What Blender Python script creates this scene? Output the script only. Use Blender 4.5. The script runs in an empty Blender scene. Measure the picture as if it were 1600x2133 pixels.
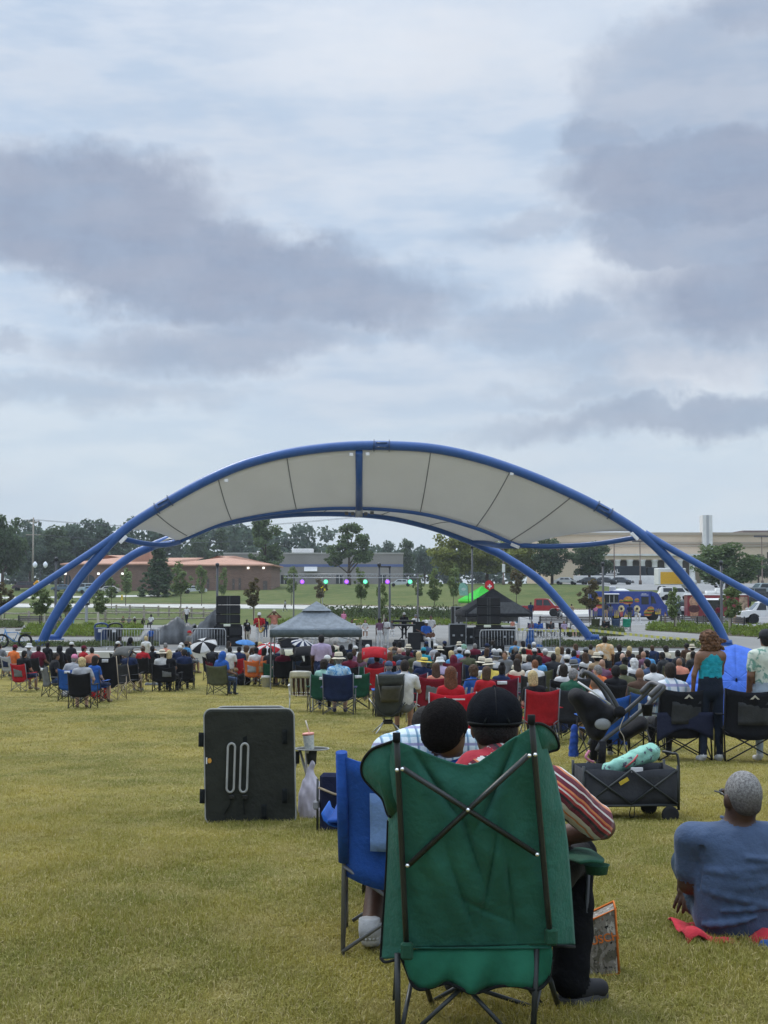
import bpy, math, random
import numpy as np
from mathutils import Vector, Matrix, noise as mnoise
random.seed(7); RNG = np.random.default_rng(7)
R = math.radians
scene = bpy.context.scene
COL = scene.collection
# ------------------------------------------------------------------ camera
FPX = 2957.0; CAMZ = 3.0; PITCH = R(3.07)
cam_d = bpy.data.cameras.new('camera'); cam = bpy.data.objects.new('camera', cam_d); COL.objects.link(cam)
cam_d.sensor_fit = 'VERTICAL'; cam_d.sensor_height = 24.0; cam_d.lens = 24.0 * FPX / 2133.0
cam_d.clip_start = 0.1; cam_d.clip_end = 3000
cam.location = (0, 0, CAMZ); cam.rotation_euler = (R(90) + PITCH, 0, 0)
scene.camera = cam
scene.render.resolution_x = 768; scene.render.resolution_y = 1024
scene.view_settings.view_transform = 'Standard'; scene.view_settings.look = 'None'
scene.view_settings.gamma = 1.0; scene.view_settings.use_curve_mapping = False
scene.view_settings.exposure = 0.15
scene.cycles.max_bounces = 6; scene.cycles.diffuse_bounces = 3; scene.cycles.glossy_bounces = 2; scene.cycles.transmission_bounces = 4; scene.cycles.transparent_max_bounces = 6
# ------------------------------------------------------------------ node helper
class NT:
    def __init__(s, tree): s.t = tree; s.N = tree.nodes; s.L = tree.links
    def n(s, typ, ins=None, **props):
        nd = s.N.new(typ)
        for k, v in props.items(): setattr(nd, k, v)
        if ins:
            for k, v in ins.items():
                sk = nd.inputs[k]
                if isinstance(v, bpy.types.NodeSocket): s.L.new(v, sk)
                elif isinstance(v, bpy.types.Node): s.L.new(v.outputs[0], sk)
                else: sk.default_value = v
        return nd
    def m(s, op, a, b=0.0, c=None, clamp=False):
        ins = {0: a, 1: b}
        if c is not None: ins[2] = c
        return s.n('ShaderNodeMath', ins, operation=op, use_clamp=clamp).outputs[0]
    def mix(s, f, a, b, blend='MIX'):
        nd = s.n('ShaderNodeMix', None, data_type='RGBA', blend_type=blend)
        for i, v in ((0, f), (6, a), (7, b)):
            if isinstance(v, bpy.types.NodeSocket): s.L.new(v, nd.inputs[i])
            else: nd.inputs[i].default_value = v if not isinstance(v, tuple) or len(v) == 4 else (*v, 1)
        return nd.outputs[2]
    def noise(s, vec, scale, detail=4, rough=.55, dist=0, out=0):
        nd = s.n('ShaderNodeTexNoise', {'Scale': scale, 'Detail': detail, 'Roughness': rough, 'Distortion': dist})
        if vec is not None: s.L.new(vec, nd.inputs['Vector'])
        return nd.outputs[out]
    def ramp(s, f, lo, hi, a=0.0, b=1.0, smooth=True):
        nd = s.n('ShaderNodeMapRange', {0: f, 1: lo, 2: hi, 3: a, 4: b}, interpolation_type='SMOOTHSTEP' if smooth else 'LINEAR')
        return nd.outputs[0]
    def vmul(s, v, k): return s.n('ShaderNodeVectorMath', {0: v, 1: k}, operation='MULTIPLY').outputs[0]
    def vadd(s, v, k): return s.n('ShaderNodeVectorMath', {0: v, 1: k}, operation='ADD').outputs[0]
# ------------------------------------------------------------------ world (cloudy daylight)
SUN_EL, SUN_AZ = R(52), R(-35)        # high sun behind thin cloud, left of and beyond the stage
world = bpy.data.worlds.new('World'); scene.world = world; world.use_nodes = True
world.cycles.sampling_method = 'MANUAL'; world.cycles.sample_map_resolution = 256
W = NT(world.node_tree); W.N.clear()
sky = W.n('ShaderNodeTexSky', sky_type='NISHITA', sun_disc=False)
sky.sun_elevation = SUN_EL; sky.sun_rotation = SUN_AZ
tc = W.n('ShaderNodeTexCoord').outputs['Generated']
sep = W.n('ShaderNodeSeparateXYZ', {0: tc})
dx, dy, dz = sep.outputs
az = W.m('ARCTAN2', dx, dy); el = W.m('ARCSINE', dz)
ae = W.n('ShaderNodeCombineXYZ', {0: az, 1: el, 2: 0.0}).outputs[0]
wa = W.noise(tc, 7.0, 4, .6, 0, out=1)                     # warp for cloud outlines
wsep = W.n('ShaderNodeSeparateColor', {0: wa})
wa2 = W.noise(tc, 24.0, 5, .66, 0, out=1)
wsep2 = W.n('ShaderNodeSeparateColor', {0: wa2})
wx = W.m('ADD', W.m('MULTIPLY', W.m('SUBTRACT', wsep.outputs[0], .5), .11), W.m('MULTIPLY', W.m('SUBTRACT', wsep2.outputs[0], .5), .055))
wy = W.m('ADD', W.m('MULTIPLY', W.m('SUBTRACT', wsep.outputs[1], .5), .06), W.m('MULTIPLY', W.m('SUBTRACT', wsep2.outputs[1], .5), .04))
azw = W.m('ADD', az, wx); elw = W.m('ADD', el, wy)
def blob(a0, e0, ra, re, soft, tilt=0.0):
    da = W.m('SUBTRACT', azw, a0); de = W.m('SUBTRACT', elw, e0)
    if tilt: de = W.m('ADD', de, W.m('MULTIPLY', da, tilt))
    q = W.m('SQRT', W.m('ADD', W.m('POWER', W.m('ABSOLUTE', W.m('DIVIDE', da, ra)), 2.0), W.m('POWER', W.m('ABSOLUTE', W.m('DIVIDE', de, re)), 2.0)))
    return W.ramp(q, 1 - soft, 1 + soft, 1, 0)
def pxa(x, y): return math.atan((x - 800) / FPX), math.atan((1225 - y) / FPX)
def wmax(*v):
    o = v[0]
    for q in v[1:]: o = W.m('MAXIMUM', o, q)
    return o
lf = W.noise(W.vmul(tc, (1.0, 1.0, 3.2)), 3.2, 4, .55)     # streaky deck structure, all around
lf2 = W.noise(W.vmul(tc, (1.3, 1.3, 5.0)), 9.0, 3.5, .6)
deck = W.m('ADD', W.m('MULTIPLY', lf, .7), W.m('MULTIPLY', lf2, .3))
B = lambda x, y, rx, ry, soft, tilt=0.0: blob(*pxa(x, y), rx / FPX, ry / FPX, soft, tilt)
left = wmax(B(300, 535, 520, 120, .30, .20), B(120, 440, 330, 110, .36), W.m('MULTIPLY', B(640, 600, 330, 90, .35, .12), .95), W.m('MULTIPLY', B(470, 715, 300, 60, .55, -.05), .8))
right = wmax(W.m('MULTIPLY', B(1480, 200, 280, 150, .20), .55), B(1500, 390, 290, 110, .3), W.m('MULTIPLY', B(1490, 500, 250, 90, .22), .85), B(1650, 640, 330, 110, .45), W.m('MULTIPLY', B(1290, 300, 110, 60, .3), .75))
low = wmax(W.m('MULTIPLY', B(1200, 690, 260, 45, .6), .6), W.m('MULTIPLY', B(1450, 880, 420, 42, .5), .85), W.m('MULTIPLY', B(1400, 760, 300, 60, .6), .55),
           W.m('MULTIPLY', B(1110, 480, 170, 34, .5, -.1), .45), W.m('MULTIPLY', B(160, 820, 330, 32, .7), .45), W.m('MULTIPLY', B(30, 720, 70, 22, .6), .55),
           W.m('MULTIPLY', B(1580, 30, 150, 60, .5), .8), W.m('MULTIPLY', B(1240, 820, 220, 25, .6), .5))
hi = wmax(W.m('MULTIPLY', B(1250, 600, 170, 60, .6), .7), W.m('MULTIPLY', B(1450, 790, 170, 42, .5), 1.0), W.m('MULTIPLY', B(1400, 600, 120, 26, .6), .7), W.m('MULTIPLY', B(880, 60, 420, 110, .9), .8), W.m('MULTIPLY', B(640, 360, 300, 60, .9), .35))
gen = W.ramp(deck, .44, .66, 0, .55)                        # same kind of cloud outside the frame
front = W.ramp(W.m('ABSOLUTE', az), .30, .75, .35, 1)
dark = wmax(left, right, low)
bil = W.m('ADD', W.m('MULTIPLY', lf2, .6), W.m('MULTIPLY', wsep2.outputs[2], .4)); dark = W.m('MULTIPLY', dark, W.ramp(bil, .30, .66, .70, 1.02))
dark = W.m('MAXIMUM', dark, W.m('MULTIPLY', gen, front), clamp=True)
rawsky = W.n('ShaderNodeVectorMath', {0: sky.outputs[0], 1: (.085, .085, .085)}, operation='MULTIPLY').outputs[0]
lightc = W.mix(W.ramp(lf2, .35, .65), (.53, .645, .80, 1), (.68, .76, .87, 1))
veil = W.mix(W.ramp(lf, .3, .7, .78, .95), rawsky, lightc)
hz = W.ramp(el, .02, .20, 1, 0)
veil = W.mix(W.m('MULTIPLY', hz, .7), veil, (.63, .72, .79, 1))
veil = W.mix(W.m('MULTIPLY', hi, .75), veil, (.84, .87, .92, 1))
darkc = W.mix(W.ramp(lf2, .35, .7), (.285, .347, .478, 1), (.365, .42, .54, 1))
darkc = W.mix(W.ramp(el, .06, .22, .5, 0), darkc, (.37, .45, .56, 1))
skyc = W.mix(dark, veil, darkc)
zen = W.ramp(dz, .34, .95, 1.0, 3.0)                        # overcast skies brighten towards the zenith
skyc = W.n('ShaderNodeVectorMath', {0: skyc, 1: W.n('ShaderNodeCombineXYZ', {0: zen, 1: zen, 2: zen}).outputs[0]}, operation='MULTIPLY').outputs[0]
bg = W.n('ShaderNodeBackground', {0: skyc, 1: .93})
wo = W.n('ShaderNodeOutputWorld', {0: bg.outputs[0]})
# ------------------------------------------------------------------ sun (diffused by cloud)
sl = bpy.data.lights.new('sun', 'SUN'); sl.energy = 1.5; sl.angle = R(14); sl.color = (1, .96, .88)
so = bpy.data.objects.new('sun', sl); COL.objects.link(so)
sdir = Vector((math.sin(SUN_AZ) * math.cos(SUN_EL), math.cos(SUN_AZ) * math.cos(SUN_EL), math.sin(SUN_EL)))
so.rotation_euler = sdir.to_track_quat('Z', 'Y').to_euler(); so.location = (0, 0, 60)
# ------------------------------------------------------------------ terrain height and pixel helpers
_gy = np.array([-60, 0, 5, 7, 10.5, 14, 18.6, 25, 31, 39, 48, 57, 66.6])
_gz = np.array([1.40, 1.45, 1.42, 1.36, 1.20, 1.00, .70, .42, .21, -.07, -.35, -.47, -.50])
_yy = np.linspace(-60, 66.6, 1267); _zz = np.interp(_yy, _gy, _gz)
_k = np.hanning(41); _k /= _k.sum(); _zz = np.convolve(np.pad(_zz, 20, mode='edge'), _k, mode='valid')
_rx = np.array([-400, -150, -65, -15, 8, 24, 45, 400.]); _ry = np.array([238, 235, 222, 205, 172, 152, 150, 150.])
_bd = np.array([0, 20, 40, 70, 100, 150, 400, 900.]); _bz = np.array([0, .42, 1.1, 2.5, 3.4, 4.0, 4.6, 5.5])
def road_y(x): return np.interp(x, _rx, _ry)
def gz(x, y):
    x = np.asarray(x, float); y = np.asarray(y, float)
    near = np.interp(y, _yy, _zz)
    far = np.interp(y - road_y(x), _bd, _bz)
    return np.where(y < 66.7, near, np.where(y < 67.0, -.5 + (y - 66.7) / .3 * .48, far - .02))
def gzf(x, y): return float(gz(x, y))
_cp, _sp = math.cos(PITCH), math.sin(PITCH)
def ray(px, py):
    u, v = (px - 800) / FPX, (1066.5 - py) / FPX
    return Vector((u, _cp - v * _sp, _sp + v * _cp))
def P(px, py, Y):
    d = ray(px, py); return Vector((0, 0, CAMZ)) + d * (Y / d.y)
def G(px, py, y0=3.0, y1=700.0):
    """where the sight line through a photograph pixel meets the ground"""
    d = ray(px, py); ys = np.geomspace(y0, y1, 1500); t = ys / d.y
    h = CAMZ + d.z * t - gz(d.x * t, ys)
    k = np.argmax(h <= 0)
    if h[k] > 0: k = len(ys) - 1
    a, b = ys[max(k - 1, 0)], ys[k]
    for _ in range(25):
        c = .5 * (a + b); tt = c / d.y
        if CAMZ + d.z * tt - gzf(d.x * tt, c) > 0: a = c
        else: b = c
    tt = b / d.y; return Vector((d.x * tt, b, gzf(d.x * tt, b)))
def H(px, py, hh, y0=6.0, y1=66.0):
    """ground point of a thing whose point hh above the ground shows at the pixel"""
    d = ray(px, py); ys = np.geomspace(y0, y1, 1200); t = ys / d.y
    k = np.argmin(np.abs(CAMZ + d.z * t - gz(d.x * t, ys) - hh))
    return Vector((d.x * t[k], ys[k], gzf(d.x * t[k], ys[k])))
# ------------------------------------------------------------------ materials
_mats = {}
def mat(col, rough=.75, var=.18, scale=9.0, bump=0.0, bscale=60.0, metal=0.0, spec=.3, coat=0.0, sheen=0.0, emit=None, estr=0.0, alpha=1.0, transl=0.0, key=None, fn=None, coord='Object'):
    k = (tuple(round(c, 4) for c in col), rough, var, scale, bump, bscale, metal, spec, coat, sheen, emit, estr, alpha, transl, key, coord)
    if k in _mats: return _mats[k]
    mt = bpy.data.materials.new('material'); mt.use_nodes = True; T = NT(mt.node_tree)
    bs = T.N['Principled BSDF']; out = T.N['Material Output']
    tcn = T.n('ShaderNodeTexCoord').outputs[coord] if coord != 'Position' else T.n('ShaderNodeNewGeometry').outputs['Position']
    c = tuple(col)
    if var > 0:
        f = T.noise(tcn, scale, 5, .6)
        a = tuple(min(1, x * (1 - var * 1.3)) for x in c); b = tuple(min(1, x * (1 + var * 1.3)) for x in c)
        cs = T.mix(T.ramp(f, .3, .7), (*a, 1), (*b, 1))
    else: cs = None
    if fn: cs = fn(T, tcn, cs, c)
    if cs is not None: T.L.new(cs, bs.inputs['Base Color'])
    else: bs.inputs['Base Color'].default_value = (*c, 1)
    bs.inputs['Roughness'].default_value = rough; bs.inputs['Metallic'].default_value = metal
    bs.inputs['Specular IOR Level'].default_value = spec; bs.inputs['Coat Weight'].default_value = coat
    bs.inputs['Sheen Weight'].default_value = sheen
    if alpha < 1: bs.inputs['Alpha'].default_value = alpha
    if emit: bs.inputs['Emission Color'].default_value = (*emit, 1); bs.inputs['Emission Strength'].default_value = estr
    if bump > 0:
        bn = T.n('ShaderNodeBump', {'Strength': min(1, bump), 'Distance': .02, 'Height': T.noise(tcn, bscale, 4, .6)})
        T.L.new(bn.outputs[0], bs.inputs['Normal'])
    if transl > 0:
        tr = T.n('ShaderNodeBsdfTranslucent')
        if cs is not None: T.L.new(cs, tr.inputs[0])
        else: tr.inputs[0].default_value = (*c, 1)
        mx = T.n('ShaderNodeMixShader', {0: transl, 1: bs.outputs[0], 2: tr.outputs[0]})
        T.L.new(mx.outputs[0], out.inputs[0])
    _mats[k] = mt; return mt
def cloth(col, **k):
    a = dict(rough=.9, var=.12, scale=7, bump=.35, bscale=38, spec=.15, sheen=.04); a.update(k); return mat(col, **a)
def steel(col=(.3, .3, .31), rough=.4): return mat(col, rough=rough, var=.08, metal=.6, spec=.4)
def paint(col, **k):
    a = dict(rough=.35, var=.06, scale=3, spec=.45, coat=.2); a.update(k); return mat(col, **a)
def plastic(col, **k):
    a = dict(rough=.5, var=.06, scale=5, spec=.4); a.update(k); return mat(col, **a)
SKINS = {'deep': (.055, .027, .017), 'dark': (.095, .048, .030), 'brown': (.19, .10, .062), 'tan': (.34, .19, .125), 'fair': (.52, .33, .25)}
def skin(k): return mat(SKINS[k], rough=.55, var=.12, scale=14, bump=.12, bscale=120, spec=.35, key='skin' + k)
BLACK = (.012, .012, .014)
# ------------------------------------------------------------------ mesh helpers
def new_mesh(verts, faces, name='mesh'):
    me = bpy.data.meshes.new(name); me.from_pydata([tuple(v) for v in verts], [], [tuple(f) for f in faces]); me.update(); return me
def np_mesh(V, F, mi=None, smooth=True, name='mesh'):
    """V n x 3, F m x k (k = 3 or 4)"""
    V = np.asarray(V, np.float32); F = np.asarray(F, np.int32); k = F.shape[1]
    me = bpy.data.meshes.new(name)
    me.vertices.add(len(V)); me.vertices.foreach_set('co', V.ravel())
    me.loops.add(F.size); me.loops.foreach_set('vertex_index', F.ravel())
    me.polygons.add(len(F)); me.polygons.foreach_set('loop_start', np.arange(0, F.size, k, dtype=np.int32))
    me.polygons.foreach_set('use_smooth', np.full(len(F), smooth))
    if mi is not None: me.polygons.foreach_set('material_index', np.asarray(mi, np.int32))
    me.update(calc_edges=True); return me
class MB:
    def __init__(s): s.v = []; s.f = []; s.m = []; s.s = []
    def add(s, V, F, m=0, smooth=False):
        o = len(s.v); s.v.extend(tuple(x) for x in V)
        for f in F: s.f.append(tuple(o + i for i in f)); s.m.append(m); s.s.append(smooth)
        return s
    def box(s, lo, hi, m=0, mtx=None, bev=0.0):
        x0, y0, z0 = lo; x1, y1, z1 = hi
        if bev > 0:
            b = bev; V = []; 
            for zi, (z, i) in enumerate(((z0, 1), (z0 + b, 0), (z1 - b, 0), (z1, 1))):
                q = b if i else 0.0
                V += [(x0 + b, y0 + q, z), (x1 - b, y0 + q, z), (x1 - q, y0 + b, z), (x1 - q, y1 - b, z), (x1 - b, y1 - q, z), (x0 + b, y1 - q, z), (x0 + q, y1 - b, z), (x0 + q, y0 + b, z)]
            F = [tuple(range(7, -1, -1)), tuple(range(24, 32))]
            for r in range(3):
                for i in range(8): F.append((r * 8 + i, r * 8 + (i + 1) % 8, r * 8 + 8 + (i + 1) % 8, r * 8 + 8 + i))
        else:
            V = [(x0, y0, z0), (x1, y0, z0), (x1, y1, z0), (x0, y1, z0), (x0, y0, z1), (x1, y0, z1), (x1, y1, z1), (x0, y1, z1)]
            F = [(3, 2, 1, 0), (4, 5, 6, 7), (0, 1, 5, 4), (1, 2, 6, 5), (2, 3, 7, 6), (3, 0, 4, 7)]
        if mtx is not None: V = [mtx @ Vector(v) for v in V]
        return s.add(V, F, m)
    def tube(s, pts, r, n=8, m=0, cap=True, flat=None):
        pts = [Vector(p) for p in pts]; k = len(pts)
        rs = r if isinstance(r, (list, tuple)) else [r] * k
        V = []; up = None
        for i, p in enumerate(pts):
            t = (pts[min(i + 1, k - 1)] - pts[max(i - 1, 0)]).normalized()
            if up is None:
                up = Vector((0, 0, 1)) if abs(t.z) < .9 else Vector((1, 0, 0))
            a = t.cross(up).normalized(); b = a.cross(t).normalized(); up = b
            for j in range(n):
                q = 2 * math.pi * j / n
                V.append(p + a * (rs[i] * math.cos(q)) + b * (rs[i] * math.sin(q) * (flat or 1)))
        F = []
        for i in range(k - 1):
            for j in range(n): F.append((i * n + j, i * n + (j + 1) % n, (i + 1) * n + (j + 1) % n, (i + 1) * n + j))
        s.add(V, F, m, True)
        if cap:
            o = len(s.v) - len(V)
            s.f.append(tuple(o + j for j in range(n - 1, -1, -1))); s.m.append(m); s.s.append(False)
            s.f.append(tuple(o + (k - 1) * n + j for j in range(n))); s.m.append(m); s.s.append(False)
        return s
    def lathe(s, prof, n=16, m=0, mtx=None, smooth=True, sx=1.0, sy=1.0):
        """prof: [(r, z)...] bottom to top"""
        V = []; F = []
        for r, z in prof:
            for j in range(n):
                q = 2 * math.pi * j / n; V.append(Vector((r * math.cos(q) * sx, r * math.sin(q) * sy, z)))
        for i in range(len(prof) - 1):
            for j in range(n): F.append((i * n + j, i * n + (j + 1) % n, (i + 1) * n + (j + 1) % n, (i + 1) * n + j))
        if prof[0][0] > 1e-5: F.append(tuple(range(n - 1, -1, -1)))
        if prof[-1][0] > 1e-5: F.append(tuple((len(prof) - 1) * n + j for j in range(n)))
        if mtx is not None: V = [mtx @ v for v in V]
        return s.add(V, F, m, smooth)
    def prism(s, poly, a, b, axis=1, m=0, mtx=None, smooth=False):
        """extrude polygon (list of 2-D) from a to b along axis"""
        def mk(p, t):
            if axis == 1: return Vector((p[0], t, p[1]))
            if axis == 0: return Vector((t, p[0], p[1]))
            return Vector((p[0], p[1], t))
        n = len(poly); V = [mk(p, a) for p in poly] + [mk(p, b) for p in poly]
        F = [tuple(range(n)), tuple(range(2 * n - 1, n - 1, -1))]
        for i in range(n): F.append((i, n + i, n + (i + 1) % n, (i + 1) % n))
        if mtx is not None: V = [mtx @ v for v in V]
        return s.add(V, F, m, smooth)
    def sheet(s, grid, thick=.004, m=0):
        """closed thin shell from a rectangular grid of points [row][col]"""
        nr, nc = len(grid), len(grid[0]); A = np.array([[list(p) for p in r] for r in grid], float)
        du = np.gradient(A, axis=1); dv = np.gradient(A, axis=0); N = np.cross(du, dv)
        N /= np.maximum(np.linalg.norm(N, axis=2, keepdims=True), 1e-9)
        T = (A + N * thick * .5).reshape(-1, 3); Bt = (A - N * thick * .5).reshape(-1, 3); n = nr * nc; F = []
        for i in range(nr - 1):
            for j in range(nc - 1):
                q = (i * nc + j, i * nc + j + 1, (i + 1) * nc + j + 1, (i + 1) * nc + j); F.append(q); F.append(tuple(n + x for x in reversed(q)))
        ring = [j for j in range(nc)] + [i * nc + nc - 1 for i in range(1, nr)] + [(nr - 1) * nc + j for j in range(nc - 2, -1, -1)] + [i * nc for i in range(nr - 2, 0, -1)]
        for a, b in zip(ring, ring[1:] + ring[:1]): F.append((b, a, n + a, n + b))
        return s.add(np.concatenate([T, Bt]).tolist(), F, m, True)
    def mesh(s, name='mesh'):
        me = bpy.data.meshes.new(name); me.from_pydata([tuple(v) for v in s.v], [], s.f)
        me.polygons.foreach_set('material_index', s.m); me.polygons.foreach_set('use_smooth', s.s); me.update(); return me
    def build(s, name, mats, parent=None, loc=None, rot=None): return obj(name, s.mesh(name), mats, parent, loc, rot)
def obj(name, me, mats, parent=None, loc=None, rot=None):
    """link a mesh; materials sit on the object so meshes can be shared"""
    o = bpy.data.objects.new(name, me); COL.objects.link(o)
    if mats is not None:
        if not isinstance(mats, (list, tuple)): mats = [mats]
        while len(me.materials) < len(mats): me.materials.append(None)
        for i, mm in enumerate(mats):
            o.material_slots[i].link = 'OBJECT'; o.material_slots[i].material = mm
    if parent is not None: o.parent = parent
    if loc is not None: o.location = loc
    if rot is not None: o.rotation_euler = rot if not isinstance(rot, (int, float)) else (0, 0, rot)
    return o
LABELS = []
def tag(o, label, cat, group=None):
    o['label'] = label; o['category'] = cat
    if group: o['group'] = group
    LABELS.append(o); return o
def thing(name, label, cat, loc=(0, 0, 0), rz=0.0, group=None):
    o = bpy.data.objects.new(name, None); COL.objects.link(o); o.empty_display_size = .2
    o.location = loc; o.rotation_euler = (0, 0, rz); return tag(o, label, cat, group)
def struct(o): o['kind'] = 'structure'; return o
def stuff(o): o['kind'] = 'stuff'; return o
def rotz(a): return Matrix.Rotation(a, 4, 'Z')
def face_cam(p): return math.atan2(p[0], -p[1]) if False else math.atan2(-p[0], p[1])   # heading whose +Y points away from the camera
# ------------------------------------------------------------------ implicit surfaces (bodies, hair, shoes, bags)
def _cone(p, a, b, ra, rb, flat=None):
    a = np.array(a, np.float32); b = np.array(b, np.float32)
    if flat is not None:
        ax, k = flat; ax = np.array(ax, np.float32); ax /= np.linalg.norm(ax)
        q = (p - a) ; q = q + np.outer(q @ ax, ax).reshape(q.shape) * (k - 1)
        ba = b - a; ba = ba + ax * (ba @ ax) * (k - 1)
    else: q = p - a; ba = b - a
    t = np.clip((q @ ba) / max(float(ba @ ba), 1e-9), 0, 1)
    d = np.sqrt(((q - t[..., None] * ba) ** 2).sum(-1)) - (ra + t * (rb - ra))
    return d / (flat[1] if flat is not None and flat[1] > 1 else 1)
def _ell(p, c, r, rot=None):
    q = p - np.array(c, np.float32)
    if rot is not None: q = q @ np.array(rot, np.float32)
    r = np.array(r, np.float32); k0 = np.sqrt(((q / r) ** 2).sum(-1)); k1 = np.sqrt(((q / r ** 2) ** 2).sum(-1))
    return k0 * (k0 - 1) / np.maximum(k1, 1e-6)
def C(a, b, ra, rb=None, m=0, k=.02, flat=None, cut=False): return dict(t='c', a=a, b=b, ra=ra, rb=ra if rb is None else rb, m=m, k=k, flat=flat, cut=cut)
def E(c, r, m=0, k=.02, rot=None, cut=False): return dict(t='e', c=c, r=r, m=m, k=k, rot=rot, cut=cut)
def _bb(pr):
    if pr['t'] == 'c':
        a, b = np.array(pr['a']), np.array(pr['b']); r = max(pr['ra'], pr['rb']) / (min(1, pr['flat'][1]) if pr['flat'] else 1)
        return np.minimum(a, b) - r, np.maximum(a, b) + r
    c, r = np.array(pr['c']), np.array(pr['r'])
    if pr['rot'] is not None: r = np.full(3, max(r))
    return c - r, c + r
def sdf_mesh(prims, h, disp=None, name='mesh'):
    bbs = [_bb(p) for p in prims]
    lo = np.min([b[0] for b in bbs], 0) - 3 * h; hi = np.max([b[1] for b in bbs], 0) + 3 * h
    n = np.ceil((hi - lo) / h).astype(int) + 1
    V = np.full(n, 1e3, np.float32); best = np.full(n, 1e3, np.float32); mid = np.zeros(n, np.int16)
    ax = [lo[i] + h * np.arange(n[i], dtype=np.float32) for i in range(3)]
    for p, (b0, b1) in zip(prims, bbs):
        mar = p['k'] + 3 * h
        i0 = np.maximum(((b0 - mar - lo) / h).astype(int), 0); i1 = np.minimum(((b1 + mar - lo) / h).astype(int) + 2, n)
        sl = tuple(slice(i0[i], i1[i]) for i in range(3))
        X = np.stack(np.meshgrid(ax[0][sl[0]], ax[1][sl[1]], ax[2][sl[2]], indexing='ij'), -1).astype(np.float32)
        d = _cone(X, p['a'], p['b'], p['ra'], p['rb'], p['flat']) if p['t'] == 'c' else _ell(X, p['c'], p['r'], p['rot'])
        if p.get('cut'):
            V[sl] = np.maximum(V[sl], -d); continue
        if disp is not None and p['m'] in disp:
            amp, fr, ph = disp[p['m']][:3]; st = disp[p['m']][3] if len(disp[p['m']]) > 3 else (1, 1, 1)
            q = X * np.array(st, np.float32) * fr + ph
            d = d + amp * (np.sin(q[..., 0] + 1.7 * np.sin(q[..., 2] * .7)) * np.sin(q[..., 1] * 1.1 + 2 * np.sin(q[..., 0] * .6)) * .6 + np.sin(q[..., 2] * 1.9 + 1.3 * np.sin(q[..., 0] * 1.4 + q[..., 1])) * .4)
        k = p['k']; v = V[sl]; hmix = np.clip(.5 + .5 * (v - d) / max(k, 1e-6), 0, 1)
        V[sl] = np.where(v > 100, d, v * (1 - hmix) + d * hmix - k * hmix * (1 - hmix))
        bsl = best[sl]; w = d < bsl; bsl[w] = d[w]; mid[sl][w] = p['m']
    # surface nets
    s = V < 0
    cells = np.zeros(n - 1, bool); cnt = np.zeros(n - 1, np.float32); acc = np.zeros((*(n - 1), 3), np.float32)
    def sub(A, o): return A[o[0]:o[0] + n[0] - 1, o[1]:o[1] + n[1] - 1, o[2]:o[2] + n[2] - 1]
    for axis in range(3):
        o1, o2 = [i for i in range(3) if i != axis]
        for u in (0, 1):
            for w in (0, 1):
                oa = [0, 0, 0]; oa[o1] = u; oa[o2] = w; ob = list(oa); ob[axis] = 1
                va, vb = sub(V, oa), sub(V, ob); cr = (va < 0) != (vb < 0)
                t = np.where(cr, va / np.where(cr, va - vb, 1), 0)
                cnt += cr; acc[..., o1] += cr * u; acc[..., o2] += cr * w; acc[..., axis] += t
    act = cnt > 0; idx = np.full(n - 1, -1, np.int64); ii = np.argwhere(act); idx[act] = np.arange(len(ii))
    VV = lo + h * (ii + acc[act] / cnt[act][:, None])
    Fs = []; Ms = []
    for axis in range(3):
        o1, o2 = [(1, 2), (2, 0), (0, 1)][axis]
        sa = [slice(None)] * 3; sb = [slice(None)] * 3; sa[axis] = slice(0, -1); sb[axis] = slice(1, None)
        for q in (o1, o2): sa[q] = slice(1, -1); sb[q] = slice(1, -1)
        A, Bq = s[tuple(sa)], s[tuple(sb)]; e = np.argwhere(A != Bq)
        if not len(e): continue
        inside = A[tuple(e.T)]; g = e.copy(); g[:, o1] += 1; g[:, o2] += 1
        def cell(du, dv):
            c = g.copy(); c[:, o1] += du; c[:, o2] += dv; return idx[c[:, 0], c[:, 1], c[:, 2]]
        q = np.stack([cell(-1, -1), cell(0, -1), cell(0, 0), cell(-1, 0)], 1)
        q[~inside] = q[~inside][:, ::-1]
        Fs.append(q); Ms.append(mid[g[:, 0], g[:, 1], g[:, 2]])
    F = np.concatenate(Fs); M = np.concatenate(Ms); ok = (F >= 0).all(1)
    return np_mesh(VV, F[ok], M[ok], True, name)
# ================================================================== GROUND
def grid_mesh(xs, ys, zf):
    X, Y = np.meshgrid(xs, ys); Z = zf(X, Y); V = np.stack([X, Y, Z], -1).reshape(-1, 3); nx, ny = len(xs), len(ys)
    i, j = np.meshgrid(np.arange(ny - 1), np.arange(nx - 1), indexing='ij'); a = (i * nx + j).ravel()
    return np_mesh(V, np.stack([a, a + 1, a + nx + 1, a + nx], 1))
def grass_fn(c1, c2, c3, s1=.35, s2=3.0, stretch=(1, .6, 1)):
    def fn(T, tc, cs, c):
        v = T.vmul(tc, stretch)
        a = T.noise(v, s1, 6, .62); b = T.noise(v, s2, 5, .65); d = T.noise(tc, 45, 3, .7)
        q = T.mix(T.ramp(a, .34, .66), (*c1, 1), (*c2, 1))
        q = T.mix(T.m('MULTIPLY', T.ramp(b, .42, .72), .75), q, (*c3, 1))
        return T.mix(T.ramp(d, .3, .75, .0, .45), q, (c1[0] * .35, c1[1] * .38, c1[2] * .4, 1))
    return fn
M_LAWN = mat((.1, .09, .02), rough=.95, var=0, spec=.1, key='lawn', coord='Position', bump=.8, bscale=30, fn=grass_fn((.20, .175, .042), (.27, .22, .058), (.31, .245, .088), .3, 2.2, (1, .45, 1)))
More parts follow.
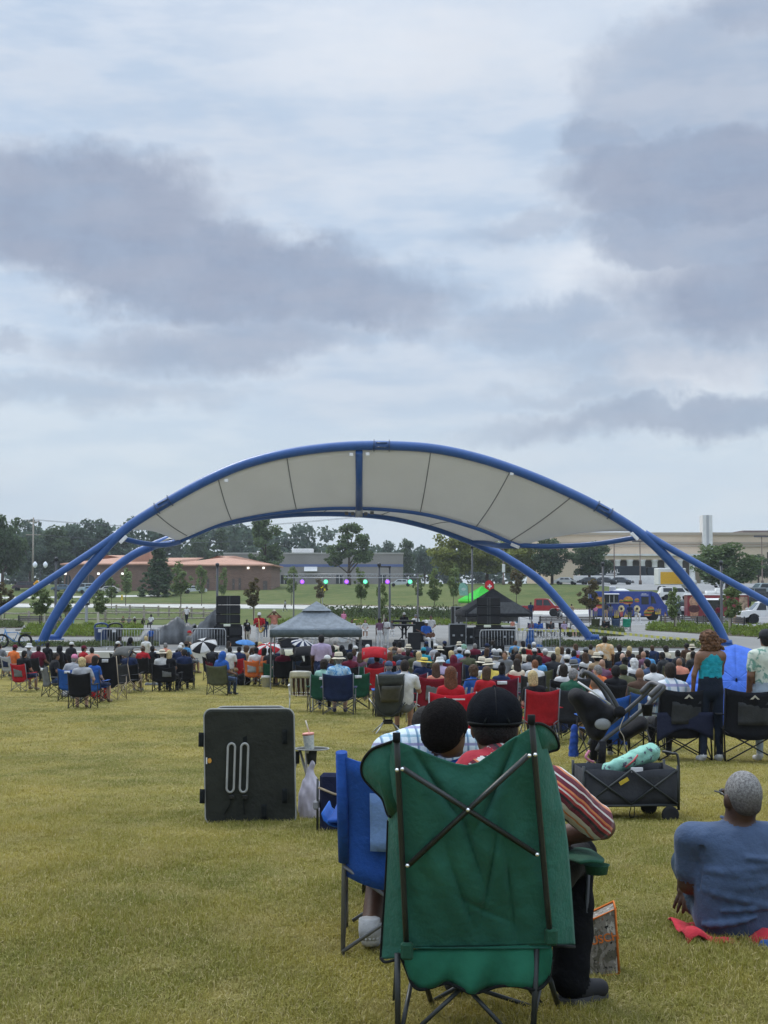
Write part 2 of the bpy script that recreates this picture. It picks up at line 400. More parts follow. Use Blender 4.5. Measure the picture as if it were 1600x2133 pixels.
M_BANK = mat((.1, .1, .02), rough=.95, var=0, spec=.1, key='bank', coord='Position', bump=.6, bscale=8, fn=grass_fn((.075, .105, .028), (.125, .145, .045), (.16, .16, .06), .05, .4))
def conc_fn(T, tc, cs, c):
    a = T.noise(tc, .18, 6, .6); b = T.noise(tc, 2.5, 5, .7)
    q = T.mix(T.ramp(a, .3, .7), tuple(x * .86 for x in c) + (1,), tuple(x * 1.12 for x in c) + (1,))
    q = T.mix(T.ramp(b, .5, .8, 0, .3), q, tuple(x * .6 for x in c) + (1,))
    br = T.n('ShaderNodeTexBrick', {'Vector': tc, 'Color1': (1, 1, 1, 1), 'Color2': (.93, .93, .93, 1), 'Mortar': (.62, .62, .62, 1), 'Scale': 1.0, 'Mortar Size': .02, 'Brick Width': 3.0, 'Row Height': 3.0}, offset=0.0)
    return T.mix(1.0, q, br.outputs[0], 'MULTIPLY')
M_CONC = mat((.225, .22, .205), rough=.9, var=0, spec=.2, key='conc', coord='Position', fn=conc_fn)
M_CONC2 = mat((.46, .45, .41), rough=.9, var=.08, scale=.3, spec=.2, coord='Position')
M_ASPH = mat((.24, .24, .235), rough=.9, var=.12, scale=.25, spec=.2, coord='Position')
M_CURB = mat((.55, .54, .50), rough=.9, var=.1, scale=2, spec=.2, coord='Position')
ys = np.concatenate([np.arange(-40, 0, 2.), np.arange(0, 66.6, .5), [66.69]])
struct(obj('lawn', grid_mesh(np.arange(-75, 76, 1.5), ys, gz), M_LAWN))
ys = np.concatenate([[66.69, 66.72, 67.0, 67.3], np.arange(68, 340, 2.), np.geomspace(340, 2500, 24)])
xs = np.concatenate([-np.geomspace(2200, 160, 14), np.arange(-150, 151, 5.), np.geomspace(160, 2200, 14)])
struct(obj('ground', grid_mesh(xs, ys, gz), M_BANK))
def drape(name, edges, off, m, nu=40, nv=8):
    """edges: (near polyline, far polyline) in X,Y"""
    (a, b) = edges
    def res(p):
        p = np.array(p, float); s = np.concatenate([[0], np.cumsum(np.linalg.norm(np.diff(p, axis=0), axis=1))]); t = np.linspace(0, s[-1], nu)
        return np.stack([np.interp(t, s, p[:, 0]), np.interp(t, s, p[:, 1])], 1)
    A, Bq = res(a), res(b); g = []
    for v in np.linspace(0, 1, nv): q = A * (1 - v) + Bq * v; g.append(np.concatenate([q, (gz(q[:, 0], q[:, 1]) + off)[:, None]], 1))
    g = np.array(g); V = g.reshape(-1, 3); i, j = np.meshgrid(np.arange(nv - 1), np.arange(nu - 1), indexing='ij'); k = (i * nu + j).ravel()
    return struct(obj(name, np_mesh(V, np.stack([k, k + 1, k + nu + 1, k + nu], 1)), m))
drape('stage_plaza', ([(-80, 67.1), (80, 67.1)], [(-80, 116), (80, 116)]), .02, M_CONC, 20, 20)
drape('food_truck_lot', ([(11, 116.05), (130, 116.05)], [(9, 158), (130, 182)]), .024, M_ASPH, 24, 12)
xr = np.array([-220, -150, -110, -65, -40, -15, 0, 8, 16, 24, 35, 60])
yr = road_y(xr)
drape('concrete_road', (list(zip(xr, yr)), list(zip(xr, yr + 19))), .028, M_CONC2, 80, 8)
drape('far_roadway', ([(-200, 262), (-40, 262)], [(-200, 270), (-40, 268)]), .03, M_CONC2, 30, 4)
drape('shop_parking', ([(40, 226), (200, 215)], [(36, 300), (220, 330)]), .03, M_ASPH, 30, 10)
drape('lot_ramp', ([(36, 186), (46, 180)], [(44, 226), (58, 226)]), .034, M_ASPH, 6, 10)
def curb(name, pts, w, h, m=M_CURB):
    b = MB(); pts = [Vector((x, y, gzf(x, y))) for x, y in pts]
    for p, q in zip(pts, pts[1:]):
        t = (q - p).normalized(); s = Vector((-t.y, t.x, 0)) * w * .5; u = Vector((0, 0, h)); d = Vector((0, 0, -.1))
        V = [p - s + d, p + s + d, q + s + d, q - s + d, p - s + u, p + s + u, q + s + u, q - s + u]
        b.add(V, [(3, 2, 1, 0), (4, 5, 6, 7), (0, 1, 5, 4), (1, 2, 6, 5), (2, 3, 7, 6), (3, 0, 4, 7)])
    return struct(b.build(name, m))
dens = lambda p, n=40: [(float(np.interp(t, np.linspace(0, 1, len(p)), [q[0] for q in p])), float(np.interp(t, np.linspace(0, 1, len(p)), [q[1] for q in p]))) for t in np.linspace(0, 1, n)]
curb('road_curb', dens(list(zip(xr, yr + 19.3)), 60), .5, .16, mat((.30, .25, .16), var=.15, rough=.9))
curb('road_curb', dens(list(zip(xr[:9], yr[:9] - .3)), 60), .4, .14)
sw = MB(); sw.box((-80, 66.55, -.7), (80, 67.09, .035), bev=.02); struct(sw.build('seat_wall', M_CURB))
# ------------------------------------------------------------------ planting (grass-like foliage made of many blades)
def leaf_quads(C0, size, rng, flat=.0, asp=.55, updir=None):
    """one bent quad per centre"""
    n = len(C0); d = rng.normal(size=(n, 3)); d[:, 2] *= (1 - flat); d /= np.linalg.norm(d, axis=1, keepdims=True)
    if updir is not None: d = d * (1 - updir) + np.array([0, 0, 1.]) * updir; d /= np.linalg.norm(d, axis=1, keepdims=True)
    e = np.cross(d, rng.normal(size=(n, 3))); e /= np.maximum(np.linalg.norm(e, axis=1, keepdims=True), 1e-6)
    s = size * rng.uniform(.6, 1.35, (n, 1)); a = d * s; b = e * s * asp
    V = np.stack([C0 - a * .5, C0 + b * .5, C0 + a * .5, C0 - b * .5], 1).reshape(-1, 3)
    return V, np.arange(4 * n).reshape(-1, 4)
def leaf_mat(c, var=.45, key='', transl=.38):
    def fn(T, tc, cs, cc):
        rnd = T.n('ShaderNodeNewGeometry').outputs['Random Per Island']
        big = T.noise(tc, .55, 3, .6)
        q = T.mix(rnd, tuple(x * (1 - var) for x in cc) + (1,), tuple(min(1, x * (1 + var)) for x in cc) + (1,))
        return T.mix(T.ramp(big, .35, .7, 0, .5), q, (cc[0] * 1.35, cc[1] * 1.15, cc[2] * .8, 1))
    return mat(c, rough=.7, var=0, spec=.25, transl=transl, key='leaf' + key, fn=fn)
M_BED = leaf_mat((.135, .19, .035), .5, 'bed'); M_BED2 = leaf_mat((.085, .115, .045), .6, 'bed2'); M_HEDGE = leaf_mat((.06, .085, .035), .6, 'hedge')
def bed(name, poly4, n, h, m, size=.28, label=None):
    """poly4: near-left, near-right, far-right, far-left in X,Y"""
    q = np.array(poly4, float); u = RNG.random((n, 1)); v = RNG.random((n, 1))
    p = (q[0] * (1 - u) + q[1] * u) * (1 - v) + (q[3] * (1 - u) + q[2] * u) * v
    tuft = .6 + .5 * np.sin(p[:, 0] * 2.1 + 1.3 * np.sin(p[:, 1] * 1.4)) * np.sin(p[:, 1] * 1.9 + np.sin(p[:, 0] * .9))
    z = gz(p[:, 0], p[:, 1]) + .03 + RNG.random(n) ** .7 * h * np.clip(tuft, .35, 1.1)
    V, F = leaf_quads(np.column_stack([p, z]), size, RNG, updir=.45, asp=.28)
    return stuff(obj(name, np_mesh(V, F, smooth=False), m))
def gxy(px, py): g = G(px, py, 60, 300); return (g.x, g.y)
def soil(poly4, off=.035):
    return drape('planting_soil', ([poly4[0], poly4[1]], [poly4[3], poly4[2]]), off, mat((.085, .065, .045), var=.3, scale=3, rough=.95), 8, 4)
def pbed(px4, n, h, m, size=.28):
    q = [gxy(*p) for p in px4]; soil(q); return bed('planting_bed', q, n, h, m, size)
tag(pbed([(40, 1327), (292, 1327), (300, 1311), (60, 1311)], 9000, .55, M_BED), 'bright green low planting bed behind the bins and canopy foot', 'plants')
tag(pbed([(-60, 1309), (45, 1309), (50, 1303), (-60, 1303)], 2500, .5, M_BED2), 'dull green planting strip beyond the bicycle', 'plants')
tag(pbed([(1345, 1314), (1700, 1336), (1700, 1318), (1360, 1306)], 9000, .6, M_BED), 'long green planting bed before the food trucks', 'plants')
tag(pbed([(1180, 1327), (1300, 1326), (1300, 1316), (1190, 1316)], 2600, .45, M_BED2), 'small planting bed at the right lamp post', 'plants')
tag(pbed([(1130, 1349), (1480, 1352), (1480, 1341), (1130, 1340)], 4200, .28, M_BED2, .2), 'low dark grass strip between two pavements right of stage', 'plants')
tag(pbed([(-40, 1348), (330, 1349), (330, 1343), (-40, 1342)], 3800, .25, M_BED2, .2), 'low dark grass strip at the foot of the canopy', 'plants')
tag(pbed([(560, 1303), (1000, 1303), (990, 1297), (560, 1297)], 4500, .5, M_BED, .3), 'light green planting strip behind the band', 'plants')
tag(pbed([(672, 1292), (985, 1292), (985, 1283), (672, 1283)], 6500, 1.15, M_HEDGE, .45), 'dark shrub hedge along the near edge of the road', 'hedge')
# ================================================================== STAGE CANOPY
def catmull(pts, n=8):
    p = np.array([list(q) for q in pts], float); p = np.vstack([2 * p[0] - p[1], p, 2 * p[-1] - p[-2]]); out = []
    for i in range(1, len(p) - 2):
        for t in np.linspace(0, 1, n, endpoint=False):
            a, b, c, d = p[i - 1], p[i], p[i + 1], p[i + 2]
            out.append(.5 * (2 * b + (c - a) * t + (2 * a - 5 * b + 4 * c - d) * t * t + (3 * b - a - 3 * c + d) * t ** 3))
    out.append(p[-2]); return [Vector(q) for q in out]
M_BLUE = paint((.026, .095, .30), rough=.35, coat=.15)
M_BLUE_D = paint((.03, .06, .12)); M_WHITEP = plastic((.8, .8, .8))
YA, YB, YC = 74.5, 78.5, 83.0
cnp = thing('stage_canopy', 'white fabric stage canopy on curved blue steel arches', 'canopy', (0, YB, 0))
def cpart(name, mb, m, parent=None):
    o = mb.build(name, m, parent or cnp); o.location = (0, -YB, 0) if parent is None else (0, 0, 0); return o
A_px = [(85, 1345), (105, 1300), (135, 1250), (170, 1199), (207, 1157), (240, 1121), (278, 1090), (350, 1045), (430, 1001), (510, 967), (600, 944), (700, 931), (795, 928), (900, 934), (1000, 955), (1100, 989), (1190, 1028), (1257, 1062), (1312, 1096), (1350, 1124), (1384, 1156), (1425, 1202), (1462, 1252), (1493, 1300), (1513, 1343)]
C_px = [(112, 1337), (155, 1276), (212, 1207), (270, 1161), (312, 1140), (375, 1115), (450, 1092), (550, 1074), (670, 1067), (790, 1073), (890, 1094), (965, 1120), (1017, 1143), (1050, 1159), (1125, 1210), (1190, 1282), (1237, 1338)]
B_px = [(372, 1129), (395, 1118), (483, 1085), (618, 1063), (745, 1058), (875, 1069), (990, 1099), (1060, 1128), (1085, 1136)]
Acv = catmull([P(x, y, YA) for x, y in A_px]); Ccv = catmull([P(x, y, YC) for x, y in C_px])
cpart('front_arch', MB().tube(Acv, .25, 14), M_BLUE); cpart('rear_arch', MB().tube(Ccv, .25, 14), M_BLUE)
Bp = [P(x, y, YB) for x, y in B_px]; cpart('middle_arch', MB().tube(catmull(Bp), .13, 12), M_BLUE)
cpart('strut', MB().tube(catmull([P(248, 1110, YA), P(180, 1157, YA - .3), P(0, 1274, YA - 1), P(-115, 1346, YA - 1.5)]), .18, 12), M_BLUE)
cpart('strut', MB().tube(catmull([P(1343, 1110, YA), P(1410, 1150, YA - .3), P(1600, 1255, YA - 1), P(1762, 1345, YA - 1.5)]), .18, 12), M_BLUE)
sideL = catmull([P(252, 1121, YA), P(300, 1132, YA + 1.4), P(345, 1135, YA + 2.8), P(375, 1129, YB)])
sideR = catmull([P(1335, 1118, YA), P(1240, 1133, YA + 1.4), P(1150, 1138, YA + 2.8), P(1083, 1136, YB)])
cpart('edge_pipe', MB().tube(sideL, .14, 10), M_BLUE); cpart('edge_pipe', MB().tube(sideR, .14, 10), M_BLUE)
cpart('edge_pipe', MB().tube([P(372, 1129, YB), P(318, 1138, YC)], .17, 10), M_BLUE); cpart('edge_pipe', MB().tube([P(1085, 1136, YB), P(1040, 1137, YB + 2.5), P(985, 1127, YC)], .17, 10), M_BLUE)
cpart('ridge_strut', MB().tube([P(748, 940, YA), P(748, 1064, YB)], .19, 12), M_BLUE)
cpart('strut_end', MB().tube([P(748, 1054, YB - .1), P(748, 1076, YB - .1)], .2, 12), plastic((.35, .36, .37)))
for (x, y), Y in (((85, 1345), YA), ((1513, 1343), YA), ((112, 1337), YC), ((1237, 1338), YC)):
    p = P(x, y, Y); cpart('base_plate', MB().box((p.x - .5, p.y - .5, 0), (p.x + .5, p.y + .5, .06), bev=.01).lathe([(.34, .06), (.3, .3)], 14, mtx=Matrix.Translation((p.x, p.y, 0))), M_BLUE)
for i in (797, 341, 1258):
    k = min(range(1, len(Acv) - 1), key=lambda q: abs(Acv[q].x - P(i, 1000, YA).x)); t = (Acv[k + 1] - Acv[k - 1]).normalized(); a = Acv[k]
    mb = MB().tube([a - t * .42, a - t * .38], .33, 14).tube([a + t * .38, a + t * .42], .33, 14)
    for s in (-.2, .2): mb.tube([a - t * .3 + Vector((0, -.29, s * .6)), a + t * .3 + Vector((0, -.29, s * .6))], .04, 6)
    cpart('bolted_collar', mb, M_BLUE_D)
def colgrid(top, bot, nseg=6):
    T = catmull(top, nseg); Bt = catmull(bot, nseg); return T, Bt
M_FAB = mat((.70, .69, .65), rough=.75, var=.015, scale=.5, spec=.2, transl=.36, key='fabric')
M_SEAM = mat((.22, .22, .21), rough=.8, var=.05)
prsA = [(262, 1110), (325, 1074), (455, 1003), (598, 959), (745, 943), (897, 947), (1063, 986), (1190, 1040), (1326, 1112)]
topA = [P(x, y - 5, YA + .05) for x, y in prsA]
T1, B1 = colgrid(topA, Bp, 8); rows = []
nr = 12
for i in range(nr):
    v = i / (nr - 1); row = []
    for k, (a, b) in enumerate(zip(T1, B1)):
        u = k / (len(T1) - 1); p = a.lerp(b, v); sag = math.sin(math.pi * v) * (.35 - .9 * (2 * abs(u - .5)) ** 6); row.append(p + Vector((0, 0, -sag * .5)))
    rows.append(row)
fab = cpart('fabric_panel', MB().sheet(rows, .012), M_FAB)
for k in (1, 2, 3, 5, 6, 7):
    mb = MB(); c = k * 8; pts = [rows[i][c] + Vector((0, 0, -.02)) for i in range(nr)]; mb.tube(pts, .028, 6); o = mb.build('seam', M_SEAM, fab)
prsC = [(325, 1136), (350, 1126), (430, 1098), (550, 1075), (670, 1068), (790, 1074), (890, 1095), (965, 1121), (1005, 1137)]
T2, B2 = colgrid(Bp, [P(x, y, YC) for x, y in prsC], 8); rows2 = []
for i in range(8):
    v = i / 7; rows2.append([a.lerp(b, v) + Vector((0, 0, .28 * math.sin(math.pi * v))) for a, b in zip(T2, B2)])
fab2 = cpart('fabric_panel', MB().sheet(rows2, .012), M_FAB)
for k in (2, 4, 5, 6): MB().tube([r[k * 8] + Vector((0, 0, -.02)) for r in rows2], .026, 6).build('seam', M_SEAM, fab2)
for x, y, Y in ((732, 946, YA), (766, 945, YA), (1066, 986, YA), (472, 1000, YA), (722, 1068, YB), (735, 1069, YB), (762, 1069, YB), (775, 1067, YB)):
    p = P(x, y, Y); cpart('spotlight', MB().box((p.x - .1, p.y - .15, p.z - .12), (p.x + .1, p.y + .1, p.z + .05), bev=.02), M_WHITEP if Y == YA else plastic((.08, .08, .08)))
for x, y, Y, a in ((257, 1124, YA - .3, .8), (1322, 1117, YA - .3, -.8), (1073, 1137, YB - .3, -.4), (396, 1112, YB - .3, .4)):
    p = P(x, y, Y); cpart('clamp_plate', MB().box((-.25, -.05, -.09), (.25, .05, .09), mtx=Matrix.Translation(p) @ Matrix.Rotation(-a, 4, 'Y'), bev=.02), M_WHITEP)
# ================================================================== BUILDINGS
def brick_fn(T, tc, cs, c):
    br = T.n('ShaderNodeTexBrick', {'Vector': T.n('ShaderNodeMapping', {'Vector': tc, 'Rotation': (R(90), 0, 0)}).outputs[0], 'Color1': (*c, 1), 'Color2': tuple(x * .75 for x in c) + (1,), 'Mortar': tuple(min(1, x * 1.25) for x in c) + (1,), 'Scale': 1, 'Mortar Size': .02, 'Brick Width': .5, 'Row Height': .2})
    n = T.noise(tc, .35, 4, .6); return T.mix(T.ramp(n, .3, .7, 0, .35), br.outputs[0], tuple(x * .62 for x in c) + (1,))
M_BRICK = mat((.235, .15, .115), var=0, key='brick', fn=brick_fn, rough=.9, coord='Position')
def ribs_fn(T, tc, cs, c):
    w = T.n('ShaderNodeTexWave', {'Vector': tc, 'Scale': 1.2, 'Distortion': 0}, wave_type='BANDS', bands_direction='X').outputs[1]
    return T.mix(T.ramp(w, .0, .2), tuple(x * .7 for x in c) + (1,), cs)
M_ROOF = mat((.46, .25, .17), rough=.7, var=.1, scale=.5, key='roof', fn=ribs_fn, coord='Position')
M_GLASS = mat((.02, .025, .028), rough=.12, var=.1, scale=.5, spec=.6)
M_WHITE = mat((.72, .71, .68), rough=.8, var=.06, scale=.8)
def bpart(name, root, mb, m, parent=None):
    o = mb.build(name, m, parent or root)
    if parent is None: o.location = -Vector(root.location)
    return o
def block(px0, px1, pyt, Y, depth, zb=None):
    a, b = P(px0, pyt, Y), P(px1, pyt, Y); z0 = gzf((a.x + b.x) / 2, Y) - .8 if zb is None else zb
    return a.x, b.x, Y, Y + depth, z0, a.z
def hiproof(x0, x1, y0, y1, z, h, ov=.7, inset=None):
    x0 -= ov; x1 += ov; y0 -= ov; y1 += ov; ins = inset if inset is not None else (y1 - y0) / 2; ym = (y0 + y1) / 2
    V = [(x0, y0, z), (x1, y0, z), (x1, y1, z), (x0, y1, z), (x0 + ins, ym, z + h), (x1 - ins, ym, z + h), (x0, y0, z - .3), (x1, y0, z - .3), (x1, y1, z - .3), (x0, y1, z - .3)]
    return MB().add(V, [(0, 1, 5, 4), (1, 2, 5), (2, 3, 4, 5), (3, 0, 4), (6, 7, 1, 0), (7, 8, 2, 1), (8, 9, 3, 2), (9, 6, 0, 3), (9, 8, 7, 6)])
# brick building, two wings under terracotta metal roofs
Yb = 288
x0, x1, y0, y1, z0, z1 = block(134, 330, 1174, Yb, 26); X0, X1, Y0, Y1, Z0, Z1 = block(352, 565, 1176, Yb - 4, 24)
bb = thing('brick_building', 'long brick building with terracotta metal roof behind the left arches', 'building', ((x0 + X1) / 2, Yb, 2))
bpart('wall', bb, MB().box((x0, y0, z0), (x1, y1, z1)), M_BRICK); bpart('wall', bb, MB().box((X0, Y0, Z0), (X1, Y1, Z1)), M_BRICK)
bpart('wall', bb, MB().box((x1, y0 + 5, z0), (X0, y1 - 2, z1 + .1)), M_BRICK)
rf = bpart('roof', bb, hiproof(x0, x1, y0, y1, z1, 2.0), M_ROOF); bpart('roof', bb, hiproof(X0, X1, Y0, Y1, Z1, 2.0), M_ROOF); bpart('roof', bb, hiproof(x1 - 2, X0 + 2, y0 + 5, y1 - 2, z1 + .1, 1.4), M_ROOF)
a, b = P(250, 1145, Yb + 4), P(283, 1145, Yb + 4)
bpart('gable', bb, MB().prism([(a.x, z1), (b.x + 3, z1), (b.x + 3, z1 + 2.6), (a.x + 2.4, z1 + 2.6)], Yb + 3, Yb + 9), M_ROOF)
for (u0, u1, v0, v1) in ((170, 198, 1197, 1226), (136, 148, 1197, 1222), (210, 236, 1198, 1226)):
    p, q = P(u0, v1, y0 - .06), P(u1, v0, y0 - .06); r = (q.x - p.x) / 2; arc = [(p.x, p.z), (q.x, p.z)] + [((p.x + q.x) / 2 + r * math.cos(t), q.z - 1 + math.sin(t)) for t in np.linspace(0, math.pi, 9)]
    w = bpart('arched_window', bb, MB().prism(arc, y0 - .06, y0 + .4), M_GLASS); MB().box(((p.x + q.x) / 2 - .06, y0 - .1, p.z), ((p.x + q.x) / 2 + .06, y0 - .062, q.z)).build('mullion', M_BRICK, w)
for (u0, u1, v0, v1) in ((484, 489, 1206, 1228), (497, 502, 1204, 1228), (548, 557, 1210, 1230), (431, 436, 1205, 1226)):
    p, q = P(u0, v1, Y0 - .06), P(u1, v0, Y0 - .06); d = bpart('door', bb, MB().box((p.x, Y0 - .08, p.z), (q.x, Y0 + .2, q.z)), plastic((.10, .08, .07))); MB().box((p.x + .15, Y0 - .14, p.z + 1.0), (p.x + .25, Y0 - .082, p.z + 1.2)).build('handle', steel(), d)
for u in (517, 549, 205, 255, 136, 379): p = P(u, 1183 if u > 500 else 1195, Y0 - .3); bpart('wall_lamp', bb, MB().box((p.x - .22, p.y - .1, p.z - .2), (p.x + .22, p.y + .3, p.z + .2), bev=.05), mat((.8, .8, .75), emit=(1, .95, .85), estr=1.2, var=0))
# sign letters on the brick wall stay as three pale blocks of lettering
def text_mesh(s, size, ext=.01, bold=True):
    cu = bpy.data.curves.new('lettering', 'FONT'); cu.body = s; cu.size = size; cu.extrude = ext; cu.align_x = 'CENTER'; cu.align_y = 'CENTER'
    if bold: cu.offset = size * .012
    cu.resolution_u = 3
    to = bpy.data.objects.new('lettering', cu); COL.objects.link(to); dg = bpy.context.evaluated_depsgraph_get(); me = bpy.data.meshes.new_from_object(to.evaluated_get(dg))
    COL.objects.unlink(to); bpy.data.objects.remove(to); me.materials.clear(); return me
def letters(s, size, m, parent, loc, rot=(R(90), 0, 0), name='lettering', ext=.01):
    return obj(name, text_mesh(s, size, ext), m, parent, loc, rot)
# grey flat-roofed building with a blue stripe
x0, x1, y0, y1, z0, z1 = block(466, 840, 1152, 385, 40)
gb = thing('grey_building', 'long flat-roofed grey building with blue stripe behind the elm', 'building', ((x0 + x1) / 2, 385, 4))
bpart('wall', gb, MB().box((x0, y0, z0), (x1, y1, z1)), mat((.27, .25, .235), rough=.9, var=.08, scale=.1, coord='Position'))
zs = P(600, 1178, 385).z; bpart('stripe', gb, MB().box((x0 + 11, y0 - .08, zs - .35), (x1 + .05, y0, zs + .35)), plastic((.10, .14, .32)))
bpart('coping', gb, MB().box((x0 - .1, y0 - .15, z1 - .3), (x1 + .15, y1, z1 + .12)), mat((.4, .38, .36), var=.05))
a, b = P(634, 1190, 385), P(661, 1180, 385); bpart('awning', gb, MB().prism([(a.z, 0), (b.z, 0)] and [(y0 - 1.6, a.z), (y0, a.z), (y0, b.z)], a.x, b.x, axis=0), M_WHITE)
for u in (585, 700, 790):
    p, q = P(u, 1216, 384.9), P(u + 14, 1198, 384.9); w = bpart('window', gb, MB().box((p.x, y0 - .07, p.z), (q.x, y0 + .1, q.z)), M_GLASS); MB().box(((p.x + q.x) / 2 - .06, y0 - .1, p.z), ((p.x + q.x) / 2 + .06, y0 - .072, q.z)).build('mullion', M_WHITE, w)
a = P(630, 1145, 400); bpart('rooftop_unit', gb, MB().box((a.x - 3, 400, z1), (a.x + 3, 404, a.z + .3), bev=.1), M_WHITE); bpart('rooftop_unit', gb, MB().box((a.x - 13, 402, z1), (a.x - 6, 406, z1 + 1), bev=.1), M_WHITE)
# beige department store
Ys = 335; x0, x1, y0, y1, z0, z1 = block(1150, 1900, 1110, Ys, 60)
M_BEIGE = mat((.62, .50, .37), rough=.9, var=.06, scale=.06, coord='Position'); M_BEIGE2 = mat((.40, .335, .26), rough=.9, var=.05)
st = thing('department_store', 'large beige store with columned front and white tower on right', 'building', ((x0 + x1) / 2, Ys, 4))
bpart('wall', st, MB().box((x0, y0, z0), (x1, y1, z1)), M_BEIGE); bpart('coping', st, MB().box((x0 - .1, y0 - .4, z1 - .5), (x1, y1, z1 + .1)), M_BEIGE2)
for py in (1131, 1137): z = P(1400, py, Ys).z; bpart('string_course', st, MB().box((x0 - .05, y0 - .25, z - .22), (x1, y0, z + .22)), M_BEIGE2)
zc = P(1300, 1158, Ys - 5).z; zl = P(1300, 1166, Ys - 5).z; ca, cb = P(1200, 1160, Ys - 5).x, P(1465, 1160, Ys - 5).x
bpart('portico_beam', st, MB().box((ca, Ys - 6, zl), (cb, Ys - .02, zc)), M_BEIGE); bpart('portico_cornice', st, MB().box((ca - .3, Ys - 6.4, zc), (cb + .3, Ys - .02, zc + .45)), M_WHITE)
for u in range(1208, 1470, 26): p = P(u, 1200, Ys - 5.4); bpart('column', st, MB().lathe([(1.0, z0), (1.0, z0 + 1.5), (.72, z0 + 1.7), (.66, zl - .5), (.95, zl)], 14, mtx=Matrix.Translation((p.x, p.y, 0))), M_WHITE)
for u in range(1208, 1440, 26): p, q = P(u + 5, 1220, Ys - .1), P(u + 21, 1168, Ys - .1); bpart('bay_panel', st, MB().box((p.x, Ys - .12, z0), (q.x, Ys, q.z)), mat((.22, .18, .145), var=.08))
p, q = P(1465, 1150, Ys - 1.5), P(1484, 1073, Ys - 1.5); tw = bpart('tower', st, MB().box((p.x, Ys - 1.5, z0), (q.x, Ys + 2, q.z)), M_WHITE); dx_ = (q.x - p.x)
obj('tower_recess', MB().box((p.x + dx_ * .36, Ys - 1.6, z0), (p.x + dx_ * .62, Ys - 1.502, q.z + .02)).mesh(), mat((.42, .42, .43), var=.05), tw)
p, q = P(1548, 1112, Ys + 20), P(1640, 1105, Ys + 20); bpart('rooftop_unit', st, MB().box((p.x, Ys + 20, z1), (q.x, Ys + 30, q.z)), mat((.16, .12, .11), var=.1))
for u in (1598,): p, q = P(u, 1175, Ys), P(u + 14, 1150, Ys); bpart('window', st, MB().box((p.x, Ys - .1, p.z), (q.x, Ys, q.z)), M_GLASS)
# white screen wall and black banner fence before the store
g0, g1 = P(1195, 1219, 290), P(1385, 1219, 290); zt = P(1300, 1199, 290).z; zb = gzf(50, 290) - .4
ww = tag(MB().box((g0.x, 290, zb), (g1.x, 290.4, zt), bev=.05).build('white_wall', M_WHITE), 'low white wall behind the row of parked dark cars', 'wall')
bz0, bz1 = P(1300, 1201, 296).z, P(1300, 1179, 296).z; c0, c1 = P(1212, 1190, 296), P(1386, 1190, 296)
bf = thing('banner_trailer', 'long black banner trailer with white lettering above the white wall', 'trailer', (c0.x, 296, bz0))
M_BAN = mat((.012, .02, .026), rough=.5, var=.15, scale=.4)
bpart('body', bf, MB().box((c0.x, 296, bz0 - 2), (P(1346, 1190, 296).x, 298.5, bz1), bev=.05), M_BAN); bpart('body', bf, MB().box((P(1349, 1190, 296).x, 296, bz0 - 2), (c1.x, 298.5, bz1 - .25), bev=.05), M_BAN)
p = P(1276, 1190, 295.96); letters('TTAL', 1.2, M_WHITE, bf, Vector((p.x, 295.96, p.z)) - Vector(bf.location)); p = P(1250, 1191, 295.96)
letters('C', 1.6, M_WHITE, bf, Vector((p.x, 295.96, p.z)) - Vector(bf.location))
bpart('lettering_bar', bf, MB().box((P(1262, 1196, 296).x, 295.95, P(1262, 1197, 296).z), (P(1285, 1196, 296).x, 295.99, P(1262, 1195, 296).z)), M_WHITE)
# small beige house fronts glimpsed between the dark trees
p, q = P(1150, 1200, 330), P(1265, 1172, 330); hb = tag(MB().box((p.x, 328, p.z - 2), (q.x, 334, q.z)).build('low_shop', M_BEIGE), 'low beige shop front glimpsed behind the dark trees', 'building')
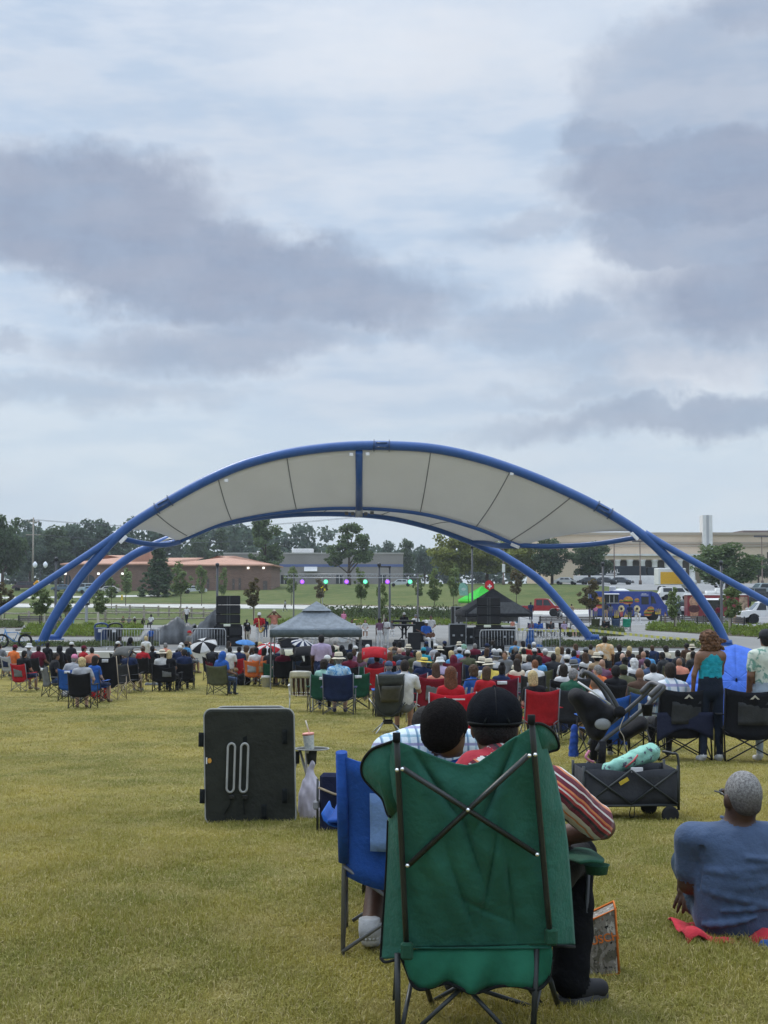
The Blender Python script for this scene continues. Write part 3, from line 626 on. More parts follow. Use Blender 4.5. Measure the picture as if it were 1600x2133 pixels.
# ================================================================== TREES
def crown_pts(blobs, n, rng):
    """leaf centres in the shells of overlapping clumps; blobs: (x, y, z, rx, ry, rz)"""
    b = np.array(blobs, float); w = (b[:, 3] * b[:, 4] * b[:, 5]) ** (2 / 3); w /= w.sum()
    k = rng.choice(len(b), n, p=w); d = rng.normal(size=(n, 3)); d /= np.linalg.norm(d, axis=1, keepdims=True)
    r = rng.random((n, 1)) ** .45; return b[k, :3] + d * r * b[k, 3:]
def tree_kind(kind, seed):
    """unit tree: height 1, crown and trunk meshes"""
    rng = np.random.default_rng(seed); bl = []; tr = MB(); n = 2600; ls = .034
    if kind == 'round':
        for i in range(46):
            u = rng.random(); z = .26 + .68 * u; w = .36 * math.sin(math.pi * min(1, (z - .12) / .92)) ** .6
            a = rng.random() * 6.28; q = w * math.sqrt(rng.random()) ; s = rng.uniform(.075, .14); bl.append((q * math.cos(a), q * math.sin(a), z, s * 1.15, s * 1.15, s * .8))
        lim = 9; n = 6500; tz = .3; ls = .045
    elif kind == 'elm':
        for cx, cz, w in ((-.2, .48, .17), (.0, .66, .16), (.03, .86, .12), (.22, .52, .17), (.28, .68, .09), (-.27, .36, .1), (.33, .40, .1), (-.06, .5, .12)):
            for i in range(8):
                a = rng.random() * 6.28; q = w * math.sqrt(rng.random()); s = rng.uniform(.04, .085); bl.append((cx + q * math.cos(a), q * math.sin(a) * 1.2, cz + w * rng.uniform(-.7, .7), s * 1.2, s * 1.2, s * .75))
        lim = 9; n = 6000; tz = .22; ls = .038
    elif kind == 'tall':
        for i in range(52):
            z = .14 + .82 * rng.random(); w = .24 * (1 - .45 * abs(z - .5) * 2) ; a = rng.random() * 6.28; q = w * math.sqrt(rng.random()); s = rng.uniform(.045, .10); bl.append((q * math.cos(a), q * math.sin(a), z, s, s, s * .85))
        lim = 10; n = 5200; tz = .2; ls = .038
    elif kind == 'pine':
        for i in range(13):
            z = .30 + .66 * i / 12; w = .27 * (1.04 - z) / .74 + .03
            for j in range(6):
                a = j * 1.05 + i * .6 + rng.random() * .5; q = w * rng.uniform(.35, 1.0); bl.append((q * math.cos(a), q * math.sin(a), z + rng.uniform(-.02, .02) + q * .08, .055, .055, .022))
        lim = 12; n = 4500; tz = .3; ls = .034
    elif kind == 'spruce':
        for i in range(20):
            z = .08 + .88 * i / 19; w = .30 * (1.0 - z) ** .8 + .012
            for j in range(8):
                a = j * .785 + i * .4 + rng.random() * .4; q = w * rng.uniform(.3, 1.0); bl.append((q * math.cos(a), q * math.sin(a), z - q * .25, .05, .05, .03))
        lim = 6; n = 5500; tz = .08; ls = .042
    else:  # young
        for i in range(26):
            z = .36 + .60 * rng.random(); w = .17 * math.sin(math.pi * min(1, (z - .28) / .76)) + .01; a = rng.random() * 6.28; q = w * math.sqrt(rng.random()); s = rng.uniform(.03, .075); bl.append((q * math.cos(a), q * math.sin(a), z, s, s, s * 1.2))
        lim = 7; n = 1500; tz = .36; ls = .045
    thick = {'young': .008, 'elm': .026, 'round': .024, 'tall': .016, 'pine': .016, 'spruce': .018}[kind]
    top = .92 if kind in ('pine', 'spruce', 'young', 'tall') else .55
    tr.tube(catmull([(0, 0, -.02), (.004, .0, tz * .6), (-.006, .004, tz), (.006, 0, top * .75), (0, 0, top)], 3), [thick * (1.25 - .95 * t) for t in np.linspace(0, 1, 13)], 7)
    for i in range(lim):
        b = bl[int(rng.integers(len(bl)))]; zz = max(tz * .75, min(top * .85, b[2] - math.hypot(b[0], b[1]) * rng.uniform(.5, 1.0)))
        tr.tube(catmull([(0, 0, zz), (b[0] * .5, b[1] * .5, zz + (b[2] - zz) * .6), b[:3]], 3), [thick * t for t in np.linspace(.5, .12, 7)], 5)
    V, F = leaf_quads(crown_pts(bl, n, rng), ls, rng, asp=.75)
    return np_mesh(V, F, smooth=False), tr.mesh()
_tk = {}
M_BARK = mat((.10, .075, .058), rough=.95, var=.3, scale=12, bump=.5, bscale=25)
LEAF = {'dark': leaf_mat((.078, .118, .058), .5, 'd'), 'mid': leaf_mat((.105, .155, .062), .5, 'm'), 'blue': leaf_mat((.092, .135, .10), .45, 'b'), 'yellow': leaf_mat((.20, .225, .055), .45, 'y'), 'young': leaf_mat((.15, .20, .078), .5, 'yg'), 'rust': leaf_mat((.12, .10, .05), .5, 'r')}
def tree(px, pyb, pyt, kind, lm, wpx, label, seed=0, Y=None, group=None, name='tree'):
    base = G(px, pyb) if Y is None else Vector((P(px, pyb, Y).x, Y, gzf(P(px, pyb, Y).x, Y)))
    h = P(px, pyt, base.y).z - base.z; w = wpx / FPX * base.y
    k = (kind, seed % 3)
    if k not in _tk: _tk[k] = tree_kind(kind, hash(kind) % 1 + seed % 3 * 17 + len(kind) * 5)
    cw = {'round': .84, 'elm': .84, 'tall': .60, 'pine': .62, 'spruce': .62, 'young': .42}[kind]
    s = w / cw
    t = thing(name, label, 'tree', base, seed * 1.3, group); t.scale = (s, s, h)
    obj('crown', _tk[k][0], LEAF[lm], t); obj('trunk', _tk[k][1], M_BARK, t); return t, base, h
BT = 'broad trees behind the park'; YT = 'young staked trees in the park'
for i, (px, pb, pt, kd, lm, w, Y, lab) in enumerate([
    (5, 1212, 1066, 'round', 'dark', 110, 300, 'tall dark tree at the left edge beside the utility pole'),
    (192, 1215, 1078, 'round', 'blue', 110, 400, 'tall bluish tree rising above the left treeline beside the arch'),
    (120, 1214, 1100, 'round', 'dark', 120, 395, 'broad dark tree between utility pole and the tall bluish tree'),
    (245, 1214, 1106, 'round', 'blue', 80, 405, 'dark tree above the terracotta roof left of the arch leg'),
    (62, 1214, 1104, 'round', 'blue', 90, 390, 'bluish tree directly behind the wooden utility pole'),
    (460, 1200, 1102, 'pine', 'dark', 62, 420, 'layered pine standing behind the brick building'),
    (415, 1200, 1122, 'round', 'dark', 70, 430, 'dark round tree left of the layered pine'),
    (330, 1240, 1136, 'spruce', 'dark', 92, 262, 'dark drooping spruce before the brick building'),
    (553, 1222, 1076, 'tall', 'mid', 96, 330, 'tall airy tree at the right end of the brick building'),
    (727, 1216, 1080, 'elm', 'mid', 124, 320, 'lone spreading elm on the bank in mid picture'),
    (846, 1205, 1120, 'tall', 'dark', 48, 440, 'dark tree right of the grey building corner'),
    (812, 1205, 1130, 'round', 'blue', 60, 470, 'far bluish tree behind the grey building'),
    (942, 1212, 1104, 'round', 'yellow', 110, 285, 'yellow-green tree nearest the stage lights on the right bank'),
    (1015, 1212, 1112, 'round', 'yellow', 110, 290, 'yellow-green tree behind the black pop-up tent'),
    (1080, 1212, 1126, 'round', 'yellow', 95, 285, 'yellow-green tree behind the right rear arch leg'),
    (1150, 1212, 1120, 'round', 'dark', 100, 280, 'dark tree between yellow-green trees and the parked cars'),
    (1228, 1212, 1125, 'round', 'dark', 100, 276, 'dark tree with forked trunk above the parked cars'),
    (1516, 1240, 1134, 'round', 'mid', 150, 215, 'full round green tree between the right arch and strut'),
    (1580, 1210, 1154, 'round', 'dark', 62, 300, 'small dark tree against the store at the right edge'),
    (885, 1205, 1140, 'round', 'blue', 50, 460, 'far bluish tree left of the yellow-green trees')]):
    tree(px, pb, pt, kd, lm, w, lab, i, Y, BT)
yng = [(86, 1312, 1212, 62, 'young', 'before the left canopy strut'), (136, 1300, 1226, 44, 'young', 'just right of the lamp post by the left arches'), (377, 1268, 1170, 50, 'young', 'bright one before the brick building'),
    (262, 1262, 1182, 40, 'young', 'behind the rear arch leg on the left'), (420, 1262, 1176, 32, 'young', 'slim one left of the tall lamp post'), (462, 1262, 1182, 30, 'young', 'directly behind the left speaker tower post'),
    (528, 1292, 1202, 42, 'rust', 'thin rusty one right of the left speaker tower'), (607, 1262, 1178, 34, 'young', 'at the left end of the lighting truss'), (668, 1264, 1205, 34, 'rust', 'thin one behind the yellow diamond sign'),
    (752, 1278, 1180, 38, 'young', 'under the middle of the lighting truss'), (797, 1314, 1212, 30, 'young', 'small one between two black posts behind the band'), (905, 1280, 1184, 40, 'young', 'at the right end of the lighting truss'),
    (945, 1276, 1172, 38, 'young', 'beside the mint feather flag'), (1076, 1262, 1186, 38, 'rust', 'rusty one above the red pickup'), (1228, 1296, 1206, 52, 'rust', 'beside the tail of the blue food truck'),
    (1405, 1316, 1222, 44, 'young', 'between the blue truck and the red trailer'), (1524, 1322, 1212, 54, 'young', 'staked before the red food trailer'), (10, 1296, 1212, 44, 'rust', 'rusty one at the left edge'),
    (206, 1302, 1222, 46, 'young', 'behind the notice board'), (232, 1268, 1200, 34, 'young', 'behind the rail fence beyond the notice board'), (872, 1262, 1196, 30, 'young', 'behind the right truss post')]
for i, (px, pb, pt, w, lm, where) in enumerate(yng):
    t, b, h = tree(px, pb, pt, 'young', lm, w, 'young tree ' + where, i, None, YT, 'young_tree')
    if pb > 1290: obj('stake', MB().box((.035, -.02, -.01), (.05, .02, .34)).mesh(), mat((.55, .50, .40), var=.1), t)
# distant wood: one mass
def wood(name, label, x0, x1, Y0, Y1, htop, n, lm):
    rng = np.random.default_rng(len(label)); k = int((x1 - x0) / 5); bl = []
    for i in range(k):
        x = x0 + (x1 - x0) * (i + .5) / k; y = rng.uniform(Y0, Y1); h = htop(x) * rng.uniform(.82, 1.04); z = gzf(x, y)
        for j in range(7): bl.append((x + rng.normal() * 3, y + rng.normal() * 3, z + h * (.12 + .8 * j / 6), 4.2, 4.2, h * .15))
    V, F = leaf_quads(crown_pts(bl, n, rng), 1.5, rng, asp=.8); o = obj(name, np_mesh(V, F, smooth=False), LEAF[lm]); o['kind'] = 'stuff'; o['label'] = label; o['category'] = 'woodland'; return o
wood('woodland', 'far dark woodland along the left horizon', -190, -25, 455, 485, lambda x: 20.0, 27000, 'blue')
wood('woodland', 'low far woodland between the grey building and yellow-green trees', -25, 60, 480, 510, lambda x: 13.0, 7000, 'blue')
# ================================================================== POLES, FENCES, SIGNS
M_BLK = paint((.012, .013, .015)); M_WOODG = mat((.33, .29, .24), rough=.9, var=.25, scale=6, bump=.3)
def lamp_post(px, pyb, pyt, label, arm=0, Y=None):
    b = G(px, pyb); h = P(px, pyt, b.y).z - b.z; t = thing('lamp_post', label, 'lamp post', b, 0, 'black lamp posts around the stage')
    MB().lathe([(.14, 0), (.14, .25), (.085, .3), (.075, h)], 10).build('pole', M_BLK, t)
    if arm: MB().box((-.75 if arm < 0 else -.1, -.12, h - .08), (.1 if arm < 0 else .75, .12, h + .04), bev=.02).build('lamp_head', M_BLK, t)
    else: MB().lathe([(.09, h), (.13, h + .05), (.13, h + .2), (.02, h + .25)], 10).build('lamp_head', M_BLK, t)
    return t
lamp_post(115, 1325, 1168, 'black lamp post beside the left arch legs'); lamp_post(452, 1318, 1180, 'black lamp post behind the left speaker tower')
lamp_post(812, 1304, 1180, 'black lamp post with short left arm behind the band', -1); lamp_post(984, 1300, 1142, 'thin black lamp post behind the mint flag')
lamp_post(1257, 1317, 1178, 'black lamp post before the blue food truck'); lamp_post(1504, 1330, 1176, 'black lamp post behind the right arch leg')
# twin globe street lamp
b = G(83, 1240); t = thing('street_lamp', 'twin-globe black street lamp above the left strut', 'street lamp', b); h = P(83, 1183, b.y).z - b.z
MB().lathe([(.16, 0), (.09, .5), (.07, h)], 8).tube([(-1.0, 0, h), (0, 0, h - .3), (1.0, 0, h)], .05, 6).build('pole', M_BLK, t)
for s in (-1, 1): MB().lathe([(.12, h), (.42, h + .35), (.46, h + .75), (.2, h + 1.15), (.0, h + 1.25)], 12, mtx=Matrix.Translation((s, 0, 0))).build('globe', mat((.8, .82, .85), rough=.3, var=.05), t)
# wooden utility pole with wires
b = Vector((P(68, 1212, 330).x, 330, gzf(-80, 330))); t = thing('utility_pole', 'wooden utility pole with two crossarms behind the left treeline gap', 'utility pole', b); h = P(68, 1078, 330).z - b.z
MB().lathe([(.26, 0), (.17, h)], 8).build('pole', M_WOODG, t)
for dz_, w in ((-1.0, 1.3), (-4.0, 1.7)): MB().box((-w, -.1, h + dz_ - .1), (w, .1, h + dz_ + .1)).build('crossarm', M_WOODG, t)
for x in (-1.1, 0, 1.1): MB().lathe([(.06, h - .9), (.1, h - .7), (.05, h - .5)], 6, mtx=Matrix.Translation((x, 0, 0))).build('insulator', plastic((.5, .5, .5)), t)
M_WIRE = mat((.12, .13, .15), var=0, rough=.7)
for i, (dz_, x) in enumerate(((-.5, -1.1), (-.5, 1.1), (-4, 1.4))):
    a = b + Vector((x, 0, h + dz_)); mb = MB()
    mb.tube([a + Vector((u * 75, u * 8, -math.sin(math.pi * u) * 2.2 + u * 1)) for u in np.linspace(0, 1, 12)], .035, 4); mb.tube([a + Vector((-u * 60, u * 4, -math.sin(math.pi * u) * 1.6 - u)) for u in np.linspace(0, 1, 12)], .035, 4)
    o = mb.build('wire', M_WIRE, t); o.location = -b
for px, pb, pt, lab in ((1280, 1218, 1128, 'slim brown parking lot light pole left of the store columns'), (1334, 1218, 1128, 'brown twin-head parking lot light pole before the store'), (1588, 1212, 1118, 'tall parking lot light pole at the right edge'), (1049, 1226, 1140, 'thin brown pole with white notice by yellow-green trees')):
    b = Vector((P(px, pb, 275).x, 275, 0)); b.z = gzf(b.x, 275); h = P(px, pt, 275).z - b.z; t = thing('light_pole', lab, 'light pole', b)
    MB().lathe([(.3, 0), (.3, .8), (.12, .85), (.09, h)], 8).build('pole', mat((.14, .10, .08), var=.1), t)
    if 'notice' in lab: MB().box((-.3, -.3, 2.4), (.3, -.2, 4.0), bev=.05).build('notice', M_WHITE, t)
    else: MB().box((-1.5, -.2, h - .1), (1.5, .2, h + .25), bev=.05).build('lamp_head', mat((.10, .09, .09), var=.1), t)
# split rail fences: every post and rail a piece
def rail_fence(label, px_pts, hh=1.15):
    pts = [G(x, y) for x, y in px_pts]; t = thing('rail_fence', label, 'fence', pts[0]); o0 = Vector(pts[0])
    posts = []
    for p, q in zip(pts, pts[1:]):
        n = max(1, round((q - p).length / 3.2)); posts += [p.lerp(q, k / n) for k in range(n)]
    posts.append(pts[-1])
    pm = MB().box((-.09, -.09, -.1), (.09, .09, hh), bev=.02).mesh()
    for p in posts: g = Vector((p.x, p.y, gzf(p.x, p.y))); obj('post', pm, M_WOODG, t, g - o0, random.uniform(-.2, .2))
    for p, q in zip(posts, posts[1:]):
        for z in (.45, .95):
            a = Vector((p.x, p.y, gzf(p.x, p.y) + z)) - o0; c = Vector((q.x, q.y, gzf(q.x, q.y) + z)) - o0
            MB().tube([a, a.lerp(c, .5) + Vector((0, 0, random.uniform(-.03, .03))), c], .065, 6).build('rail', M_WOODG, t)
rail_fence('grey split rail fence behind the left planting beds', [(-60, 1300), (60, 1302), (140, 1300), (300, 1301), (460, 1298)])
rail_fence('farther split rail fence beside the concrete road', [(215, 1280), (330, 1284), (450, 1290)])
# signs
def diamond(px, pyb, pyt, col, label, sz):
    b = G(px, pyb); h = P(px, pyt, b.y).z - b.z; t = thing('road_sign', label, 'sign', b); MB().box((-.05, -.05, 0), (.05, .05, h)).build('post', steel(), t)
    MB().prism([(0, -sz), (sz, 0), (0, sz), (-sz, 0)], -.03, 0, mtx=Matrix.Translation((0, -.06, h))).build('plate', mat(col, var=.05, rough=.5), t)
    return t, h
t, h = diamond(672, 1262, 1227, (.75, .62, .02), 'yellow diamond warning sign beside the road in mid picture', .62); MB().prism([(-.15, -.3), (.1, -.3), (.2, .05), (.05, .3), (-.1, .1)], -.012, 0, mtx=Matrix.Translation((0, -.092, h))).build('pictogram', M_BLK, t)
diamond(77, 1242, 1216, (.75, .35, .02), 'orange diamond road work sign below the twin-globe lamp', .75)
b = G(180, 1302); t = thing('notice_board', 'notice board with white map panel left of the rear arch leg', 'sign', b); h = P(180, 1258, b.y).z - b.z
MB().box((-.1, -.1, 0), (.1, .1, h)).build('post', mat((.35, .36, .36), var=.1), t); MB().box((-.28, -.16, h - .1), (.28, -.1, h + 1.0), bev=.02).build('frame', M_BLK, t); MB().box((-.22, -.18, h + .08), (.22, -.162, h + .92)).build('map_panel', mat((.55, .62, .60), var=.3, scale=4), t)
# hydrant
b = G(254, 1250); t = thing('fire_hydrant', 'yellow fire hydrant beside the far roadway', 'hydrant', b); MB().lathe([(.2, 0), (.2, .1), (.14, .12), (.14, .6), (.19, .62), (.16, .75), (.05, .88), (0, .9)], 10).tube([(-.24, 0, .45), (.24, 0, .45)], .07, 8).build('body', mat((.7, .5, .05), var=.1), t); MB().lathe([(.05, .88), (.05, .98), (0, 1)], 6).build('cap_nut', mat((.6, .45, .05), var=.1), t)
# ================================================================== VEHICLES
M_TYRE = mat((.018, .018, .019), rough=.9, var=.15); M_RIM = mat((.42, .42, .43), rough=.35, var=.08, spec=.5); M_LAMP = mat((.8, .8, .78), rough=.15, var=0, spec=.6); M_TAIL = mat((.35, .02, .02), rough=.3, var=0)
def wheel(root, x, y, r, w=.22, side=1, rim=M_RIM):
    mx = Matrix.Translation((x, y, r)) @ Matrix.Rotation(R(90) * side, 4, 'X')
    wl = MB().lathe([(r * .62, -w / 2), (r * .93, -w / 2), (r, -w * .3), (r, w * .3), (r * .93, w / 2), (r * .62, w / 2)], 18, mtx=mx).build('wheel', M_TYRE, root)
    mb = MB().lathe([(r * .63, w * .1), (r * .60, w * .42), (r * .5, w * .3), (r * .18, w * .34), (0, w * .4)], 14, mtx=mx); mb.build('rim', rim, wl); return wl
def vehicle(px, pyb, heading, kind, col, label, name='parked_car', group=None, flip=False):
    """local +X is the front; side seen by camera at -Y"""
    b = G(px, pyb); cat = 'pickup' if kind == 'pickup' else 'car'; t = thing(name, label, cat, b, heading, group); M = paint(col)
    if kind == 'pickup': L, Wd, hb, ht = 5.8, 1.95, 1.12, 1.92; cab = [(-.2, hb), (-.15, ht - .05), (.1, ht), (1.0, ht), (1.35, ht - .08), (2.0, hb + .02)]; r = .42; wx_ = (-1.75, 1.85); prof = [(-2.9, .5), (-2.9, 1.15), (2.0, 1.15), (2.75, 1.08), (2.9, .95), (2.9, .5)]
    elif kind == 'suv': L, Wd, hb, ht = 4.9, 1.9, 1.05, 1.8; cab = [(-2.3, hb), (-2.1, ht - .08), (-1.8, ht), (.5, ht), (.8, ht - .05), (1.45, hb)]; r = .38; wx_ = (-1.45, 1.5); prof = [(-2.42, .4), (-2.45, .9), (-2.35, 1.07), (1.5, 1.07), (2.35, .95), (2.45, .75), (2.42, .4)]
    elif kind == 'van': L, Wd, hb, ht = 5.0, 1.95, 1.05, 1.85; cab = [(-2.4, hb), (-2.3, ht - .06), (-2.0, ht), (1.0, ht), (1.3, ht - .08), (2.1, hb)]; r = .34; wx_ = (-1.5, 1.55); prof = [(-2.5, .35), (-2.5, 1.07), (2.1, 1.07), (2.45, .85), (2.5, .35)]
    else: L, Wd, hb, ht = 4.6, 1.8, .92, 1.45; cab = [(-1.9, hb), (-1.1, ht - .06), (-.7, ht), (.35, ht), (.65, ht - .05), (1.35, hb)]; r = .33; wx_ = (-1.38, 1.42); prof = [(-2.28, .33), (-2.3, .75), (-2.1, .94), (1.35, .94), (2.15, .8), (2.3, .62), (2.28, .33)]
    # lower body with wheel arches
    low = [prof[-1]]
    for wx in sorted(wx_, reverse=True): low += [(wx + (r + .08) * math.cos(a), r + (r + .08) * math.sin(a)) for a in np.linspace(0, math.pi, 9) if r + (r + .08) * math.sin(a) > prof[0][1]]
    poly = prof[:1] + prof[1:-1] + low
    bd = MB(); n = len(poly)
    for s in (-1, 1):
        pass
    bd.prism(poly, -Wd / 2, Wd / 2)
    body = bd.build('body', M, t)
    # greenhouse tapering inwards
    n = len(cab); V = []
    for s in (-1, 1):
        for x, z in cab: ins = .06 + (z - hb) / (ht - hb) * .16; V.append((x, s * (Wd / 2 - ins), z))
    MB().add(V, [tuple(range(n)), tuple(range(2 * n - 1, n - 1, -1))] + [(i, n + i, n + (i + 1) % n, (i + 1) % n) for i in range(n)]).build('cabin', M, t)
    # windows: side panes and windscreen, slightly proud
    xs_ = [cab[1][0] + .12, (cab[1][0] + cab[-2][0]) / 2, cab[-2][0]] if kind != 'pickup' else [0.0, .75, 1.35]
    for s in (-1, 1):
        for i in range(2):
            a, c = xs_[i] + .05, xs_[i + 1] - .05; zl, zh = hb + .06, ht - .14; e = .35 if i == 1 else (.0 if kind in ('pickup',) else -.0)
            f = lambda x, z: (x, s * (Wd / 2 - .06 - (z - hb) / (ht - hb) * .16 + .008), z)
            q = [f(a - (.15 if i == 0 and kind == 'sedan' else 0), zl), f(c + e, zl), f(c, zh), f(a, zh)]
            MB().add(q, [(0, 1, 2, 3) if s < 0 else (3, 2, 1, 0)]).build('side_window', M_GLASS, t)
    (xa, za), (xb, zb) = cab[-2], cab[-1]; y0_, y1_ = Wd / 2 - .3, Wd / 2 - .16; MB().add([(xb - .06 + .02, -y1_, zb + .05), (xb - .04, y1_, zb + .05), (xa + .05, y0_, za - .04), (xa + .05, -y0_, za - .04)], [(0, 1, 2, 3)]).build('windscreen', mat((.10, .13, .14), rough=.1, var=.1, spec=.6), t)
    for s in (-1, 1):
        MB().box((L / 2 - .1 - .06, s * (Wd / 2 - .25) - .18, hb - .30), (L / 2 + .02, s * (Wd / 2 - .25) + .18, hb - .14), bev=.03).build('headlight', M_LAMP, t)
        MB().box((-L / 2 - .02, s * (Wd / 2 - .2) - .14, hb - .28), (-L / 2 + .08, s * (Wd / 2 - .2) + .14, hb - .1), bev=.02).build('tail_light', M_TAIL, t)
        for wx in wx_: wheel(t, wx, s * (Wd / 2 - .12), r, .24, -s if True else s)
    MB().box((L / 2 - .12, -Wd / 2 + .12, .38), (L / 2 + .05, Wd / 2 - .12, .62), bev=.04).build('bumper', plastic((.03, .03, .03)), t)
    MB().box((L / 2 - .06, -.45, hb - .32), (L / 2 + .03, .45, hb - .12), bev=.02).build('grille', plastic((.02, .02, .02)), t)
    if kind == 'pickup': MB().box((-2.75, -Wd / 2 + .12, 1.145), (-.25, Wd / 2 - .12, 1.16)).build('bed_floor', plastic((.05, .05, .05)), t)
    return t
vehicle(1118, 1284, R(-12), 'pickup', (.32, .015, .018), 'red pickup truck parked by the road beyond the right arch', 'pickup_truck')
FC = 'cars parked before the white wall'
for px, col, lab in ((1180, (.45, .45, .45), 'pale car parked farthest left before the white wall'), (1232, (.05, .06, .07), 'dark car parked left of the lamp post before the white wall'), (1262, (.03, .035, .04), 'black car half hidden behind the right lamp post'), (1294, (.06, .07, .085), 'dark grey car parked nearest the yellow truck')):
    vehicle(px, 1218, R(-25), 'sedan', col, lab, group=FC)
vehicle(835, 1222, R(180), 'sedan', (.5, .52, .53), 'silver car between grey building and yellow-green trees'); vehicle(1215, 1205, R(170), 'suv', (.7, .7, .7), 'white car glimpsed behind the dark trees')
vehicle(52, 1230, R(180), 'van', (.06, .03, .04), 'dark maroon van on the far roadway at left'); vehicle(172, 1234, R(190), 'van', (.50, .55, .58), 'silver van parked before the arched window'); vehicle(132, 1232, R(170), 'sedan', (.10, .16, .22), 'dark blue car left of the front arch leg')
vehicle(188, 1236, R(180), 'sedan', (.3, .42, .5), 'pale blue car between the two arch legs'); vehicle(226, 1236, R(180), 'sedan', (.5, .48, .44), 'pale beige car right of the rear arch leg'); vehicle(405, 1236, R(200), 'sedan', (.55, .57, .58), 'silver car before the brick wall')
vehicle(1408, 1250, R(2), 'suv', (.72, .71, .68), 'white off-road vehicle behind the two food trucks'); vehicle(1512, 1224, R(200), 'sedan', (.7, .7, .7), 'white car in the far lot beside the round tree')
vehicle(1590, 1240, R(200), 'suv', (.30, .36, .38), 'silver blue car right of the right strut'); vehicle(1580, 1262, R(180), 'suv', (.02, .022, .025), 'black car behind the white pickup at the right edge'); vehicle(1560, 1252, R(184), 'van', (.22, .24, .25), 'grey van behind the red food trailer')
vehicle(1612, 1300, R(178), 'pickup', (.7, .69, .67), 'white pickup truck cut by the right edge', 'pickup_truck'); vehicle(1440, 1292, R(180), 'van', (.14, .18, .17), 'dark green van between the blue truck and the red trailer')
# yellow box truck
b = G(1396, 1232); t = thing('box_truck', 'yellow and white box truck behind the right arch', 'truck', b, R(8)); 
MB().box((-2.2, -1.1, 1.0), (2.2, 1.1, 3.6), bev=.08).build('cargo_box', M_WHITE, t); MB().box((-1.9, -1.13, 1.15), (1.7, -1.1, 3.0)).build('yellow_panel', mat((.75, .42, .03), var=.1), t)
MB().prism([(2.2, .5), (3.9, .5), (3.9, 1.3), (3.3, 1.5), (2.9, 2.2), (2.2, 2.2)], -1, 1).build('cab', M_WHITE, t)
for x in (-1.3, 3.0):
    for s in (-1, 1): wheel(t, x, s * .95, .42, .26, -s)
# blue food truck
fb = G(1307, 1292); ft = thing('food_truck', 'blue food truck painted with burgers and fries', 'food truck', fb, R(-3)); s0 = fb.y / FPX
def fx(px): return (px - 1307) * s0
def fz(py): return (1292 - py) * s0
M_FT = paint((.025, .055, .26), var=.12); Wf = 2.2
prof = [(fx(1229), .45), (fx(1229), fz(1236)), (fx(1232), fz(1232)), (fx(1352), fz(1232)), (fx(1354), .45)]
MB().prism(prof, -Wf / 2, Wf / 2).build('body', M_FT, ft)
MB().prism([(fx(1354), .45), (fx(1354), fz(1232)), (fx(1367), fz(1236)), (fx(1380), fz(1258)), (fx(1386), fz(1262)), (fx(1387), .45)], -Wf / 2 + .06, Wf / 2 - .06).build('cab', M_FT, ft)
MB().add([(fx(1369.5), -.95, fz(1239.5)), (fx(1380.6), -.95, fz(1257.5)), (fx(1380.6), .95, fz(1257.5)), (fx(1369.5), .95, fz(1239.5))], [(0, 1, 2, 3)]).build('windscreen', mat((.35, .42, .42), rough=.1, var=.1, spec=.6), ft)
MB().prism([(fx(1354), fz(1257)), (fx(1353), fz(1242)), (fx(1358), fz(1242)), (fx(1364), fz(1257))], -Wf / 2 + .03, -Wf / 2 + .062).build('cab_window', M_GLASS, ft)
yF = -Wf / 2 - .012
def decal(parent, poly, col, dy=0.0, name='painted_food'):
    MB().prism(poly, yF - .004 - dy, yF + .01 - dy * .9).build(name, mat(col, var=.25, scale=6, rough=.45), parent)
def disc(cx, cz, rx, rz, a0=0, a1=6.2832, n=16): return [(cx + rx * math.cos(t), cz + rz * math.sin(t)) for t in np.linspace(a0, a1, n, endpoint=(a1 - a0 < 6.2))]
def burger(cx, cz, w):
    w *= .8
    decal(ft, disc(cx, cz + w * .1, w * .5, w * .4, 0, math.pi), (.55, .26, .06)); decal(ft, [(cx - w * .52, cz + w * .1), (cx - w * .52, cz), (cx + w * .52, cz), (cx + w * .52, cz + w * .1)], (.16, .30, .04), .003)
    decal(ft, [(cx - w * .5, cz), (cx - w * .5, cz - w * .14), (cx + w * .5, cz - w * .14), (cx + w * .5, cz)], (.10, .035, .02), .003); decal(ft, [(cx - w * .5, cz - w * .14), (cx - w * .5, cz - w * .2), (cx + w * .5, cz - w * .2), (cx + w * .5, cz - w * .14)], (.5, .05, .03), .003)
    decal(ft, disc(cx, cz - w * .2, w * .48, w * .16, math.pi, 2 * math.pi), (.5, .24, .07))
def fries(x0, x1, z0, z1, n=6):
    for i in range(n): a = x0 + (x1 - x0) * i / n; decal(ft, [(a, z0), (a + (x1 - x0) / n * .7, z0), (a + (x1 - x0) / n * (.9 + .2 * (i % 2)), z1 - .1 * (i % 3)), (a + .1, z1 - .12 * (i % 2))], (.72, .52, .06), .002 * i)
burger(fx(1306), fz(1252), 1.1); burger(fx(1247), fz(1257), 1.6); burger(fx(1346), fz(1277), .9); burger(fx(1352), fz(1270), .8); burger(fx(1292), fz(1253), .5); burger(fx(1324), fz(1251), .55)
fries(fx(1277), fx(1287), fz(1286), fz(1268), 4); fries(fx(1361), fx(1373), fz(1279), fz(1266), 5); fries(fx(1298), fx(1312), fz(1285), fz(1274), 5)
for u in (1292, 1324): decal(ft, disc(fx(u), fz(1268), .30, .34), (.65, .55, .30), .001); decal(ft, disc(fx(u), fz(1268), .12, .14), (.03, .02, .02), .008); decal(ft, [(fx(u) - .12, fz(1284)), (fx(u) + .12, fz(1284)), (fx(u) + .18, fz(1273)), (fx(u) - .18, fz(1273))], (.45, .10, .08) if u < 1300 else (.6, .5, .3), .001)
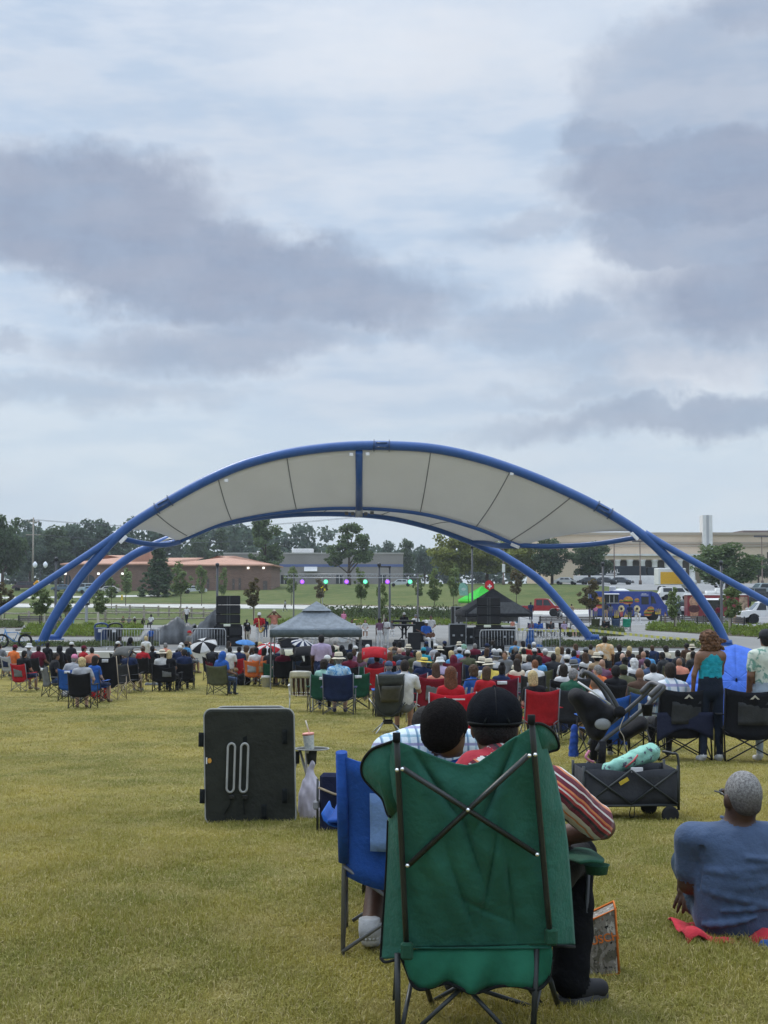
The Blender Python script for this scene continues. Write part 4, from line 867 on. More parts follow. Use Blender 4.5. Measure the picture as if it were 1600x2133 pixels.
MB().box((fx(1258), yF - .015, fz(1257)), (fx(1286), yF + .02, fz(1239))).build('service_window', M_GLASS, ft); MB().box((fx(1257), yF - .25, fz(1256.5)), (fx(1287), yF - .012, fz(1255.5))).build('service_counter', steel((.6, .6, .6)), ft)
MB().prism([(yF - .7, fz(1238.5)), (yF, fz(1236.2)), (yF, fz(1235.6)), (yF - .7, fz(1237.8))], fx(1256), fx(1287), axis=0).build('service_awning', steel((.55, .55, .55)), ft)
for a in (1268, 1277): MB().box((fx(a) - .03, yF - .03, fz(1256)), (fx(a) + .03, yF - .012, fz(1240))).build('window_mullion', steel((.6, .6, .6)), ft)
MB().box((fx(1331), yF - .012, fz(1262)), (fx(1350), yF + .01, fz(1240))).build('door', M_FT, ft); MB().box((fx(1333), yF - .02, fz(1259)), (fx(1348), yF - .013, fz(1243))).build('door_window', M_GLASS, ft)
[MB().box((fx(u), yF - .014, fz(1238)), (fx(u + 2.2), yF + .004, fz(1236.4))).build('lettering', M_WHITE, ft) for u in (1334, 1337.5, 1341)]; MB().box((fx(1332), yF - .014, fz(1240)), (fx(1348), yF + .004, fz(1239.2))).build('lettering', M_WHITE, ft)
MB().lathe([(.65, fz(1232)), (.62, fz(1230)), (.3, fz(1226.5)), (0, fz(1226))], 14, sx=1.4, mtx=Matrix.Translation((fx(1292), 0, 0))).build('roof_vent', M_WHITE, ft); MB().box((fx(1271), -.4, fz(1232)), (fx(1283), .4, fz(1222)), bev=.04).build('roof_box', steel((.55, .55, .55)), ft)
for x in (1283, 1358):
    for s in (-1, 1): wheel(ft, fx(x), s * .92, .46, .28, -s, M_WHITE if s < 0 else M_RIM)
MB().box((fx(1230), -Wf / 2 + .1, .3), (fx(1350), Wf / 2 - .1, .46)).build('chassis', plastic((.02, .02, .02)), ft); MB().box((fx(1384), -1, .4), (fx(1389), 1, .75), bev=.05).build('bumper', plastic((.02, .02, .025)), ft)
for s in (-1, 1): MB().box((fx(1385), s * .75 - .15, .95), (fx(1387.6), s * .75 + .15, 1.2), bev=.03).build('headlight', M_LAMP, ft)
# red food trailer
rb = G(1488, 1295); rt = thing('food_trailer', 'dark red food trailer with mural and white roof units', 'food trailer', rb, R(-4)); s1 = rb.y / FPX
gx = lambda px: (px - 1488) * s1
gzz = lambda py: (1295 - py) * s1
M_RT = paint((.20, .018, .025), var=.15); MB().box((gx(1430), -1.1, .5), (gx(1555), 1.1, gzz(1240)), bev=.05).build('body', M_RT, rt); MB().box((gx(1429), -1.13, gzz(1240)), (gx(1556), 1.13, gzz(1237.5)), bev=.03).build('roof', M_WHITE, rt)
MB().box((gx(1471), -.5, gzz(1237)), (gx(1490), .5, gzz(1231)), bev=.05).build('roof_unit', M_WHITE, rt); MB().box((gx(1491), -.5, gzz(1237)), (gx(1502), .5, gzz(1226)), bev=.06).build('roof_unit', M_WHITE, rt)
MB().box((gx(1468), -1.13, gzz(1273)), (gx(1500), -1.1, gzz(1249)), bev=.01).build('service_window', M_GLASS, rt); MB().prism([(-1.9, gzz(1250)), (-1.1, gzz(1247)), (-1.1, gzz(1246)), (-1.9, gzz(1249))], gx(1466), gx(1502), axis=0).build('service_awning', M_WHITE, rt)
MB().box((gx(1535), -1.12, gzz(1284)), (gx(1552), -1.1, gzz(1243))).build('end_panel', mat((.34, .24, .16), var=.4, scale=3), rt)
yF2 = -1.115
def rdec(poly, col, d=0): MB().prism(poly, yF2 - .006 - d, yF2 + .01).build('mural_figure', mat(col, var=.25, scale=5), rt)
rdec([(gx(1436), gzz(1289)), (gx(1450), gzz(1289)), (gx(1453), gzz(1268)), (gx(1448), gzz(1261)), (gx(1439), gzz(1261)), (gx(1434), gzz(1268))], (.38, .20, .12)); rdec(disc(gx(1443), gzz(1253), .42, .5), (.42, .24, .15), .004); rdec(disc(gx(1443), gzz(1268), .5, .35), (.08, .03, .03), .006)
for x in (1478, 1495):
    for s in (-1, 1): wheel(rt, gx(x), s * .95, .36, .24, -s)
MB().box((gx(1556), -.06, .45), (gx(1572), .06, .55)).build('drawbar', M_BLK, rt)
# generator box, bollards, kraft box near the trailer
b = G(1542, 1299); tag(MB().box((-.55, -.35, 0), (.55, .35, 1.1), bev=.03).build('kraft_box', mat((.40, .26, .17), var=.12), None, b), 'brown cardboard box standing beside the red trailer', 'box')
b = G(1562, 1299); tag(MB().box((-.3, -.3, 0), (.3, .3, 1.35), bev=.05).build('utility_cabinet', mat((.42, .43, .42), var=.1), None, b), 'grey utility cabinet left of the white pickup', 'cabinet')
# benches
def bench(px, pyb, L, label, rz=0):
    b = G(px, pyb); t = thing('park_bench', label, 'bench', b, rz, 'benches by the planting beds'); M = mat((.14, .125, .115), var=.15)
    for k in range(4): MB().box((-L / 2, -.22 + .12 * k, .42), (L / 2, -.13 + .12 * k, .46)).build('seat_slat', M, t)
    for k in range(3): MB().box((-L / 2, -.30 - .03 * k, .52 + .13 * k), (L / 2, -.27 - .03 * k, .62 + .13 * k)).build('back_slat', M, t)
    for x in (-L / 2 + .1, 0, L / 2 - .1): MB().box((x - .04, -.34, 0), (x + .04, .24, .42), bev=.01).box((x - .04, -.38, .42), (x + .04, -.3, .95)).build('leg', M_BLK, t)
bench(85, 1307, 3.4, 'long dark bench behind the left planting bed'); bench(1420, 1307, 3.4, 'dark bench before the red food trailer, left one', R(-4)); bench(1500, 1311, 3.6, 'dark bench before the red food trailer, right one', R(-4)); bench(1180, 1309, 4.2, 'dark bench behind the caution tape right of the black tent')
# ================================================================== PEOPLE KIT (facing +Y, origin on the ground under the hips)
SK, SH, PA, LL, SHO, FA = 0, 1, 2, 3, 4, 5      # skin, shirt, trousers (thigh), lower leg, shoe, forearm
def head_prims(h, yaw=0.0, pitch=0.0, fine=False):
    Rm = (Matrix.Rotation(yaw, 3, 'Z') @ Matrix.Rotation(-pitch, 3, 'X')); hv = Vector(h); rot = np.array(Rm)
    w = lambda x, y, z: tuple(hv + Rm @ Vector((x, y, z)))
    p = [E(w(0, -.006, .014), (.076, .095, .104), SK, .02, rot), E(w(0, .022, -.055), (.058, .070, .066), SK, .03, rot), C(w(0, .088, .012), w(0, .104, -.022), .009, .014, SK, .012),
         E(w(.078, -.004, -.012), (.012, .022, .034), SK, .008, rot), E(w(-.078, -.004, -.012), (.012, .022, .034), SK, .008, rot)]
    if fine:
        for s in (-1, 1): p += [E(w(s * .032, .083, .012), (.018, .012, .011), SK, .006, rot), C(w(s * .05, .078, .034), w(s * .014, .092, .034), .008, .008, SK, .01)]
        p += [C(w(-.022, .083, -.058), w(.022, .083, -.058), .010, .010, SK, .008), E(w(0, .072, -.1), (.03, .025, .02), SK, .02, rot)]
    return p
def hand_prims(wr, d, n, side, s=1.0, curl=.5, m=SK, spread=1.0):
    """palm at wrist wr pointing along d, palm normal n (towards the grip), thumb on side"""
    d = Vector(d).normalized(); n = (Vector(n) - d * Vector(n).dot(d)).normalized(); a = d.cross(n) * side; w = Vector(wr); pr = [C(w + a * .02 * s, w + d * .085 * s + a * .026 * s, .018 * s, .019 * s, m, .014), C(w - a * .018 * s, w + d * .085 * s - a * .026 * s, .018 * s, .016 * s, m, .014)]
    for i, (o, L) in enumerate(((.031, .072), (.011, .080), (-.010, .074), (-.030, .058))):
        b = w + d * (.088 - abs(o) * .12) * s + a * o * s * 1.05; k1 = (d + a * o * 2.2 * spread).normalized(); p1 = b + (k1 * math.cos(curl * .6) + n * math.sin(curl * .6)) * L * .45 * s; k2 = k1 * math.cos(curl * 1.5) + n * math.sin(curl * 1.5)
        p2 = p1 + k2 * L * .33 * s; k3 = k1 * math.cos(curl * 2.2) + n * math.sin(curl * 2.2); p3 = p2 + k3 * L * .26 * s
        pr += [C(b, p1, .0095 * s, .0090 * s, m, .003), C(p1, p2, .0088 * s, .0082 * s, m, .002), C(p2, p3, .0080 * s, .0070 * s, m, .002)]
    t0 = w + d * .022 * s + a * .03 * s; t1 = t0 + (d * .6 + a * .75 + n * .3).normalized() * .042 * s; t2 = t1 + (d * .85 + a * .3 + n * .4).normalized() * .036 * s
    pr += [C(t0, t1, .0135 * s, .0115 * s, m, .01), C(t1, t2, .0108 * s, .0085 * s, m, .003)]
    return pr
def body_prims(J, fat=1.0, fem=False, fine=False, sleeve=.62, yaw=0.0, pitch=0.0, hands=True):
    g = lambda k, s=1: Vector((J[k][0] * s, J[k][1], J[k][2])) if not isinstance(J[k], dict) else Vector(J[k][s])
    pv, wa, ch, nb, hd = (Vector(J[k]) for k in ('pelvis', 'waist', 'chest', 'neck', 'head')); fy = ((0, 1, 0), 1.38)
    shw = .80 if fem else 1.0
    pr = [C(pv, pv + (wa - pv) * .4, .165 * fat, .15 * fat, PA, .03, fy), C(pv + (wa - pv) * .35, wa, .15 * fat, (.135 if fem else .152) * fat, SH, .03, fy), C(wa, ch, (.135 if fem else .155) * fat, .172 * fat * (.92 if fem else 1), SH, .04, fy)]
    L, Rr = g('sh', -1), g('sh', 1); mid = (L + Rr) * .5
    pr += [C(L.lerp(mid, .25), Rr.lerp(mid, .25), .08 * fat ** .5, None, SH, .05), C(mid + Vector((0, 0, .02)), nb + (hd - nb) * .12, .085, .062, SH, .03)]
    pr += [C(nb - Vector((0, 0, .02)), hd + Vector((0, -.012, -.06)), .058 if not fem else .05, .055 if not fem else .047, SK, .02)] + head_prims(hd, yaw, pitch, fine)
    for s in (-1, 1):
        sh, el, wr = g('sh', s), g('el', s), g('wr', s); m = sh.lerp(el, sleeve); r = .062 * (fat ** .5) * (.84 if fem else 1)
        pr += [C(sh, m, r * 1.12, r * 1.0, SH, .03), C(m.lerp(sh, .15), el, r * .80, r * .70, FA, .008), C(el, wr, r * .70, r * .46, FA, .012)]
        if hands:
            d = (wr - el).normalized(); n = Vector(J.get('palm', (0, .2, -1)))
            if fine: pr += hand_prims(wr, d, n, s, 1.05, .5)
            else: pr += [C(wr, wr + d * .08, .034, .026, SK, .01), C(wr + d * .07, wr + d * .13 + n.normalized() * .035, .026, .016, SK, .01), C(wr + d * .02, wr + d * .07 + Vector((-s * .035, 0, .02)), .016, .012, SK, .008)]
        hp, kn, an, to = g('hip', s), g('kn', s), g('an', s), g('toe', s)
        pr += [C(hp, kn, .088 * fat, .064, PA, .03), C(kn, kn.lerp(an, .35), .060, .060 if fat > 1.05 else .056, LL, .012), C(kn.lerp(an, .35), an, .058, .042, LL, .012), C(an + Vector((0, 0, -.01)), an.lerp(to, .3) - Vector((0, 0, .03)), .046, .044, SHO, .012), C(an.lerp(to, .2) - Vector((0, 0, .035)), to, .042, .036, SHO, .02)]
    return pr
SITJ = dict(pelvis=(0, -.03, .53), waist=(0, -.07, .68), chest=(0, -.12, .92), neck=(0, -.12, 1.06), head=(0, -.085, 1.22), sh=(.185, -.12, 1.0), el=(.245, -.05, .74), wr=(.14, .19, .66), hip=(.09, 0, .51), kn=(.13, .43, .51), an=(.12, .46, .10), toe=(.13, .61, .05))
SITA = dict(SITJ, el=(.29, -.1, .76), wr=(.29, .17, .70))
SITF = dict(SITJ, sh=(.155, -.12, .985), el=(.21, -.06, .74), wr=(.10, .18, .66))
SITP = dict(SITJ, el={-1: (-.245, -.05, .74), 1: (.27, -.02, .76)}, wr={-1: (-.14, .19, .66), 1: (.21, .16, .93)})
STJ = dict(pelvis=(0, 0, .97), waist=(0, 0, 1.12), chest=(0, -.01, 1.33), neck=(0, -.02, 1.47), head=(0, .01, 1.635), sh=(.19, -.02, 1.42), el=(.245, -.05, 1.15), wr=(.235, .06, .92), hip=(.095, 0, .93), kn=(.11, .03, .50), an=(.115, -.02, .10), toe=(.13, .14, .045))
STF = dict(STJ, sh=(.158, -.02, 1.41), el=(.205, -.06, 1.15), wr=(.20, .04, .92), hip=(.09, 0, .93))
STM = dict(STJ, el={-1: (-.23, .02, 1.14), 1: (.25, .04, 1.17)}, wr={-1: (-.06, .22, 1.16), 1: (.06, .18, 1.45)})
STG = dict(STJ, el=(.26, .0, 1.14), wr={-1: (-.12, .24, 1.1), 1: (.10, .26, 1.24)})
STH = dict(STJ, el=(.34, .10, 1.40), wr=(.10, .13, 1.62))
STK = dict(STJ, el=(.26, .02, 1.14), wr=(.22, .28, 1.06))
WLK = dict(STJ, hip=(.095, 0, .93), kn={-1: (-.10, .16, .52), 1: (.10, -.06, .50)}, an={-1: (-.10, .22, .10), 1: (.10, -.32, .14)}, toe={-1: (-.11, .38, .05), 1: (.11, -.20, .05)}, wr={-1: (-.22, -.12, .94), 1: (.22, .22, .98)})
_pm = {}
POSES = {'sit': (SITJ, 1, 0), 'sita': (SITA, 1, 0), 'sitf': (SITF, .9, 1), 'sitp': (SITP, 1, 0), 'sitw': (SITA, 1.22, 0), 'stand': (STJ, 1, 0), 'standw': (STJ, 1.18, 0), 'standf': (STF, .92, 1), 'mic': (STM, 1, 0), 'guitar': (STG, 1, 0), 'hands_up': (STH, 1, 0), 'keys': (STK, 1, 0), 'walk': (WLK, 1, 0)}
def pose_mesh(k):
    if k not in _pm:
        J, f, fe = POSES[k]; _pm[k] = sdf_mesh(body_prims(J, f, bool(fe)), .021, {SH: (.004, 38, 0), PA: (.004, 30, 1)})
    return _pm[k]
def head_of(k): return Vector(POSES[k][0]['head'])
# hair and hats, origin at the centre of the head
_hm = {}
def hair_mesh(k):
    if k in _hm: return _hm[k]
    base = [E((0, -.017, .026), (.083, .097, .103), 0, .01)]
    if k == 'short': pr, h, d = base + [E((0, -.05, -.035), (.07, .06, .06), 0, .03)], .012, {0: (.002, 160, 0)}
    elif k == 'afro': pr, h, d = [E((0, -.018, .035), (.098, .112, .112), 0, .01), E((0, -.06, -.02), (.08, .07, .07), 0, .03)], .014, {0: (.005, 120, 0)}
    elif k == 'bob': pr, h, d = base + [C((0, -.045, .02), (0, -.05, -.11), .092, .088, 0, .03, ((0, 1, 0), 1.15))], .014, {0: (.004, 70, 0, (2.5, 2.5, .4))}
    elif k == 'long': pr, h, d = base + [C((0, -.05, .02), (0, -.075, -.2), .092, .085, 0, .03, ((0, 1, 0), 1.4)), C((.05, -.06, -.1), (.07, -.06, -.26), .05, .03, 0, .03), C((-.05, -.06, -.1), (-.06, -.07, -.24), .05, .03, 0, .03)], .015, {0: (.006, 60, 0, (2.5, 2.5, .4))}
    elif k == 'curly': pr, h, d = [E((0, -.02, .03), (.105, .115, .118), 0, .01), E((0, -.055, -.06), (.095, .075, .075), 0, .03)], .014, {0: (.011, 75, 0)}
    elif k == 'dreads': pr = base + [C((.07 * math.cos(a), .07 * math.sin(a) - .02, .06), (.12 * math.cos(a), .10 * math.sin(a) - .03, -.26), .03, .018, 0, .015) for a in np.linspace(math.pi * .95, math.pi * 2.05, 9)]; h, d = .015, {0: (.005, 90, 0)}
    elif k == 'bun': pr, h, d = base + [E((0, -.06, .125), (.055, .055, .045), 0, .02), C((0, -.05, .02), (0, -.055, -.07), .082, .065, 0, .03)], .013, {0: (.004, 80, 0)}
    elif k == 'towel': pr, h, d = [E((0, -.02, .03), (.098, .11, .115), 0, .01), C((0, -.06, .0), (.02, -.09, -.24), .1, .055, 0, .04, ((0, 1, 0), 1.6)), C((-.04, -.06, -.05), (-.09, -.05, -.2), .06, .03, 0, .03)], .014, {0: (.010, 45, 0)}
    elif k == 'hood': pr, h, d = [E((0, -.03, .03), (.105, .115, .125), 0, .01), C((0, -.06, 0), (0, -.08, -.16), .1, .1, 0, .04)], .015, {0: (.006, 40, 0)}
    _hm[k] = sdf_mesh(pr, h, d); return _hm[k]
def hat_mesh(k):
    if k in _hm: return _hm[k]
    mb = MB()
    if k == 'cap':
        mb.lathe([(.093, .018), (.096, .05), (.088, .09), (.062, .125), (.02, .14), (0, .141)], 18, sy=1.16, mtx=Matrix.Translation((0, -.006, 0))).lathe([(.008, .139), (.008, .147), (0, .149)], 8, mtx=Matrix.Translation((0, -.006, 0)))
        V = []; n = 9
        for i in range(n):
            a = math.pi * (.14 + .72 * i / (n - 1)); V += [(.092 * math.cos(a), .105 * math.sin(a) - .006, .03), (.105 * math.cos(a), .105 * math.sin(a) + .07 * math.sin(a), .012 - .012 * abs(math.cos(a)))]
        V += [(x, y, z - .006) for x, y, z in V]; m = 2 * n
        F = [(2 * i, 2 * i + 2, 2 * i + 3, 2 * i + 1) for i in range(n - 1)] + [(m + 2 * i + 1, m + 2 * i + 3, m + 2 * i + 2, m + 2 * i) for i in range(n - 1)] + [(2 * i + 1, 2 * i + 3, m + 2 * i + 3, m + 2 * i + 1) for i in range(n - 1)]
        mb.add(V, F, 0, True)
    elif k in ('straw', 'panama', 'bucket', 'sunhat'):
        br, cr, ch, dr = {'straw': (.205, .095, .085, .012), 'panama': (.165, .095, .115, .02), 'bucket': (.145, .098, .085, .045), 'sunhat': (.17, .10, .10, .05)}[k]
        mb.lathe([(br, .045 - dr), (br * .98, .052 - dr), (cr * 1.15, .055), (cr, .06), (cr * 1.01, .06 + ch * .4), (cr * .93, .06 + ch * .85), (cr * .75, .06 + ch), (cr * .3, .06 + ch * (.98 if k == 'panama' else 1.04)), (0, .06 + ch * (.94 if k == 'panama' else 1.05))], 26, sy=1.14)
        mb.lathe([(br, .045 - dr), (cr * 1.1, .046), (cr * .99, .046)], 26, sy=1.14)
        if k in ('straw', 'panama'): mb.lathe([(cr * 1.03, .058), (cr * 1.04, .062), (cr * 1.03, .085), (cr * 1.0, .087)], 26, m=1, sy=1.14)
    _hm[k] = mb.mesh(); return _hm[k]
HAIRC = {'black': (.012, .010, .010), 'dark': (.025, .018, .014), 'brown': (.075, .042, .024), 'auburn': (.13, .050, .024), 'blonde': (.50, .38, .19), 'grey': (.22, .21, .20), 'white': (.62, .60, .56), 'red': (.18, .07, .03)}
def hairm(c): return mat(HAIRC[c], rough=.75, var=.3, scale=40, bump=.6, bscale=140, spec=.3, key='hair' + c)
HATS = ('cap', 'straw', 'panama', 'bucket', 'sunhat')
def person(loc, rz, pose, look, label, sc=1.0, group=None, name='person', headyaw=0):
    """look: dict(skin, shirt, pants, shoes, hair=(kind, colour) , hat=(kind, rgb), legs='skin'|'pants', arms='skin'|'shirt')"""
    sk = skin(look.get('skin', 'brown')); shm = look['shirt'] if not isinstance(look['shirt'], tuple) else cloth(look['shirt']); pam = cloth(look.get('pants', (.03, .035, .05)))
    o = obj(name, pose_mesh(pose), [sk, shm, pam, sk if look.get('legs') == 'skin' else pam, plastic(look.get('shoes', (.06, .06, .06)), rough=.7), shm if look.get('arms') == 'shirt' else sk], None, loc, rz)
    o.scale = (sc, sc, sc); tag(o, label, 'person', group)
    hp = head_of(pose)
    if look.get('hair'): obj('hair', hair_mesh(look['hair'][0]), hairm(look['hair'][1]) if isinstance(look['hair'][1], str) else cloth(look['hair'][1]), o, hp)
    if look.get('hat'):
        k, c = look['hat'][:2]; obj('hat', hat_mesh(k), [cloth(c, bump=.2)] + ([cloth(look['hat'][2] if len(look['hat']) > 2 else (.03, .03, .03))] if k in ('straw', 'panama') else []), o, hp)
    return o
# ================================================================== CHAIR KIT (facing +Y, origin on the ground)
_ck = {}
def chair_parts(kind):
    if kind in _ck: return _ck[kind]
    P_ = []; r = .0105; w = .27; Ht = {'quad': .90, 'low': .82, 'high': 1.10, 'canopy': .95, 'wide': .92}.get(kind, .9)
    if kind == 'wide': w = .33
    def t(*pts, rr=r): return MB().tube(pts, rr, 7)
    if kind == 'lawn':
        fr = MB().tube(catmull([(-.24, -.18, .40), (-.25, -.32, .72), (-.24, -.40, .90), (-.18, -.42, .95), (.18, -.42, .95), (.24, -.40, .90), (.25, -.32, .72), (.24, -.18, .40)], 4), .0125, 8); P_.append(('back_frame', fr.mesh(), 'm'))
        P_.append(('seat_frame', t((-.25, -.2, .4), (-.25, .24, .42), (.25, .24, .42), (.25, -.2, .4), rr=.0125).mesh(), 'm'))
        for s in (-1, 1):
            P_.append(('leg', t((s * .27, -.28, 0), (s * .265, .20, .60), rr=.0125).mesh(), 'm')); P_.append(('leg', t((s * .28, .26, 0), (s * .275, -.26, .60), rr=.0125).mesh(), 'm')); P_.append(('armrest', MB().box((s * .28 - .03, -.3, .60), (s * .28 + .03, .24, .63), bev=.01).mesh(), 't'))
        hd = [[(x, -.415 + .02 * (z - .83) / .1 * -1 - .0, z) for x in np.linspace(-.235, .235, 5)] for z in (.80, .86, .92, .955)]; P_.append(('headrest', MB().sheet(hd, .02).mesh(), 'p'))
        for i in range(9):
            x = -.215 + .43 * i / 8; P_.append(('strap', MB().sheet([[(x - .019, -.17 - .25 * (z - .38) / .45, z), (x + .019, -.17 - .25 * (z - .38) / .45, z)] for z in (.39, .5, .6, .7, .81)], .006).mesh(), 'f' if i % 2 else 'p'))
        for i in range(6): y = -.17 + .4 * i / 5; P_.append(('strap', MB().sheet([[(x, y - .025, .405 - .03 * (1 - (x / .25) ** 2)) for x in np.linspace(-.25, .25, 6)], [(x, y + .025, .405 - .03 * (1 - (x / .25) ** 2)) for x in np.linspace(-.25, .25, 6)]], .006).mesh(), 'f' if i % 2 else 'p'))
    else:
        py = lambda z: -.24 - .14 * max(0, (z - .42)) / .5
        for s in (-1, 1):
            P_.append(('leg', t((s * w, -.31, 0), (s * w, -.25, .42), (s * w * 1.01, py(Ht), Ht)).mesh(), 'm')); P_.append(('leg', t((s * (w + .03), .27, 0), (s * (w + .03), .22, .60)).mesh(), 'm'))
            P_.append(('cross_brace', t((s * w, -.31, .03), (s * (w + .02), .23, .42), rr=.009).tube([(s * (w + .03), .27, .03), (s * w, -.25, .42)], .009, 6).mesh(), 'm'))
            arm = [[(s * (w + .03) + dx_ , y, .605 - .012 * math.cos((y + .05) * 5)) for dx_ in (-.04, 0, .04)] for y in np.linspace(-.29, .24, 6)]; P_.append(('armrest', MB().sheet(arm, .012).mesh(), 'f'))
        P_.append(('cross_brace', t((-w, -.31, .04), (w, -.26, .40), rr=.009).tube([(w, -.31, .04), (-w, -.26, .40)], .009, 6).mesh(), 'm')); P_.append(('cross_brace', t((-w, .27, .04), (w, .23, .40), rr=.009).tube([(w, .27, .04), (-w, .23, .40)], .009, 6).mesh(), 'm'))
        def back(x0, x1, z0, z1, off=0.0, n=9):
            g = []
            for i in range(n):
                v = i / (n - 1); row = []
                for j in range(n):
                    x = x0 + (x1 - x0) * j / (n - 1); q = 1 - (x / w) ** 2; z = z0 + (z1 - z0) * v; z -= q * (.05 * v * v if z1 > Ht - .05 else 0) + q * (.06 if z0 < .4 else 0) * (1 - v) ** 2
                    row.append((x, py(z) - q * (.075 * (1 - v * .45)) + off + .008 * math.sin(9 * x + 7 * v), z))
                g.append(row)
            return g
        P_.append(('backrest', MB().sheet(back(-w, w, .36, Ht), .008).mesh(), 'f'))
        P_.append(('seat', MB().sheet([[(x, y, .43 - .05 * (1 - (x / w) ** 2) * (1 - ((y + .02) / .3) ** 2) - .01) for x in np.linspace(-w, w, 7)] for y in np.linspace(-.26, .24, 6)], .01).mesh(), 'f'))
        P_.append(('mesh_panel', MB().sheet(back(-w * .55, w * .55, .48, Ht * .82, -.012, 6), .004).mesh(), 'p')); P_.append(('label_patch', MB().sheet(back(-w * .3, w * .3, Ht * .86, Ht * .93, -.014, 4), .003).mesh(), 't'))
        if kind == 'canopy':
            for s in (-1, 1): P_.append(('canopy_post', t((s * w * 1.02, py(Ht), Ht - .02), (s * w * 1.05, -.34, 1.34), (s * w * 1.05, .28, 1.38), rr=.009).mesh(), 'm'))
            P_.append(('canopy', MB().sheet([[(x, y, 1.42 + .05 * (1 - (x / .34) ** 2) - .26 * max(0, -(y + .22)) / .22 * (1 + .12 * (x / .34) ** 2) - .10 * max(0, y - .1)) for x in np.linspace(-.34, .34, 7)] for y in np.linspace(-.44, .32, 9)], .01).mesh(), 'k'))
    _ck[kind] = P_; return P_
def chair(kind, loc, rz, col, label, panel=None, patch=None, frame=(.035, .035, .037), top=None, sc=1.0, group=None, name='camp_chair', second=None, parts_off=()):
    t = thing(name, label, 'chair', loc, rz, group); t.scale = (sc, sc, sc)
    M = cloth(col); MM = {'f': M, 'm': steel(frame, .45), 'p': cloth(panel) if panel else None, 't': cloth(patch, bump=0) if patch else None, 'k': cloth(top) if top else M}
    for nm, me, role in chair_parts(kind):
        if MM[role] is None or nm in parts_off: continue
        obj(nm, me, MM[role], t)
    return t
# ================================================================== STAGE EQUIPMENT
M_SPK = mat((.007, .007, .008), rough=.7, var=.25, scale=30, bump=.3, bscale=150); M_GRILL = mat((.022, .022, .024), rough=.8, var=.3, scale=60); M_ALU = steel((.42, .43, .44), .4)
def speaker_tower(px, pyb, wpx, pyt, py_mid, subw, label):
    b = G(px, pyb); s = b.y / FPX; t = thing('speaker_tower', label, 'loudspeaker', b, face_cam(b) + .05); w = wpx * s; zt = (pyb - pyt) * s; zm = (pyb - py_mid) * s; sw = subw * s
    for i in (0, 1):
        for k in range(2):
            x0 = -sw / 2 + i * sw / 2; o = MB().box((x0 + .01, -.4, k * zm / 2 + .01), (x0 + sw / 2 - .01, .45, (k + 1) * zm / 2 - .01), bev=.02).build('subwoofer', M_SPK, t); MB().box((x0 + .08, -.415, k * zm / 2 + .07), (x0 + sw / 2 - .08, -.402, (k + 1) * zm / 2 - .07)).build('grille', M_GRILL, o)
    h = (zt - zm - .12) / 3
    for k in range(3):
        z = zm + .12 + k * h; o = MB().box((-w / 2, -.3, z + .01), (w / 2, .35, z + h - .012), bev=.03).build('array_cabinet', M_SPK, t)
        for s_ in (-1, 1): MB().box((s_ * w * .29 - w * .19, -.315, z + .05), (s_ * w * .29 + w * .19, -.302, z + h - .05)).build('grille', M_GRILL, o)
        for s_ in (-1, 1): MB().box((s_ * w * .05 - .04, -.32, z + .03), (s_ * w * .05 + .04, -.302, z + h - .03)).build('horn_strip', mat((.05, .052, .055), var=.1), o)
    MB().box((-w / 2 - .05, -.2, zm), (w / 2 + .05, .3, zm + .1)).build('rigging_frame', M_BLK, t); MB().box((-.25, -.42, zm - .02), (.1, -.3, zm + .1), bev=.02).build('work_light', mat((.7, .72, .6), var=0), t)
speaker_tower(475, 1347, 49, 1241, 1304, 58, 'black loudspeaker tower on subwoofers at the left of the stage'); speaker_tower(1018, 1352, 48, 1245, 1306, 62, 'black loudspeaker tower before the black tent on the right')
